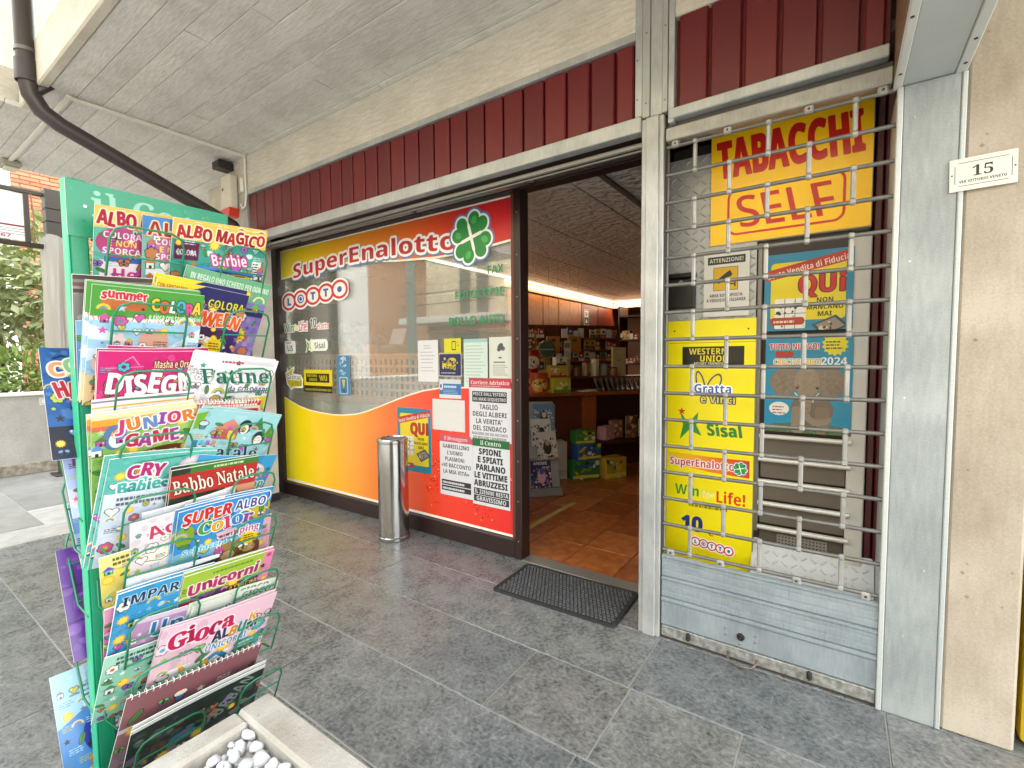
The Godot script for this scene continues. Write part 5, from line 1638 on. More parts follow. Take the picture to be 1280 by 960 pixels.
	pr = print_sheet(330, 420, "138fb4", [["e", 50, 128, 64, 14, "4a6a3a"], ["t", "TUTTO NUOVO!", 34, 14, 8, 58, "c8202a", "f4f0e8", 0.6], ["b", 80, 12, 15, 12, 14, "ecd92a"], ["m", 70, 8, 20, 3, 4, 1.6, "4a4414"], ["R", 12, 20, 22, 8, 3, "b82a22"], ["t", "CRUCIVERBISTI", 38, 34, 7.5, 56, "e8a82a", "f4f0e8", 0.8], ["t", "2024", 79, 33, 9.5, 32, "f4f4f0"],
		["e", 56, 96, 24, 22, e2], ["R", 33, 92, 15, 35, 4, e1], ["R", 60, 92, 16, 35, 4, "85735f"], ["r", 49, 104, 10, 20, "6f5f52"],
		["p", [Vector2(42, 46), Vector2(30, 42), Vector2(17, 43), Vector2(8, 51), Vector2(6, 63), Vector2(11, 74), Vector2(20, 80), Vector2(30, 79), Vector2(38, 72)], "8a7968"], ["p", [Vector2(58, 46), Vector2(70, 42), Vector2(83, 43), Vector2(92, 51), Vector2(94, 63), Vector2(89, 74), Vector2(80, 80), Vector2(70, 79), Vector2(62, 72)], "8a7968"],
		["d", 11, 48, 24, 26, ["84735f", "918070"], 60, 3, 51], ["d", 65, 48, 24, 26, ["84735f", "918070"], 60, 3, 52], ["l", [Vector2(12, 72), Vector2(22, 60), Vector2(34, 56)], 0.5, "6f6052"], ["l", [Vector2(20, 78), Vector2(28, 66), Vector2(36, 60)], 0.5, "6f6052"], ["l", [Vector2(88, 72), Vector2(78, 60), Vector2(66, 56)], 0.5, "6f6052"], ["l", [Vector2(80, 78), Vector2(72, 66), Vector2(64, 60)], 0.5, "6f6052"],
		["p", [Vector2(37, 52), Vector2(41, 44), Vector2(47, 42), Vector2(50, 43), Vector2(53, 42), Vector2(59, 44), Vector2(63, 52), Vector2(65, 63), Vector2(61, 74), Vector2(56, 80), Vector2(55, 98), Vector2(45, 98), Vector2(44, 80), Vector2(39, 74), Vector2(35, 63)], "9a8773"], ["d", 40, 45, 20, 26, ["a08d79", "937f6c"], 60, 2.4, 53], ["l", [Vector2(36, 74), Vector2(41, 80), Vector2(44, 86)], 1.6, "d8d0c0"], ["l", [Vector2(64, 74), Vector2(59, 80), Vector2(57, 86)], 1.6, "d8d0c0"],
		["e", 39, 68, 1.7, 1.3, "2a211a"], ["e", 62, 68, 1.7, 1.3, "2a211a"], ["l", [Vector2(36, 66), Vector2(42, 66.5)], 0.8, e2], ["l", [Vector2(59, 66.5), Vector2(65, 66)], 0.8, e2],
		["l", [Vector2(50, 92), Vector2(49, 98), Vector2(52, 107), Vector2(60, 113), Vector2(71, 111)], 8, "96836f"], ["l", [Vector2(71, 111), Vector2(76, 108)], 6, "96836f"],
		["l", [Vector2(42, 52), Vector2(58, 52)], 0.6, "a08b77"], ["l", [Vector2(41, 57), Vector2(59, 57)], 0.6, "a08b77"], ["l", [Vector2(46, 80), Vector2(55, 80)], 0.7, e2], ["l", [Vector2(45, 87), Vector2(54, 87)], 0.7, e2], ["l", [Vector2(45, 94), Vector2(53, 94)], 0.7, e2], ["l", [Vector2(47, 101), Vector2(55, 100)], 0.7, e2],
		["e", 18, 96, 12, 9, "f2ece6"], ["m", 10, 93, 17, 3, 4, 1.5, "8a4a4a"], ["d", 6, 118, 88, 8, ["5a7a40", "3a5a2c", "7a8a50"], 30, 3, 3]])
	notice("calendar", "blue puzzle calendar for 2024 with a young elephant", "calendar", "", -0.276, 0.043, 0.965, 1.385, zb - 0.002, pr, 0.3)


func roller_grille():
	var steel: StandardMaterial3D = mat("7b7975", 0.45, 0.45, "worn", 0.3)
	var steel2: StandardMaterial3D = mat("aeaca7", 0.45, 0.4, "worn", 0.4)
	var lath: StandardMaterial3D = mat("a3adb3", 0.48, 0.35, "worn", 0.7)
	var gr := thing("roller_grille", "lowered roller grille of steel tubes and links with solid slats below", "roller grille", Vector3(0, 0, -0.02))
	var x0 := -0.652
	var x1 := 0.136
	var top := 2.216
	var pitch := 0.12
	var tube := tubem([Vector3(x0, 0, 0), Vector3(x1, 0, 0)], 0.008, 12)
	for i in 16:
		part(gr, "tube", tube, steel, at(0, top - i * pitch, 0))
	var lm := MB.new()
	lm.box(Vector3(0.0165, pitch - 0.021, 0.014), 0.004)
	var link := lm.mesh()
	var cm := MB.new()
	cm.box(Vector3(0.023, 0.022, 0.022), 0.006)
	var cuff := cm.mesh()
	for i in 15:
		var xs := [-0.533, -0.256, 0.021] if i % 2 == 0 else [-0.396, -0.118]
		for x in xs:
			var yc := top - (i + 0.5) * pitch
			var l := part(gr, "link", link, steel2, at(x, yc, 0))
			part(l, "cuff", cuff, steel2, at(0, pitch / 2, 0))
			part(l, "cuff", cuff, steel2, at(0, -pitch / 2, 0))
	for y in [top, top - 15 * pitch]:
		for x in [-0.615, -0.405, -0.122, 0.098]:
			var c := part(gr, "clip", boxm(Vector3(0.034, 0.03, 0.024), 0.006), steel2, at(x, y + (0.008 if y > 1.0 else -0.008), 0.0))
			part(c, "screw", lathem([Vector2(0, 0), Vector2(0.005, 0), Vector2(0.004, 0.002), Vector2(0, 0.003)], 10), mat("4c4b4a", 0.4, 0.8), Transform3D(Basis(Vector3.RIGHT, PI / 2), Vector3(0, 0, 0.012)))
	# guide head over the grille
	slab(gr, "lintel_rail", Vector3(-0.655, 2.238, -0.03), Vector3(0.125, 2.295, 0.016), steel2, 0.004)
	slab(gr, "slot", Vector3(-0.655, 2.2955, -0.06), Vector3(0.125, 2.324, -0.012), mat("55534f", 0.5, 0.4), 0.002)
	# solid slats at the foot, each with two pressed grooves
	var ys := [0.395, 0.293, 0.196, 0.062]
	for i in 3:
		var h: float = ys[i] - ys[i + 1]
		var prof := [Vector2(-0.006, 0.001), Vector2(0.006, 0.001), Vector2(0.012, h * 0.06)]
		if i < 2:
			for k in [0.33, 0.66]:
				prof.append_array([Vector2(0.012, h * (k - 0.03)), Vector2(0.008, h * k), Vector2(0.012, h * (k + 0.03))])
		prof.append_array([Vector2(0.012, h * 0.84), Vector2(0.019, h * 0.9), Vector2(0.019, h * 0.96), Vector2(0.008, h * 0.995), Vector2(-0.006, h * 0.995)])
		part(gr, "slat", prismm(PackedVector2Array(prof), -x1, -x0), lath, Transform3D(Basis(Vector3(0, 0, 1), Vector3(0, 1, 0), Vector3(-1, 0, 0)), Vector3(0, ys[i + 1], 0)))
	slab(gr, "bottom_bar", Vector3(x0, 0.012, -0.012), Vector3(x1, 0.061, 0.012), mat("a6a9a8", 0.5, 0.3, "dirt", 0.3), 0.003)
	slab(gr, "rubber_seal", Vector3(x0, 0.0015, -0.008), Vector3(x1, 0.0115, 0.008), mat("3b3430", 0.8), 0.002)
	for x in [-0.53, -0.07]:
		part(gr, "stop", boxm(Vector3(0.018, 0.036, 0.022), 0.007), mat("1e1e1f", 0.7), at(x, 0.045, 0.02))
	part(gr, "lock", lathem([Vector2(0, 0), Vector2(0.016, 0), Vector2(0.014, 0.007), Vector2(0.006, 0.009), Vector2(0, 0.006)], 20), mat("3c3a38", 0.35, 0.7), Transform3D(Basis(Vector3.RIGHT, PI / 2), Vector3(-0.318, 0.115, 0.012)))
	for q in [[-0.378, 0.135], [-0.378, 0.105], [-0.262, 0.135], [-0.262, 0.108], [-0.32, 0.083]]:
		part(gr, "rivet", lathem([Vector2(0, 0), Vector2(0.005, 0), Vector2(0.003, 0.003), Vector2(0, 0.003)], 10), mat("8d8c8a", 0.4, 0.7), Transform3D(Basis(Vector3.RIGHT, PI / 2), Vector3(q[0], q[1], 0.012)))
	var hp := [Vector3(-0.365, 0.035, 0.014), Vector3(-0.362, 0.03, 0.045), Vector3(-0.35, 0.022, 0.062), Vector3(-0.31, 0.02, 0.068), Vector3(-0.27, 0.022, 0.062), Vector3(-0.258, 0.03, 0.045), Vector3(-0.255, 0.035, 0.014)]
	part(gr, "pull_handle", tubem(hp, 0.005, 8), mat("8a7f74", 0.5, 0.6, "dirt", 0.2))


func right_pillars():
	var zinc: StandardMaterial3D = mat("a7adae", 0.5, 0.25, "worn", 1.1, "bump", 0.03)
	var st := thing("steel_pillar", "grey sheet metal pillar at the right of the grille", "pillar", Vector3(0.226, 0, 0))
	slab(st, "face", Vector3(-0.072, 0.0, -0.3), Vector3(0.074, 2.214, 0.0), zinc, 0.003)
	slab(st, "edge_strip", Vector3(-0.089, 0.0, -0.3), Vector3(-0.0725, 2.213, 0.004), mat("ccd0cf", 0.45, 0.3, "brushed", 0.4), 0.003)
	slab(st, "edge_strip", Vector3(0.0745, 0.0, -0.3), Vector3(0.0885, 2.213, 0.003), mat("c3c9ca", 0.45, 0.3, "brushed", 0.4), 0.003)
	for q in [[-0.04, 2.1], [-0.04, 1.62], [-0.04, 1.15], [0.03, 0.55], [-0.02, 0.3]]:
		part(st, "rivet", lathem([Vector2(0, 0), Vector2(0.004, 0), Vector2(0.003, 0.002), Vector2(0, 0.002)], 10), mat("d4d6d4", 0.3, 0.8), Transform3D(Basis(Vector3.RIGHT, PI / 2), Vector3(q[0], q[1], 0.0)))
	var bx := thing("metal_duct", "pale sheet metal duct jutting out above the steel pillar", "duct", Vector3(0.22, 2.215, 0.0))
	var paint: StandardMaterial3D = mat("bcc2c1", 0.45, 0.15, "soft", 0.5)
	slab(bx, "bottom", Vector3(-0.07, 0.001, -0.02), Vector3(0.062, 0.012, 0.9), paint, 0.002)
	slab(bx, "flange", Vector3(-0.094, -0.004, -0.02), Vector3(-0.0705, 0.02, 0.9), mat("d9dcd9", 0.45, 0.2, "soft", 0.4), 0.003)
	slab(bx, "flange", Vector3(0.0625, -0.004, -0.02), Vector3(0.092, 0.02, 0.9), mat("d3d7d4", 0.45, 0.2, "soft", 0.4), 0.003)
	slab(bx, "side", Vector3(-0.094, 0.0205, -0.02), Vector3(-0.086, 0.8, 0.9), mat("8c6a4c", 0.6, 0.1, "dirt", 0.3), 0.002)
	slab(bx, "side", Vector3(0.084, 0.0205, -0.02), Vector3(0.092, 0.8, 0.9), paint, 0.002)
	for q in [[-0.084, 0.1], [-0.084, 0.42], [0.078, 0.06], [0.078, 0.2], [0.078, 0.4]]:
		part(bx, "screw", lathem([Vector2(0, -0.003), Vector2(0.005, -0.002), Vector2(0.005, 0), Vector2(0, 0)], 10), mat("4a4a4a", 0.4, 0.7), at(q[0], -0.004, q[1]))
	sslab("concrete_pillar", Vector3(0.3155, 0.0, -0.5), Vector3(0.497, 3.04, -0.004), mat("b4aa9c", 0.85, 0, "cast", 1.4, "bump", 0.05), "beige concrete pillar with the house number", 0.008)
	var pr := print_sheet(300, 196, "f0eee8", [["R", 8, 9, 84, 47, 5, "33332f"], ["R", 9, 10, 82, 45, 4.4, "f0eee8"], ["e", 8.5, 9.5, 5, 5, "f0eee8"], ["e", 91.5, 9.5, 5, 5, "f0eee8"], ["e", 8.5, 55.5, 5, 5, "f0eee8"], ["e", 91.5, 55.5, 5, 5, "f0eee8"], ["t", "15", 50, 28, 21, 44, "2d2d2b", null, 0, 0, "R"], ["t", "VIA VITTORIO VENETO", 50, 47, 5, 70, "2d2d2b"], ["e", 4, 32, 1.5, 1.5, "2d2d2b"], ["e", 96, 32, 1.5, 1.5, "2d2d2b"]])
	var o := thing("house_number", "white enamel house number plate reading 15 beside the steel pillar", "house number", Vector3(0.358, 1.831, 0.0075))
	o.rotation.z = 0.02
	part(o, "plate", sheetm(0.158, 0.103, 0.005, pr[1], 0.002, 0, 4, 1), atlas_mat(pr[0], 0.2))
	var ym := thing("yellow_cabinet", "yellow cabinet past the concrete pillar at the picture's edge", "cabinet", Vector3(0.62, 0, -0.16))
	slab(ym, "body", Vector3(-0.1, 0.02, -0.2), Vector3(0.5, 0.62, 0.12), mat("d9b81a", 0.4), 0.01)
	slab(ym, "top", Vector3(-0.11, 0.6205, -0.2), Vector3(0.5, 0.66, 0.11), mat("2b2a28", 0.5), 0.008)
	sslab("next_wall", Vector3(0.498, 0, -0.46), Vector3(3.0, 3.04, -0.4), mat("8a847b", 0.7), "wall of the next shop front")


# ---------------------------------------------------------------- left of the shop
func brick_face(parent: Node, n: String, y0: float, y1: float, z0: float, z1: float, x: float, mats: Array, sd: int):
	# courses of single bricks on a wall that faces +x
	var g := RandomNumberGenerator.new()
	g.seed = sd
	var meshes := {}
	var y := y0
	var row := 0
	while y < y1 - 0.02:
		var z := z0 - (0.13 if row % 2 else 0.0)
		while z < z1:
			var a := maxf(z, z0)
			var b := minf(z + 0.25, z1)
			if b - a > 0.05:
				part(parent, n, boxm(Vector3(0.03, 0.058, snappedf(b - a, 0.01)), 0.004), mats[g.randi() % mats.size()], at(x + g.randf_range(-0.003, 0.003), y + 0.03, (a + b) / 2))
			z += 0.262
		y += 0.07
		row += 1


func left_yard():
	var ren: StandardMaterial3D = mat("b5b3ae", 0.85, 0, "mottle", 1.6, "bump", 0.1)
	var lw := thing("boundary_wall", "low white rendered wall with number 11 across the forecourt", "wall", Vector3(0, 0, 0))
	slab(lw, "wall", Vector3(-7.95, 0.0, -6.0), Vector3(-7.7, 0.9, 6.0), ren, 0.006)
	slab(lw, "coping", Vector3(-7.97, 0.9005, -6.0), Vector3(-7.68, 0.935, 6.0), mat("dedbd2", 0.8, 0, "soft", 0.8), 0.008)
	slab(lw, "skirting", Vector3(-7.6995, 0.0, -6.0), Vector3(-7.66, 0.13, 6.0), mat("a19b8f", 0.85, 0, "dirt", 0.8), 0.006)
	var pr := print_sheet(140, 76, "efede8", [["R", 8, 8, 84, 39, 4, "4a4a46"], ["R", 10, 10, 80, 35, 3, "efede8"], ["t", "11", 50, 27, 20, 50, "3a3a38", null, 0, 0, "R"]])
	var hn := thing("house_number", "small white number plate reading 11 on the low wall", "house number", Vector3(-7.697, 0.785, 0.655))
	hn.rotation.y = PI / 2
	part(hn, "plate", sheetm(0.155, 0.085, 0.004, pr[1]), atlas_mat(pr[0], 0.25))
	# brick house behind the wall
	var bh := thing("brick_house", "orange brick house behind the low wall", "house")
	var mortar := mat("b09a80", 0.9, 0, "soft", 0.6)
	slab(bh, "wall", Vector3(-18.0, 0.0, -7.0), Vector3(-12.02, 9.0, 0.25), mortar, 0.0)
	var bm := []
	for c in ["c8805c", "d08c68", "bd7454", "d69a76", "c58a6a"]:
		bm.append(mat(c, 0.85, 0, "grain", 0.4))
	brick_face(bh, "brick", 2.9, 5.0, -0.62, 0.14, -12.012, bm, 61)
	var rest := MB.new()
	rest.colored = true
	var g := RandomNumberGenerator.new()
	g.seed = 71
	for r in range(0, 71):
		var y := r * 0.07
		var z := -5.0 - (0.13 if r % 2 else 0.0)
		while z < 0.2:
			var c := 0.75 + 0.3 * g.randf()
			rest.col = Color(0.46 * c, 0.19 * c, 0.1 * c)
			var in_single := y > 2.85 and y < 5.0 and z > -0.75
			if not in_single and z < 0.02:
				rest.box(Vector3(0.03, 0.058, 0.25), 0.0, Vector3(-12.012, y + 0.03, z + 0.125))
			z += 0.262
	var rm := StandardMaterial3D.new()
	rm.vertex_color_use_as_albedo = true
	rm.roughness = 0.9
	part(bh, "brickwork", rest.mesh(), rm).set_meta("kind", "stuff")
	slab(bh, "corner_strip", Vector3(-12.03, 0.0, 0.145), Vector3(-11.985, 9.0, 0.33), mat("e2ded4", 0.7), 0.004)
	var wh := thing("white_house", "plain white house beyond the brick one", "house")
	slab(wh, "wall", Vector3(-20, 0.0, 0.34), Vector3(-12.4, 8.0, 7.0), mat("dedbd4", 0.8, 0, "soft", 2.0), 0.01)
	slab(wh, "roof_edge", Vector3(-20.2, 8.001, 0.3), Vector3(-12.2, 8.25, 7.2), mat("8a5a44", 0.8), 0.01)
	for z in [1.6, 4.2]:
		var w := slab(wh, "window", Vector3(-12.41, 4.6, z), Vector3(-12.38, 6.1, z + 1.0), mat("6d675c", 0.6), 0.004)
		part(w, "pane", boxm(Vector3(0.02, 1.3, 0.8)), mat("3a4248", 0.1), at(0.012, 0, 0))
	# sign on its post
	var dk := mat("4b4642", 0.45, 0.4, "soft", 0.4)
	var sp := thing("sign_post", "dark square steel post behind the green rack", "post", Vector3(-7.3, 0, 0.6))
	slab(sp, "shaft", Vector3(-0.075, 0.0, -0.075), Vector3(0.075, 3.2, 0.075), mat("504b48", 0.5, 0.3, "soft", 0.5), 0.006)
	slab(sp, "foot", Vector3(-0.13, 0.001, -0.13), Vector3(0.13, 0.02, 0.13), dk)
	for y in [2.98, 2.84]:
		slab(sp, "clamp", Vector3(-0.08, y, -0.08), Vector3(0.08, y + 0.012, 0.08), mat("2a2725", 0.5, 0.4), 0.004)
	pr = print_sheet(300, 220, "f0eeea", [["e", 55, 30, 4, 3, "2a2826"], ["r", 0, 50, 100, 2.6, "8a2a3a"], ["r", 0, 56, 100, 0.8, "6a6868"], ["r", 0, 60, 100, 0.8, "6a6868"], ["r", 0, 64, 100, 0.8, "6a6868"], ["t", "7667", 82, 68, 5, 24, "8a3a44"]])
	var sb := thing("sign_board", "white sign board in a dark frame ending in number 7667", "sign", Vector3(-7.3, 2.55, 1.35))
	sb.rotation.y = PI / 2
	part(sb, "panel", sheetm(1.02, 0.5, 0.02, pr[1]), atlas_mat(pr[0], 0.3), at(0, 0.05, 0.012))
	slab(sb, "rail", Vector3(-0.56, 0.56, -0.025), Vector3(0.67, 0.605, 0.025), dk, 0.004)
	slab(sb, "rail", Vector3(-0.56, -0.01, -0.025), Vector3(0.67, 0.04, 0.025), mat("352823", 0.5, 0.3), 0.004)
	for x in [-0.555, 0.515]:
		slab(sb, "stile", Vector3(x, 0.0405, -0.024), Vector3(x + 0.04, 0.5595, 0.026), dk, 0.004)
	part(sb, "cable", tubem([Vector3(0.57, 0.56, 0.03), Vector3(0.585, 0.3, 0.04), Vector3(0.57, 0.04, 0.03)], 0.006, 6), mat("8a5a48", 0.6))
	var wrap := thing("plastic_wrap", "grey plastic sheeting wrapped round the dark post", "plastic sheet", Vector3(-7.3, 1.42, 0.6))
	var wm := MB.new()
	var ring := 40
	var rows := 16
	var fold := func(i: int, j: int) -> Vector3:
		var a := TAU * i / ring
		var t := float(j) / rows
		var r := 0.118 + 0.009 * sin(a * 9.0 + t * 1.2) + 0.007 * sin(a * 5.0 - t * 3.0) + 0.02 * t * t * cos(a * 2.0 + 0.6)
		return Vector3(cos(a) * r, t * 1.26 + 0.02 * sin(a * 3.0) * t, sin(a) * r)
	var fn := func(i: int, j: int) -> Vector3:
		return (fold.call(i, j + 1) - fold.call(i, j)).cross(fold.call(i + 1, j) - fold.call(i - 1, j)).normalized()
	for j in rows:
		for i in ring:
			var q := [fold.call(i, j), fold.call(i + 1, j), fold.call(i + 1, j + 1), fold.call(i, j + 1)]
			var w := [fn.call(i, j), fn.call(i + 1, j), fn.call(i + 1, j + 1), fn.call(i, j + 1)]
			wm.tri(q[0], q[1], q[2], w[0], w[1], w[2])
			wm.tri(q[0], q[2], q[3], w[0], w[2], w[3])
	part(wrap, "sheet", wm.mesh(), mat("9b978f", 0.25))
	# planting behind the wall
	var spots := [[-8.9, 0.25, 2.3, 0.75, 1100, 0.17, "a8aa80", "tall grey-green shrub behind the low wall, next to the sign post", 0.95], [-9.2, 1.2, 2.2, 0.8, 1100, 0.17, "a2a67c", "tall grey-green shrub behind the low wall, under the sign board", 1.0], [-9.3, 2.4, 2.2, 0.8, 900, 0.17, "9aa072", "grey-green shrub left of the sign board", 1.0], [-9.4, -0.75, 2.1, 0.75, 800, 0.16, "989e70", "grey-green shrub behind the green rack sign", 0.9]]
	for q in spots:
		var s := thing("shrub", q[7], "shrub", Vector3(q[0], 0, q[1]), "shrubs behind the low wall")
		for k in 4:
			part(s, "stem", tubem([Vector3(0.05 * k, 0, 0.03 * k), Vector3(0.15 * (k - 1.5), 0.9, 0.1 * (k % 2)), Vector3(0.32 * (k - 1.5), 1.9, 0.2 * (k % 2) - 0.1)], 0.03, 7, 0.01), mat("6a5a48", 0.85))
		part(s, "foliage", leaves(q[4], Vector3(q[3], q[8], q[3]), q[5], int(q[4] + q[1] * 10)), leaf_mat(q[6]), at(0, q[2], 0)).set_meta("kind", "stuff")
	for q in [[-8.35, 0.7, "low bright green bush against the wall, over the number 11"], [-8.35, 1.7, "low bright green bush against the wall at the picture's left edge"]]:
		var s := thing("bush", q[2], "bush", Vector3(q[0], 0.3, q[1]), "bushes behind the low wall")
		part(s, "stem", tubem([Vector3(0, -0.3, 0), Vector3(0, 0.5, 0)], 0.025, 7), mat("6a5a48", 0.85))
		part(s, "foliage", leaves(1300, Vector3(0.36, 0.42, 0.62), 0.1, int(900 + q[1] * 7), 0.1), leaf_mat("82964f"), at(0, 0.75, 0)).set_meta("kind", "stuff")


# ---------------------------------------------------------------- what the window mirrors
func across_the_street():
	var ochre: StandardMaterial3D = mat("e2d2ae", 0.85, 0, "mottle", 2.5)
	var b := thing("apartment_house", "ochre apartment house with a long balcony across the road", "house")
	slab(b, "wall", Vector3(-15.2, 0.0, 12.4), Vector3(14.0, 9.5, 20.0), ochre, 0.01)
	slab(b, "balcony_slab", Vector3(-15.8, 2.75, 11.3), Vector3(-10.6, 3.02, 12.399), mat("d8d2c6", 0.8, 0, "soft", 1.0), 0.01)
	for y in [3.5, 3.95]:
		slab(b, "rail", Vector3(-15.75, y, 11.32), Vector3(-10.65, y + 0.035, 11.35), mat("4a4640", 0.5, 0.4))
	for i in 36:
		slab(b, "baluster", Vector3(-15.74 + i * 0.144, 3.021, 11.325), Vector3(-15.725 + i * 0.144, 3.499, 11.34), mat("6a655c", 0.5, 0.4))
	slab(b, "ground_storey", Vector3(-15.0, 0.05, 12.35), Vector3(-3.0, 2.7, 12.398), mat("c09a70", 0.8, 0, "soft", 1.0), 0.004)
	slab(b, "pier", Vector3(-15.2, 0.0, 11.2), Vector3(-14.7, 6.0, 11.29), mat("7c8478", 0.7, 0, "soft", 0.8), 0.01)
	for q in [[-13.2, 3.1, 5.2, 0.55], [-12.3, 3.1, 5.4, 0.6], [-5.0, 3.6, 5.3, 1.2], [-1.0, 3.6, 5.3, 1.2], [-6.5, 0.1, 2.5, 2.0], [-13.6, 0.1, 2.5, 1.4], [3.0, 3.6, 5.3, 1.2]]:
		var w := slab(b, "shutter", Vector3(q[0], q[1], 12.33), Vector3(q[0] + q[3], maxf(q[2], q[1] + 1.9), 12.349), mat("5f5a4c", 0.6), 0.004)
		for k in 6:
			slab(w, "slat", Vector3(-q[3] / 2 + 0.05, -0.8 + k * 0.28, -0.03), Vector3(q[3] / 2 - 0.05, -0.76 + k * 0.28, -0.011), mat("4b473c", 0.6), 0.002)
	slab(b, "cornice", Vector3(-15.5, 9.501, 12.1), Vector3(14.3, 9.8, 20.0), mat("d8cfb8", 0.8), 0.02)
	var h := thing("brick_cottage", "small brick house with pale blinds across the road on the left", "house")
	slab(h, "wall", Vector3(-26.0, 0.0, 11.6), Vector3(-18.4, 6.5, 18.0), mat("cf9f7c", 0.9, 0, "grain", 0.8), 0.01)
	for x in [-20.4, -23.2]:
		var w := slab(h, "window", Vector3(x, 1.0, 11.56), Vector3(x + 1.2, 2.6, 11.599), mat("d8dcd2", 0.6), 0.004)
		part(w, "pane", boxm(Vector3(1.0, 1.4, 0.02)), mat("7ea088", 0.15), at(0, 0, -0.022))
	slab(h, "eaves", Vector3(-26.3, 6.501, 11.2), Vector3(-18.0, 6.8, 18.0), mat("e0d8c8", 0.8), 0.01)


# ---------------------------------------------------------------- the rack of children's magazines
var cover_no := 0


# a cover: pictures first, then small printed detail, then the lettering
func cover(bg, cmds: Array, plain := false) -> Array:
	cover_no += 1
	var c := hx(bg)
	var bd := Board.new(224, 300, c, self)
	bd.daubs(0, 0, 100, 134, [c.lightened(0.08), c.darkened(0.08), c.lightened(0.16)], 70, 7.0, cover_no)
	var g := RandomNumberGenerator.new()
	g.seed = 500 + cover_no
	draw(bd, cmds.filter(func(q): return not q[0] in ["t", "j"]))
	var hues := [c.lightened(0.35), c.darkened(0.35), Color.from_hsv(fposmod(c.h + 0.33, 1.0), 0.55, 0.8), Color.from_hsv(fposmod(c.h + 0.6, 1.0), 0.6, 0.75), Color(0.96, 0.94, 0.9), Color(0.2, 0.16, 0.18)]
	var ink := c.darkened(0.7)
	if not plain:
		var y := 22.0
		while y < 132.0:
			var x := 4.0 + g.randf() * 8.0
			while x < 100.0:
				var r := g.randf_range(3.6, 8.0)
				if g.randf() < 0.68:
					bd.motif(g.randi() % 8, x, y + g.randf_range(-4, 4), r, hues[[0, 2, 3, 4][g.randi() % 4]], hues[[1, 2, 3][g.randi() % 3]], ink)
				elif g.randf() < 0.5:
					bd.small(x - 4, y - 3, 13.0, 3, 2.4, 1.0, hues[g.randi() % 6], int(x * 7))
				else:
					bd.star(x, y, r * 0.6, r * 0.25, 5, hues[g.randi() % 6])
				x += r * 1.5 + g.randf_range(3, 8)
			y += g.randf_range(11, 15)
		if g.randf() < 0.5:
			var bx := g.randf_range(74, 88)
			var by := g.randf_range(56, 74)
			bd.star(bx, by, 12, 9, 14, "e8d02a")
			bd.small(bx - 7, by - 4, 14, 3, 3.4, 1.6, "8a2a1a", 3)
	draw(bd, cmds.filter(func(q): return q[0] in ["t", "j"]))
	return lay(bd.done())


func wire_u(parent: Node, za: float, zb: float, y0: float, y1: float, xt: float, xb: float, m: Material, side := 1.0):
	# an upturned U of wire that leans out, its feet at xb and its bow at xt
	var p := []
	var q := 0.03
	var lean := func(z: float, y: float) -> Vector3:
		return Vector3(lerpf(xb, xt, (y - y0) / (y1 - y0)), y, z)
	p.append(Vector3(-1.45, y0 - 0.005, za))
	p.append(lean.call(za, y0))
	p.append(lean.call(za, y1 - q))
	p.append(lean.call(za - q * 0.3, y1 - q * 0.3))
	p.append(lean.call(za - q, y1))
	p.append(lean.call(zb + q, y1))
	p.append(lean.call(zb + q * 0.3, y1 - q * 0.3))
	p.append(lean.call(zb, y1 - q))
	p.append(lean.call(zb, y0))
	p.append(Vector3(-1.45, y0 - 0.005, zb))
	var mb := MB.new()
	mb.tube(p, 0.0027, 7)
	mb.tube([lean.call(za, lerpf(y0, y1, 0.55)), lean.call(zb, lerpf(y0, y1, 0.55))], 0.0024, 6)
	mb.tube([lean.call(za, y0 + 0.006), lean.call(zb, y0 + 0.006)], 0.0024, 6)
	part(parent, "wire_pocket", mb.mesh(), m)


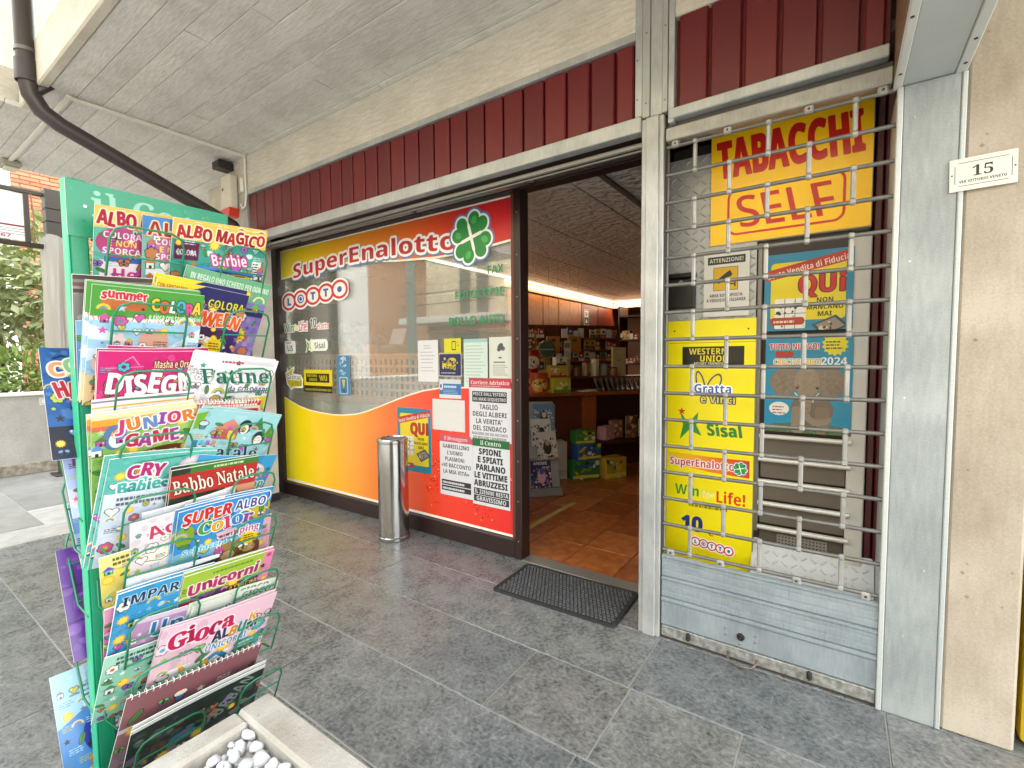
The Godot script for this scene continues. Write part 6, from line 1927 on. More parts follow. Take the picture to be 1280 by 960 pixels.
func rack():
	var green: StandardMaterial3D = mat("10805c", 0.4, 0, "soft", 0.25, "bump", 0.02)
	var wire := mat("24704f", 0.35)
	var r := thing("magazine_rack", "green wire display rack full of children's magazines beside the planter", "display rack")
	slab(r, "post", Vector3(-1.47, 0.02, 1.772), Vector3(-1.445, 1.715, 1.806), green, 0.003)
	slab(r, "post", Vector3(-1.51, 0.02, 1.425), Vector3(-1.485, 1.6, 1.45), green, 0.003)
	slab(r, "post_flange", Vector3(-1.482, 0.02, 1.8065), Vector3(-1.445, 1.715, 1.81), mat("2fa87c", 0.4), 0.001)
	slab(r, "foot", Vector3(-1.75, 0.0, 1.755), Vector3(-1.22, 0.025, 1.81), green, 0.004)
	slab(r, "foot", Vector3(-1.75, 0.0, 1.415), Vector3(-1.3, 0.025, 1.46), green, 0.004)
	for y in [0.06, 0.9, 1.585]:
		slab(r, "cross_rail", Vector3(-1.482, y, 1.4505), Vector3(-1.472, y + 0.02, 1.7615), green, 0.002)
	# worn sign board on top
	var pr := print_sheet(280, 100, "178f6a", [["t", "il Centro", 62, 13, 16, 100, "8dbdaa", null, 0, 0, "R"], ["d", 56, 2, 56, 32, ["178f6a", "1d9670"], 60, 6, 12], ["d", 2, 2, 96, 32, ["137a5a", "2aa07c", "178f6a"], 40, 1.5, 19]])
	var sb := part(r, "sign_board", sheetm(0.345, 0.125, 0.006, pr[1]), atlas_mat(pr[0], 0.35), Transform3D(Basis(Vector3.UP, PI / 2), Vector3(-1.442, 1.585, 1.637)))
	part(sb, "rivet", lathem([Vector2(0, 0), Vector2(0.004, 0), Vector2(0.003, 0.002), Vector2(0, 0.002)], 8), mat("c8d8d0", 0.3, 0.7), Transform3D(Basis(Vector3.RIGHT, PI / 2), Vector3(-0.14, 0.07, 0.001)))
	# wire pockets: rows from top to bottom, two to a row, then the far side
	var rows := [1.6, 1.43, 1.275, 1.125, 0.985, 0.86, 0.705, 0.575, 0.41]
	for y in rows:
		wire_u(r, 1.765, 1.62, y - 0.14, y, -1.318, -1.385, wire)
		wire_u(r, 1.53, 1.415, y - 0.14, y, -1.318, -1.385, wire)
	for y in [1.09, 1.0, 0.86, 0.62]:
		wire_u(r, 1.81, 1.66, y - 0.16, y, -1.63, -1.53, wire)
	for y in [1.09, 0.93, 0.78, 0.63, 0.5]:
		var br := [Vector3(-1.443, y, 1.79), Vector3(-1.43, y, 1.795), Vector3(-1.43, y - 0.06, 1.795), Vector3(-1.4, y - 0.1, 1.77)]
		part(r, "bracket", tubem(br, 0.002, 6), wire)
	covers()


func covers():
	var bw := "f4f2ee"
	var C := {}
	# top row
	C.a1 = cover("68b7a4", [["r", 0, 0, 100, 24, "e9c96a"], ["j", "ALBO MAGICO", 50, 13, 15, 94, ["b02a4a", "a8203e"], "f6e8c0", 1.8], ["e", 26, 40, 24, 18, "b8487e"], ["t", "COLORA", 26, 31, 7, 36, "f6ecf0"], ["t", "E NON", 26, 40, 7, 28, "f0dc50"], ["t", "SPORCA", 26, 49, 7, 36, "f6ecf0"], ["t", "Hel", 68, 50, 12, 26, "c85a8e"], ["r", 6, 60, 94, 73, "f6e4ee"], ["r", 10, 56, 84, 6, "3a6ab0"], ["t", "Hello K", 50, 76, 14, 84, "d03a86"], ["t", "ALBO MAG", 66, 92, 8, 50, "5a4a56"], ["e", 24, 92, 6, 5, "e89ab8"]])
	C.a2 = cover("74b8aa", [["r", 0, 0, 100, 22, "4a86c4"], ["t", "ALBO", 34, 14, 16, 60, "a8202e", "f4d8a0", 1.6], ["e", 32, 38, 28, 18, "c06a9a"], ["t", "COLORA", 32, 29, 7, 42, "f6ecf0"], ["t", "E NON", 32, 38, 7, 30, "f0dc50"], ["t", "SPORCA", 32, 47, 7, 42, "f6ecf0"], ["r", 4, 62, 96, 70, "e6ecf0"], ["t", "62", 40, 84, 20, 50, "c8324e"], ["d", 4, 96, 92, 36, ["e8b8c8", "c85a80", "f6eef0"], 16, 9, 21]])
	C.a3 = cover("3f9c8c", [["r", 0, 0, 100, 20, "e6bf52"], ["j", "ALBO MAGICO", 51, 11, 13, 94, ["b8242e", "a01c2a"], "f8ecc8", 1.8], ["r", 3, 22, 24, 20, "5a2046"], ["t", "COLORA", 15, 34, 6, 20, "f0e4ea"], ["t", "Barbie", 60, 38, 13, 40, "f4eef2", "c0407e", 1.6, -0.08, "b", -0.2], ["e", 38, 32, 4, 3, "d8eee6"], ["e", 82, 30, 4, 3, "d8eee6"], ["r", 86, 36, 11, 22, "f0f0ec"], ["m", 87, 38, 9, 6, 3.2, 1.6, "3a3a3a"], ["r", 26, 54, 60, 8, "d8cf3a"], ["r", 26, 60, 40, 5, "3f6fb4"], ["r", 24, 59, 18, 6, "f2f2ee"], ["r", 0, 68, 76, 65, "6a2a7e"], ["t", "B", 16, 84, 20, 22, "e86ab0"], ["t", "A7", 58, 84, 16, 34, "e8dcec"], ["r", 76, 68, 24, 65, "e8b82a"]])
	# second row
	C.b1 = cover("8a8680", [["r", 0, 0, 100, 5, "5a4a46"], ["r", 0, 8, 100, 4, "7a5a56"], ["r", 0, 15, 100, 4, "5a4a46"], ["t", "SANFORD", 34, 11, 5, 40, "d8d0c8"], ["r", 30, 22, 70, 30, "d8d8d6"], ["d", 2, 24, 96, 108, ["9a9690", "7a7670", "b0aca6"], 60, 4, 32], ["e", 20, 62, 8, 9, "a84a5a"], ["d", 10, 76, 80, 54, ["7a8a78", "a0a49a"], 30, 5, 33]], true)
	C.b2 = cover("9fcbe6", [["r", 0, 0, 100, 33, "4f9a3c"], ["j", "summer", 27, 8, 9, 38, ["c8283e"], "f6e8d8", 1.2], ["R", 8, 14, 38, 10, 2, "c86a3a"], ["j", "COLORA", 74, 17, 13, 48, ["f0c83a", "e86a3a", "e8f4f8", "4ab0d8", "d84a8a"], "2a5a2a", 1.4], ["t", "e gioca con tanti adesivi", 74, 29, 6, 50, "f2f4ea"], ["r", 0, 32, 100, 4, "d85a50"], ["m", 0, 32, 100, 2, 2, 2, "f4ece4"], ["p", [Vector2(0, 40), Vector2(40, 60), Vector2(0, 56)], "d8edf6"], ["p", [Vector2(0, 66), Vector2(40, 70), Vector2(0, 80)], "d8edf6"], ["p", [Vector2(100, 40), Vector2(70, 64), Vector2(100, 58)], "d8edf6"], ["e", 56, 58, 14, 15, "d8a890"], ["e", 28, 82, 24, 18, "e8d0c8"], ["e", 24, 62, 5, 14, "e8d0c8", 0.2], ["e", 78, 84, 24, 20, "d89a5a"], ["e", 84, 82, 14, 14, "f0e4d4"], ["p", [Vector2(60, 72), Vector2(82, 64), Vector2(86, 76)], "9a2038"], ["e", 20, 82, 3, 2.5, "2a2420"], ["e", 38, 80, 3, 2.5, "2a2420"], ["e", 72, 86, 3, 3, "2a2420"], ["e", 90, 86, 3, 3, "2a2420"], ["r", 0, 96, 100, 37, "e6cf9c"], ["e", 12, 104, 8, 5, "5a9a6a"], ["R", 7, 105, 10, 8, 2, "b84a3a"], ["e", 14, 122, 6, 6, "c8323a"], ["r", 0, 129, 100, 4, "d85a50"]])
	C.b3 = cover("4a2a76", [["p", [Vector2(0, 0), Vector2(50, 0), Vector2(0, 26)], "e6d22a"], ["t", "CON FANTASTICI", 16, 8, 5, 30, "a82a2a"], ["p", [Vector2(50, 0), Vector2(100, 0), Vector2(100, 26), Vector2(14, 26)], "2c2a62"], ["t", "GIOCA e COLORA", 54, 19, 10, 88, "dcd82e", "2c2a52", 0.8], ["j", "HALLOWEEN", 52, 38, 17, 92, ["e4662a", "d8521e"], "f6e4d0", 1.6], ["r", 6, 52, 90, 78, "3a2466"], ["e", 20, 66, 14, 12, "c87a4a"], ["p", [Vector2(32, 62), Vector2(84, 52), Vector2(90, 62), Vector2(36, 74)], "4e2a4e"], ["r", 48, 50, 26, 12, "3c2040"], ["e", 62, 74, 14, 13, "e4e0cc"], ["e", 57, 73, 4, 4, "2c1c3c"], ["e", 68, 73, 4, 4, "2c1c3c"], ["r", 56, 82, 13, 4, "e4e0cc"], ["r", 60, 88, 4, 30, "e4e0cc"], ["r", 48, 92, 30, 3, "e4e0cc"], ["r", 50, 99, 26, 3, "e4e0cc"], ["r", 52, 106, 22, 3, "e4e0cc"], ["l", [Vector2(46, 90), Vector2(30, 82), Vector2(24, 94)], 3, "e4e0cc"], ["l", [Vector2(80, 90), Vector2(90, 80)], 3, "e4e0cc"]])
	C.b4 = cover("8a76b8", [["R", -6, -6, 112, 34, 8, "6fae84"], ["t", "IN REGALO UNO SCHERZO PER OGNUNO", 52, 10, 7, 92, "eef4ea"], ["t", "LUCY", 18, 26, 11, 30, "f4f4ee", "4a6a8a", 1.0], ["r", 60, 36, 40, 10, "2a2a5a"], ["d", 0, 46, 100, 86, ["9a88c8", "7a66a8", "a898d0"], 40, 9, 41], ["e", 80, 74, 9, 7, "c84a78"]])
	# third row
	C.c1 = cover("c81f6e", [["l", [Vector2(20, 14), Vector2(30, 6), Vector2(36, 16)], 1.2, "e88ab4"], ["l", [Vector2(6, 20), Vector2(40, 18)], 1.0, "e88ab4"], ["t", "Masha e Orso", 70, 16, 9, 40, "f0e0b0", "7a2038", 1.2], ["j", "DISEGNI", 55, 40, 24, 96, ["fdfaf6"], "8a0f40", 1.6], ["t", "PER BAMBINI", 76, 58, 9, 50, "f2d836"], ["r", 0, 66, 100, 67, "f2efe8"], ["m", 6, 72, 32, 4, 8, 4, "3a3a36"], ["p", [Vector2(38, 80), Vector2(100, 66), Vector2(100, 133), Vector2(30, 133)], "cdb498"], ["e", 70, 70, 10, 9, "3a2a24"], ["d", 40, 84, 56, 46, ["b89a7c", "dcc8b0", "a88a6a"], 20, 8, 51], ["r", 0, 104, 26, 10, "3f9a52"], ["r", 0, 116, 26, 8, "c83a3a"]])
	C.c2 = cover("f3f1f4", [["t", "Fatine", 52, 26, 20, 84, "1f6a5a", "f3f1f4", 0.5, -0.06, "R", -0.3], ["t", "da COLORARE", 72, 44, 8, 52, "5a3a7a"], ["b", 10, 14, 4, 2, 5, "4aa08a"], ["b", 88, 30, 3, 1.5, 5, "c04a6a"], ["b", 50, 8, 4, 2, 5, "2a2a2a"], ["m", 30, 6, 60, 1, 4, 3, "c04a6a"], ["r", 56, 4, 40, 5, "dcdce0"], ["p", [Vector2(58, 58), Vector2(98, 52), Vector2(98, 72), Vector2(60, 70)], "e8cf2a"], ["m", 62, 58, 32, 3, 4, 1.5, "7a6a1a"], ["d", 2, 56, 54, 30, ["d8d4d4", "e8e4e4", "b8b4b8"], 22, 7, 61], ["r", 24, 82, 60, 40, "d8bcae"], ["p", [Vector2(36, 96), Vector2(44, 78), Vector2(52, 96)], "b8786a"], ["e", 80, 86, 18, 14, "f0e8ec"], ["l", [Vector2(66, 96), Vector2(72, 78), Vector2(88, 74)], 0.8, "5a565a"], ["d", 4, 104, 92, 26, ["e0ccc4", "c8b4b0"], 16, 8, 62]])
	# fourth row
	C.d0 = cover("f0eef0", [["r", 0, 3, 100, 2, "8a6a9a"], ["r", 0, 10, 100, 2, "e8b84a"], ["m", 6, 20, 80, 8, 8, 3, "c8c4cc"]], true)
	C.d1 = cover("8ab85a", [["r", 0, 0, 100, 6, "f0dcae"], ["r", 0, 6, 100, 8, "e6a23a"], ["r", 0, 14, 100, 6, "d86a50"], ["j", "JUNIOR", 60, 15, 15, 74, ["c83a6a", "d8802a", "6a8ac0", "8a4aa0"], "f4ecf0", 2.0, "b", -0.06], ["j", "GAME", 56, 38, 16, 54, ["c42a4e", "a83a8a"], "f4ecf0", 2.0], ["e", 20, 30, 11, 16, "5a7aa0"], ["e", 22, 34, 7, 10, "e8ecee"], ["e", 22, 26, 5, 5, "e0a84a"], ["e", 62, 82, 48, 30, "5a2c1a", -0.2], ["e", 60, 78, 44, 26, "6e3820", -0.2], ["e", 48, 90, 7, 7, "f0ece4"], ["e", 82, 84, 7, 7, "f0ece4"], ["e", 49, 91, 4, 4, "1a120e"], ["e", 82, 85, 4, 4, "1a120e"]])
	C.d2 = cover("d8d4d2", [["r", 0, 0, 100, 8, "c8382a"], ["m", 0, 1, 100, 2, 4, 3, "f0e8e0"], ["R", 54, 12, 44, 10, 2, "c02a2a"], ["m", 58, 15, 36, 1, 4, 4, "f2e6e2"], ["e", 26, 34, 20, 18, "4a3a30"], ["e", 26, 42, 10, 9, "b0906a"], ["e", 20, 30, 3, 3, "0f0c0a"], ["e", 32, 30, 3, 3, "0f0c0a"], ["d", 40, 30, 56, 90, ["4a6a8a", "e8e4e0", "8a7a6a"], 26, 10, 71], ["e", 30, 80, 26, 20, "2a3a5a"]], true)
	C.d3 = cover("9fd3da", [["p", [Vector2(0, 6), Vector2(12, 2), Vector2(8, 24), Vector2(2, 26)], "7ab23a"], ["p", [Vector2(24, 24), Vector2(44, 10), Vector2(60, 24)], "d88a78"], ["r", 28, 24, 28, 14, "b86a58"], ["r", 32, 26, 5, 8, "f0d86a"], ["r", 44, 26, 5, 8, "f0d86a"], ["e", 62, 20, 8, 10, "1f3a40"], ["e", 62, 23, 5, 7, "f2f4f2"], ["e", 84, 34, 8, 10, "1f3a40"], ["e", 84, 37, 5, 7, "f2f4f2"], ["p", [Vector2(70, 22), Vector2(78, 4), Vector2(86, 22)], "3f8a4a"], ["p", [Vector2(88, 32), Vector2(95, 12), Vector2(100, 32)], "5a9a3a"], ["t", "Natale", 56, 56, 18, 70, "2a4a5a", "d8eef0", 0.8, 0, "R", -0.25], ["r", 8, 40, 5, 40, "3a86c4"], ["r", 15, 40, 5, 40, "5ac0c8"], ["r", 22, 40, 5, 40, "a07ac8"], ["r", 29, 40, 5, 40, "d8907a"], ["e", 76, 84, 30, 12, "cfe8ee"], ["d", 30, 70, 66, 50, ["b8dfe6", "8ac4d0", "e8f4f6"], 16, 9, 72]])
	# fifth row
	C.e1 = cover("5fb9ae", [["d", 0, 0, 100, 50, ["6cc4b8", "54aca2"], 120, 3, 81], ["j", "CRY", 34, 18, 15, 34, ["b82a6e"], "e8f6f2", 2.0], ["j", "Babies", 34, 36, 13, 46, ["4ab0a8", "3a9a94"], "f2f6f4", 2.0], ["e", 84, 18, 20, 14, "f2c8d8"], ["e", 84, 18, 17, 11.5, "f8e8ee"], ["m", 76, 16, 18, 2, 5, 3, "6a3a5a"], ["l", [Vector2(48, 66), Vector2(80, 36)], 4, "b83a72"], ["e", 84, 32, 8, 5, "b83a72", -0.5], ["e", 84, 32, 5, 3, "8acfc4", -0.5], ["e", 56, 98, 52, 46, "f2f0ee"], ["d", 30, 60, 60, 14, ["e8c84a", "f2f0ee"], 6, 4, 82], ["p", [Vector2(20, 133), Vector2(24, 104), Vector2(64, 96), Vector2(80, 133)], "b49cc8"], ["d", 24, 102, 48, 30, ["a88ac0", "c8b4d8", "e8b8b0"], 18, 7, 83]])
	C.e2 = cover("2e3a2c", [["r", 20, 0, 80, 9, "3f7a34"], ["m", 46, 3, 44, 1, 4, 3, "c8d8a0"], ["r", 0, 8, 100, 30, "b8302a"], ["t", "Babbo Natale", 50, 23, 19, 94, "f4ecd8", "7a1a18", 1.0, -0.03, "R", -0.2], ["e", 50, 70, 40, 26, "4a3226"], ["e", 46, 66, 26, 20, "a87a5a"], ["e", 64, 60, 20, 16, "3a2a20"], ["r", 62, 38, 38, 20, "d89a78"], ["p", [Vector2(70, 58), Vector2(76, 42), Vector2(82, 58)], "2a3a2a"], ["d", 4, 88, 92, 44, ["3a2a22", "5a4032", "2a3226"], 30, 9, 91]], true)
	C.e3 = cover("3f9fd0", [["d", 60, 20, 40, 90, ["d8f0f8", "a8d8ec"], 16, 3, 92], ["e", 72, 26, 18, 14, "f0c8b0"], ["e", 70, 20, 14, 8, "e8e8f4"], ["t", "Top", 84, 44, 12, 26, "2f9a8a", "f0f6f4", 1.4], ["e", 64, 84, 16, 12, "d8a0b0"]])
	# sixth row
	C.f0 = cover("eef0f4", [["r", 0, 2, 100, 6, "d8dce6"], ["m", 4, 12, 90, 8, 8, 3, "ccd0da"]], true)
	C.f1 = cover("ecdfe6", [["t", "Aotto", 50, 20, 18, 92, "c43a5a", "f4ecf0", 1.4, -0.04, "b", -0.2], ["e", 30, 56, 24, 12, "f0eedc"], ["l", [Vector2(10, 50), Vector2(40, 44), Vector2(52, 58), Vector2(30, 66), Vector2(12, 60)], 1.0, "6a5a6a"], ["l", [Vector2(58, 40), Vector2(80, 46), Vector2(72, 70), Vector2(60, 62)], 1.0, "6a5a6a"], ["d", 6, 70, 88, 24, ["e8d890", "e0a8b8", "f4eef0"], 14, 7, 95], ["t", "Fantis", 44, 108, 12, 70, "b86a92", null, 0, 0, "R", -0.2], ["r", 0, 118, 100, 15, "c8a8c0"]])
	C.f2 = cover("3a8ecc", [["j", "SUPER", 32, 13, 15, 52, ["c8242e", "d83a2a"], "f6eee8", 1.6], ["t", "ALBO", 80, 12, 13, 36, "2a3a8a", "f6eee8", 1.6], ["j", "Color", 54, 32, 17, 62, ["4a9a4a", "e8a22a", "c83a5a", "3a7ac0", "8a4aa0"], "f2f4f0", 1.6, "R", -0.05], ["t", "camping", 72, 50, 10, 46, "b8487e", "f4eef0", 1.2], ["e", 10, 36, 10, 14, "8aa82a"], ["e", 90, 28, 12, 9, "c8b02a"], ["r", 0, 58, 100, 40, "7ab8dc"], ["t", "Schiaccia", 34, 60, 8, 60, "4ab0d0", "f0f6f8", 0.8], ["p", [Vector2(0, 98), Vector2(30, 72), Vector2(44, 98)], "4a2a7a"], ["e", 62, 88, 15, 20, "8a5a2e"], ["e", 86, 84, 14, 20, "7a4a26"], ["e", 62, 70, 17, 6, "b08a4a"], ["e", 86, 66, 16, 6, "a07a3e"], ["e", 62, 84, 8, 7, "d8b080"], ["e", 86, 80, 8, 7, "d0a070"], ["b", 38, 98, 9, 4, 7, "e8822a"], ["r", 0, 104, 100, 29, "4a8a3a"]])
	# seventh row
	C.g0 = cover("e9ecef", [["p", [Vector2(30, 10), Vector2(100, 4), Vector2(100, 12), Vector2(36, 20)], "2a2a30"], ["r", 70, 16, 30, 20, "5ab4c8"], ["r", 0, 26, 60, 6, "c8d0d8"], ["m", 6, 40, 80, 6, 9, 3, "b8bec8"]], true)
	C.g1 = cover("3a9ad0", [["t", "IMPARA", 40, 14, 13, 70, "2a2f4a", "d8eef6", 0.8], ["d", 44, 20, 50, 20, ["e8f2f6", "b8dcec"], 10, 6, 101], ["e", 40, 64, 20, 14, "d87a3a"], ["e", 44, 64, 9, 7, "f2e8dc"], ["d", 6, 80, 88, 50, ["8ab03a", "3a8ac0", "c8c04a"], 18, 9, 102]])
	C.g2 = cover("6a2a7a", [["r", 0, 0, 100, 34, "a2c23e"], ["r", 88, 0, 12, 133, "e48ab0"], ["e", 94, 6, 3, 3, "c83a6a"], ["j", "Unicorni", 46, 22, 15, 78, ["b82a6a", "a0225c"], "f2f0dc", 1.8, "b", -0.03], ["m", 30, 6, 56, 1, 4, 3, "6a8a2a"], ["t", "ATTACCA", 70, 42, 7, 34, "e8cf2a", "2a1a2a", 1.0], ["r", 56, 50, 34, 10, "c02a3a"], ["t", "COLORA", 72, 55, 6, 28, "f4e8e0"], ["e", 12, 46, 12, 9, "b82a4a"], ["e", 36, 66, 22, 14, "ececf0"], ["e", 60, 66, 10, 12, "2a1a30"], ["d", 8, 60, 78, 66, ["c86ab0", "4aa07a", "8a4aa0", "ecdff0"], 26, 8, 103]])
	# eighth row
	C.h1 = cover("b58fb8", [["t", "Uni", 40, 20, 20, 54, "2a7ab0", "e8eef4", 1.8], ["r", 0, 0, 100, 6, "d8c8dc"], ["d", 4, 40, 92, 90, ["c8a8cc", "8a6a9a", "e0d0e4"], 30, 8, 111]])
	C.h2 = cover("eec4d6", [["j", "Gioca", 34, 16, 18, 54, ["c01f52", "a81a48"], "f8ecf2", 1.8, "R", -0.05], ["j", "ALBUM", 66, 29, 12, 42, ["2a2f4a", "2a2f4a", "d8902a", "2a8a8a"], "f8ecf2", 1.2], ["t", "K", 80, 20, 11, 9, "e8a82a", "f8ecf2", 1.2], ["t", "UNICORNI", 60, 41, 7, 38, "3a86c0", "f8ecf2", 0.8], ["r", 70, 46, 26, 14, "4ab0a8"], ["m", 74, 50, 18, 2, 4, 2, "e8f2f0"], ["r", 6, 50, 62, 66, "f4eef0"], ["e", 34, 80, 22, 20, "f6f4f4"], ["p", [Vector2(24, 62), Vector2(20, 44), Vector2(32, 60)], "e8c04a"], ["l", [Vector2(40, 58), Vector2(54, 50), Vector2(62, 58)], 5, "3a8ab0"], ["l", [Vector2(22, 62), Vector2(14, 72), Vector2(12, 84)], 5, "d8783a"], ["e", 26, 82, 3, 3.4, "3a2a30"], ["e", 44, 82, 3, 3.4, "3a2a30"], ["l", [Vector2(14, 96), Vector2(34, 104), Vector2(54, 96)], 1.0, "8a7a80"], ["e", 80, 84, 14, 12, "f6f0f2"], ["e", 80, 70, 9, 5, "b83a6a"], ["d", 4, 108, 92, 22, ["e8b8c8", "f6e8ee", "d8c8cc"], 16, 7, 112]])
	C.h3 = cover("9ccad0", [["r", 0, 0, 100, 14, "dfe6d8"], ["t", "GIOCO", 74, 7, 8, 40, "4a6a4a"], ["t", "Scrivi", 60, 18, 10, 60, "3a6ab0", "f0f0e4", 1.2, 0, "R", -0.3], ["r", 92, 10, 8, 123, "b0284a"], ["d", 4, 30, 84, 100, ["b8dce0", "e8c8d4", "8ab8c8"], 24, 9, 113]])
	# lowest row
	C.i1 = cover("9c6a70", [["r", 0, 0, 100, 30, "8a5a60"], ["r", 0, 30, 100, 4, "e0ccd0"], ["r", 24, 30, 6, 40, "5ab0a0"], ["r", 30, 34, 30, 10, "c04a5a"], ["m", 36, 40, 60, 8, 9, 4, "d8c0c4"]])
	C.i2 = cover("2a3330", [["r", 0, 0, 100, 4, "e0e2dc"], ["t", "URBAN", 76, 22, 12, 40, "8a968e", null, 0, -0.9], ["d", 4, 10, 60, 60, ["3a4642", "55605c", "1e2624", "7a8682"], 46, 5, 121], ["e", 40, 40, 10, 6, "3a8aa0"], ["d", 4, 70, 92, 60, ["38423e", "1f2725", "4a5a4a"], 34, 7, 122]])
	# far side, seen from behind
	C.k1 = cover("2a5a9a", [["l", [Vector2(10, 14), Vector2(18, 10), Vector2(26, 14)], 2, "1a2a4a"], ["j", "COLORA", 46, 22, 17, 82, ["e89a6a", "8ac08a", "e8c86a"], "f2e8dc", 2.4, "b", -0.12], ["j", "HALLOWEEN", 56, 48, 19, 96, ["b82a3a"], "e8dcd8", 1.8, "b", -0.12], ["e", 56, 66, 16, 12, "e8b898"], ["r", 42, 54, 28, 8, "5a2a7a"], ["p", [Vector2(30, 98), Vector2(46, 76), Vector2(70, 76), Vector2(84, 98)], "5a2a8a"], ["r", 0, 96, 100, 37, "1c2234"], ["r", 30, 88, 20, 6, "c83a5a"]])
	C.k2 = cover("a9b2e0", [["r", 8, 26, 92, 46, "8a4a9a"], ["r", 36, 32, 40, 30, "3a2a7a"], ["d", 4, 72, 92, 50, ["c8b8e8", "9aa8e0", "d8ccf0"], 20, 10, 131], ["p", [Vector2(60, 120), Vector2(66, 90), Vector2(72, 120)], "5a5ac0"], ["r", 56, 112, 22, 21, "6a6ac8"]])
	C.k3 = cover("a6c8ec", [["p", [Vector2(0, 10), Vector2(30, 4), Vector2(100, 12), Vector2(100, 34), Vector2(0, 40)], "7aa8dc"], ["l", [Vector2(20, 16), Vector2(30, 12), Vector2(40, 16)], 2, "3a6ab0"], ["d", 0, 40, 100, 90, ["b8d4f0", "9cc0e8", "d0e2f4"], 16, 12, 132]])
	C.k4 = cover("5a2a86", [["d", 0, 0, 100, 133, ["7a4aa0", "6a3a94", "8a5ab0"], 26, 8, 133], ["t", "SA", 56, 30, 9, 30, "f0e8f4"], ["r", 0, 46, 100, 3, "46206c"], ["r", 0, 88, 100, 3, "46206c"], ["R", 60, 92, 34, 40, 6, "f2f0f4"], ["m", 66, 98, 22, 8, 3.6, 2, "6a5a8a"]], true)
	C.k5 = cover("7ab82a", [["d", 4, 6, 92, 84, ["e0f0b8"], 30, 3, 134], ["r", 0, 92, 100, 41, "e8d82a"], ["r", 20, 104, 60, 20, "eef0f0"], ["m", 26, 108, 48, 1, 8, 8, "3a4a6a"]])
	C.k6 = cover("a8d0ea", [["r", 24, 0, 6, 60, "c8e4f4"], ["r", 46, 0, 10, 60, "d4eaf6"], ["t", "SUPER", 62, 10, 7, 40, "c04a3a"], ["m", 14, 22, 60, 2, 6, 2, "5a86b0"], ["p", [Vector2(0, 60), Vector2(40, 40), Vector2(100, 36), Vector2(100, 133), Vector2(0, 133)], "4a8acc"], ["e", 60, 78, 40, 34, "2a3a9a"], ["e", 46, 72, 20, 14, "f0f2f6", -0.4], ["e", 46, 74, 9, 7, "8ac0e0", -0.4], ["p", [Vector2(20, 112), Vector2(90, 84), Vector2(96, 94), Vector2(26, 120)], "e8c06a"], ["e", 32, 104, 10, 7, "d8782a"], ["r", 0, 120, 100, 13, "eef2f8"]])
	# name, x of the top edge, its height and middle, width, tilt, height over width, label
	var rows := [
		["a1", -1.362, 1.652, 1.680, 0.205, 2.5, 1.1, "colouring album with a pink lower half, top left of the rack"],
		["a2", -1.346, 1.646, 1.598, 0.2, 4.0, 1.1, "colouring album half hidden between the two other albums of the top row"],
		["a3", -1.33, 1.645, 1.53, 0.226, 2.2, 1.1, "teal colouring album with yellow header and pen, top right of the rack"],
		["b1", -1.362, 1.495, 1.718, 0.215, 4.0, 1.25, "grey brown-striped magazine behind the green-topped one"],
		["b2", -1.328, 1.463, 1.69, 0.22, -0.8, 1.3, "green-topped colouring book with cartoon animals on blue rays"],
		["b3", -1.345, 1.488, 1.569, 0.216, -6.0, 1.28, "purple Halloween colouring book with a skeleton and yellow corner"],
		["b4", -1.362, 1.528, 1.498, 0.222, -7.0, 1.3, "lilac magazine with a green headband, at the right of the second row"],
		["c1", -1.334, 1.32, 1.69, 0.206, 0.3, 1.3, "magenta drawing book with large white title"],
		["c2", -1.336, 1.308, 1.498, 0.214, -6.0, 1.3, "white fairy colouring book with a green script title"],
		["d0", -1.352, 1.222, 1.708, 0.2, 3.0, 1.28, "white-edged booklet behind the brown bean game book"],
		["d1", -1.336, 1.188, 1.712, 0.204, 3.6, 1.3, "green game book with a large brown bean shape"],
		["d2", -1.352, 1.19, 1.535, 0.2, -2.7, 1.3, "ring-bound calendar with a dark dog and red header"],
		["d3", -1.334, 1.158, 1.499, 0.22, -12.0, 1.3, "pale blue winter book with penguins and felt pens"],
		["e1", -1.342, 1.072, 1.672, 0.226, -4.6, 1.3, "teal patterned book with scissors and a pink badge"],
		["e2", -1.325, 1.03, 1.565, 0.21, 0.0, 1.3, "dark Christmas story book with a red title band"],
		["e3", -1.356, 1.045, 1.5, 0.215, -11.0, 1.3, "bright blue book at the right of the Christmas story book"],
		["f0", -1.357, 0.95, 1.621, 0.21, 6.0, 1.28, "plain white-edged booklet behind the camping album"],
		["f1", -1.341, 0.932, 1.652, 0.205, 4.8, 1.3, "pale pink line-drawn colouring book left of the camping album"],
		["f2", -1.327, 0.928, 1.549, 0.224, 0.2, 1.3, "blue camping colouring album with brown tree figures"],
		["g0", -1.357, 0.785, 1.66, 0.205, -4.0, 1.28, "white booklet with a black curve behind the unicorn book"],
		["g1", -1.336, 0.766, 1.682, 0.205, -3.2, 1.3, "sky blue learning book in the left pocket of the seventh row"],
		["g2", -1.342, 0.761, 1.538, 0.23, -2.1, 1.3, "purple and green unicorn book with a pink edge"],
		["h1", -1.354, 0.675, 1.648, 0.205, -6.5, 1.28, "mauve book behind the pink unicorn album"],
		["h2", -1.325, 0.646, 1.566, 0.286, -6.0, 1.05, "wide pink game album with a white unicorn"],
		["h3", -1.348, 0.656, 1.517, 0.232, -7.6, 1.28, "pale blue book with a crimson spine, right of the pink album"],
		["i1", -1.341, 0.505, 1.62, 0.318, -6.0, 0.85, "wide dusty rose notebook with white ring binding"],
		["i2", -1.322, 0.452, 1.625, 0.31, -2.5, 0.85, "wide dark green notebook in the lowest pocket"]]
	var grp := "magazines in the green rack"
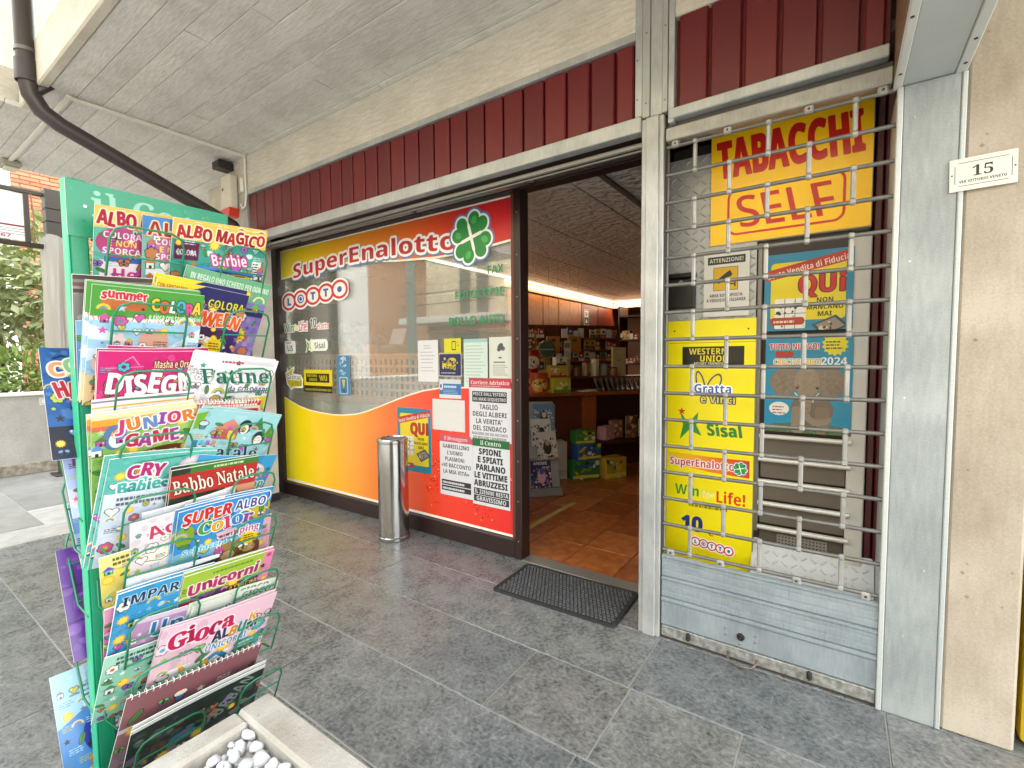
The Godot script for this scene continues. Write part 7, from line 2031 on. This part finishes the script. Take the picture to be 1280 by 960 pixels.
	for q in rows:
		var pr: Array = C[q[0]]
		var a := deg_to_rad(21.0)
		var base := Basis(Vector3(0, 0, -1), Vector3(sin(a), cos(a), 0), Vector3(cos(a), -sin(a), 0)) * Basis(Vector3.BACK, deg_to_rad(q[5]))
		var h: float = q[4] * q[6]
		var o := thing("magazine", q[7], "magazine", Vector3.ZERO, grp)
		o.transform = Transform3D(base, Vector3(q[1], q[2], q[3]) - base.y * h)
		var uv: Rect2 = pr[1]
		uv.size.y *= q[6] / 1.34
		var thick := rng.randf_range(0.002, 0.005)
		var cov := part(o, "cover", sheetm(q[4], h, thick, uv, rng.randf_range(-0.006, 0.006), rng.randf_range(-0.006, 0.014), 6, 6), atlas_mat(pr[0], 0.28))
		for k in ({"a3": 1, "b2": 2, "b3": 1, "c1": 2, "c2": 2, "d1": 1, "d3": 1, "e1": 1, "e2": 1, "f2": 2, "g1": 1, "g2": 2, "h2": 1, "h3": 1, "i2": 1}).get(q[0], 0):
			var t: Node3D = o.duplicate()
			t.name = numbered("magazine")
			add_child(t)
			t.transform = o.transform * Transform3D(Basis(Vector3.BACK, rng.randf_range(-0.03, 0.03)), Vector3(rng.randf_range(-0.012, 0.016), 0.003 + rng.randf_range(0.0, 0.007), -0.0055 * (k + 1)))
			tag(t, ("copy just behind the " if k == 0 else "second copy behind the ") + q[7].get_slice(" with ", 0).get_slice(",", 0), "magazine", grp)
		if q[0] in ["i1", "d2"]:
			var wm := MB.new()
			for i in 22:
				var x: float = (float(i) / 21.0 - 0.5) * (q[4] - 0.02)
				var ring := []
				for k in 9:
					ring.append(Vector3(x, h - 0.002 + 0.006 * cos(TAU * k / 8), 0.006 * sin(TAU * k / 8) - 0.001))
				wm.tube(ring, 0.0011, 5, false)
			part(o, "ring_binding", wm.mesh(), mat("e4dcd8", 0.35, 0.2))
		if q[0] == "a3":
			part(o, "pen", tubem([Vector3(-0.055, h * 0.56, 0.006), Vector3(0.085, h * 0.52, 0.006)], 0.004, 10), mat("2f66b0", 0.3))
	# half-hidden ones that fill the left pockets
	var fill := [["d88a3a", -1.37, 1.125, 1.695, 0.2, 5.0, "orange booklet half hidden behind the teal patterned book"], ["c8d4e8", -1.372, 0.99, 1.69, 0.2, -3.0, "pale blue booklet half hidden behind the pink line-drawn book"], ["e8d86a", -1.372, 0.862, 1.705, 0.2, 6.0, "yellow booklet half hidden over the sky blue learning book"], ["d87aa0", -1.374, 0.735, 1.7, 0.2, 3.0, "rose booklet half hidden behind the mauve book"], ["8ac8b0", -1.372, 0.615, 1.705, 0.2, -4.0, "mint booklet half hidden behind the wide pink album"], ["f0e8d8", -1.37, 0.56, 1.56, 0.24, -5.0, "cream booklet peeping out above the ring-bound notebook"], ["4a8ac0", -1.375, 1.395, 1.72, 0.2, 4.0, "blue booklet half hidden behind the magenta drawing book"], ["e0a0b8", -1.372, 0.84, 1.52, 0.22, 5.0, "light pink booklet half hidden behind the unicorn book"]]
	for q in fill:
		var pr := cover(q[0], [["r", 0, 0, 100, 22, hx(q[0]).lightened(0.25)], ["m", 12, 6, 76, 2, 7, 4, hx(q[0]).darkened(0.55)]])
		var a := deg_to_rad(21.0)
		var base := Basis(Vector3(0, 0, -1), Vector3(sin(a), cos(a), 0), Vector3(cos(a), -sin(a), 0)) * Basis(Vector3.BACK, deg_to_rad(q[5]))
		var o := thing("magazine", q[6], "magazine", Vector3.ZERO, grp)
		o.transform = Transform3D(base, Vector3(q[1], q[2], q[3]) - base.y * 0.2)
		part(o, "cover", sheetm(q[4], 0.2, 0.003, Rect2(pr[1].position, pr[1].size * Vector2(1, 0.75)), 0.004, 0.004, 5, 5), atlas_mat(pr[0], 0.28))
	var back := [["k1", -1.585, 1.328, 1.735, 0.215, -2.0, "blue Halloween colouring book sticking out behind the green post"], ["k2", -1.585, 1.176, 1.72, 0.205, 0.0, "lilac book with a castle behind the green post"], ["k3", -1.6, 0.94, 1.705, 0.2, 2.0, "pale blue book behind the green post, third from the top"], ["k4", -1.605, 0.824, 1.729, 0.205, 0.0, "purple spotted book with a barcode behind the green post"], ["k5", -1.57, 0.745, 1.735, 0.17, 14.0, "lime and yellow book tilted before the purple spotted one"], ["k6", -1.6, 0.512, 1.75, 0.215, 0.0, "light blue book with a navy helmeted figure, lowest behind the post"]]
	for q in back:
		var pr: Array = C[q[0]]
		var a := deg_to_rad(-25.0)
		var base := Basis(Vector3(0, 0, -1), Vector3(sin(a), cos(a), 0), Vector3(cos(a), -sin(a), 0)) * Basis(Vector3.BACK, deg_to_rad(q[5]))
		var h: float = q[4] * 1.32
		var o := thing("magazine", q[6], "magazine", Vector3.ZERO, grp)
		o.transform = Transform3D(base, Vector3(q[1], q[2], q[3]) - base.y * h)
		part(o, "cover", sheetm(q[4], h, 0.004, pr[1], 0.002, 0.003, 4, 4), atlas_mat(pr[0], 0.28))


# ---------------------------------------------------------------- bin, mat, planter
func foreground():
	var bin := thing("litter_bin", "polished steel cylinder bin standing before the shop window", "bin", Vector3(-2.64, 0.0, -0.16))
	var steel := mat("c9c7c3", 0.16, 1.0, "brushed", 0.5)
	part(bin, "body", lathem([Vector2(0.107, 0.028), Vector2(0.107, 0.7)], 56), steel)
	part(bin, "base_ring", lathem([Vector2(0.0, 0.0), Vector2(0.11, 0.0), Vector2(0.112, 0.006), Vector2(0.112, 0.024), Vector2(0.107, 0.03)], 56), mat("a9a7a3", 0.22, 1.0))
	part(bin, "rim", lathem([Vector2(0.107, 0.7), Vector2(0.1105, 0.706), Vector2(0.1105, 0.722), Vector2(0.106, 0.73), Vector2(0.094, 0.733), Vector2(0.09, 0.725), Vector2(0.09, 0.6)], 56), mat("b5b3af", 0.18, 1.0))
	part(bin, "inside", lathem([Vector2(0.0, 0.52), Vector2(0.0895, 0.52), Vector2(0.0895, 0.722)], 40), mat("8a8885", 0.5, 0.6))
	# rubber mat of raised studs
	var rub := mat("37383b", 0.75, 0, "dirt", 0.3)
	var mt := thing("door_mat", "dark grey studded rubber mat at the shop doorway", "door mat", Vector3(-1.222, 0.001, -0.13))
	mt.rotation.y = 0.035
	var outline := PackedVector2Array()
	for q in [[0.335, 0.17, 0.0], [-0.335, 0.17, PI / 2], [-0.335, -0.17, PI], [0.335, -0.17, PI * 1.5]]:
		for i in 5:
			outline.append(Vector2(q[0], q[1]) + Vector2.from_angle(q[2] + PI / 2 * i / 4) * 0.025)
	part(mt, "sheet", prismm(outline, -0.008, 0.0), rub, Transform3D(Basis(Vector3.RIGHT, PI / 2), Vector3.ZERO))
	var bor := MB.new()
	for q in [[Vector3(0, 0.0098, 0.183), Vector3(0.68, 0.004, 0.018)], [Vector3(0, 0.0098, -0.183), Vector3(0.68, 0.004, 0.018)], [Vector3(0.348, 0.0098, 0), Vector3(0.018, 0.004, 0.348)], [Vector3(-0.348, 0.0098, 0), Vector3(0.018, 0.004, 0.348)]]:
		bor.box(q[1], 0.0015, q[0])
	part(mt, "border", bor.mesh(), mat("2c2d30", 0.7, 0, "dirt", 0.3))
	var stud := MB.new()
	for i in 30:
		for j in 15:
			var x := -0.325 + i * 0.0222 + (0.0111 if j % 2 else 0.0)
			if x > 0.33:
				continue
			var c := Vector3(x, 0.0, -0.16 + j * 0.0229)
			for k in 6:
				var a := TAU * k / 6
				var b := TAU * (k + 1) / 6
				var p := c + Vector3(cos(a), 0, sin(a)) * 0.0095 + Vector3(0, 0.0078, 0)
				var q := c + Vector3(cos(b), 0, sin(b)) * 0.0095 + Vector3(0, 0.0078, 0)
				var p2 := c + Vector3(cos(a), 0, sin(a)) * 0.0075 + Vector3(0, 0.0145, 0)
				var q2 := c + Vector3(cos(b), 0, sin(b)) * 0.0075 + Vector3(0, 0.0145, 0)
				var n := ((p + q) / 2 - c) * Vector3(1, 0, 1)
				stud.flat(p, q, q2, n)
				stud.flat(p, q2, p2, n)
				stud.flat(p2, q2, c + Vector3(0, 0.0145, 0), Vector3.UP)
	part(mt, "studs", stud.mesh(), mat("58595c", 0.65, 0, "dirt", 0.3)).set_meta("kind", "stuff")
	# planter with white pebbles
	var pc: StandardMaterial3D = mat("b2aea6", 0.85, 0, "cast", 0.5, "bump", 0.12)
	var pl := thing("planter", "weathered pale concrete planter holding white pebbles", "planter", Vector3(-0.8, 0, 2.0))
	var x0 := -0.36
	var z0 := -0.46
	var hh := 0.47
	slab(pl, "rim", Vector3(x0, 0.0, z0), Vector3(0.4, hh, z0 + 0.08), pc, 0.008)
	slab(pl, "rim", Vector3(x0, 0.0, z0 + 0.0805), Vector3(x0 + 0.062, hh - 0.001, 0.6), pc, 0.008)
	slab(pl, "rim", Vector3(0.34, 0.0, z0 + 0.0805), Vector3(0.4, hh - 0.001, 0.6), pc, 0.008)
	slab(pl, "rim", Vector3(x0, 0.0, 0.6005), Vector3(0.4, hh, 0.68), pc, 0.008)
	slab(pl, "bed", Vector3(x0 + 0.05, 0.3, z0 + 0.07), Vector3(0.35, 0.43, 0.61), mat("b0aba2", 0.9, 0, "dirt", 0.2), 0.0)
	var shapes := []
	var g := RandomNumberGenerator.new()
	g.seed = 31
	for k in 7:
		var pb := MB.new()
		var ph := g.randf() * 9.0
		var f := func(i: int, j: int) -> Vector3:
			var th := PI * j / 7.0
			var fi := TAU * i / 10.0
			var d := Vector3(sin(th) * cos(fi), cos(th), sin(th) * sin(fi))
			return d * (1.0 + 0.16 * sin(d.x * 3.0 + ph) + 0.17 * sin(d.z * 4.0 + ph * 2.0) + 0.08 * sin(d.y * 5.0 + ph))
		for i in 10:
			for j in 7:
				var a = f.call(i, j)
				var b = f.call(i + 1, j)
				var c = f.call(i + 1, j + 1)
				var d = f.call(i, j + 1)
				pb.tri(a, b, c, a.normalized(), b.normalized(), c.normalized())
				pb.tri(a, c, d, a.normalized(), c.normalized(), d.normalized())
		shapes.append(pb.mesh())
	var pm := [mat("d6d5d3", 0.7, 0, "soft", 0.1), mat("c9c9c8", 0.7, 0, "soft", 0.1), mat("dcdbd9", 0.7, 0, "soft", 0.1)]
	var rest := MB.new()
	for layer in 2:
		var z := z0 + 0.1
		while z < 0.58:
			var x := x0 + 0.085
			while x < 0.33:
				var s := g.randf_range(0.0085, 0.022)
				var xf := Transform3D(Basis.from_euler(Vector3(g.randf_range(-0.4, 0.4), g.randf() * TAU, g.randf_range(-0.4, 0.4))).scaled_local(Vector3(s, s * 0.62, s * 0.75)), Vector3(-0.8 + x + g.randf_range(-0.008, 0.008), 0.428 + 0.012 * (layer * 1.3 + g.randf()), 2.0 + z + g.randf_range(-0.008, 0.008)))
				if x < -0.03 and z < -0.16:
					var o := MeshInstance3D.new()
					o.name = numbered("white_pebble")
					o.mesh = shapes[g.randi() % 7]
					o.material_override = pm[g.randi() % 3]
					add_child(o, true)
					o.transform = xf
					tag(o, "white rounded pebble lying among the others in the planter", "pebble", "white pebbles in the planter")
				else:
					rest.xf = Transform3D(Basis(), Vector3(0.8, 0, -2.0)) * xf
					var arr: Array = shapes[g.randi() % 7].surface_get_arrays(0)
					for i in range(0, arr[0].size(), 3):
						rest.tri(arr[0][i], arr[0][i + 1], arr[0][i + 2], arr[1][i], arr[1][i + 1], arr[1][i + 2])
				x += 0.029 if layer == 0 else 0.036
			z += 0.029 if layer == 0 else 0.036
	part(pl, "pebbles", rest.mesh(), pm[0]).set_meta("kind", "stuff")
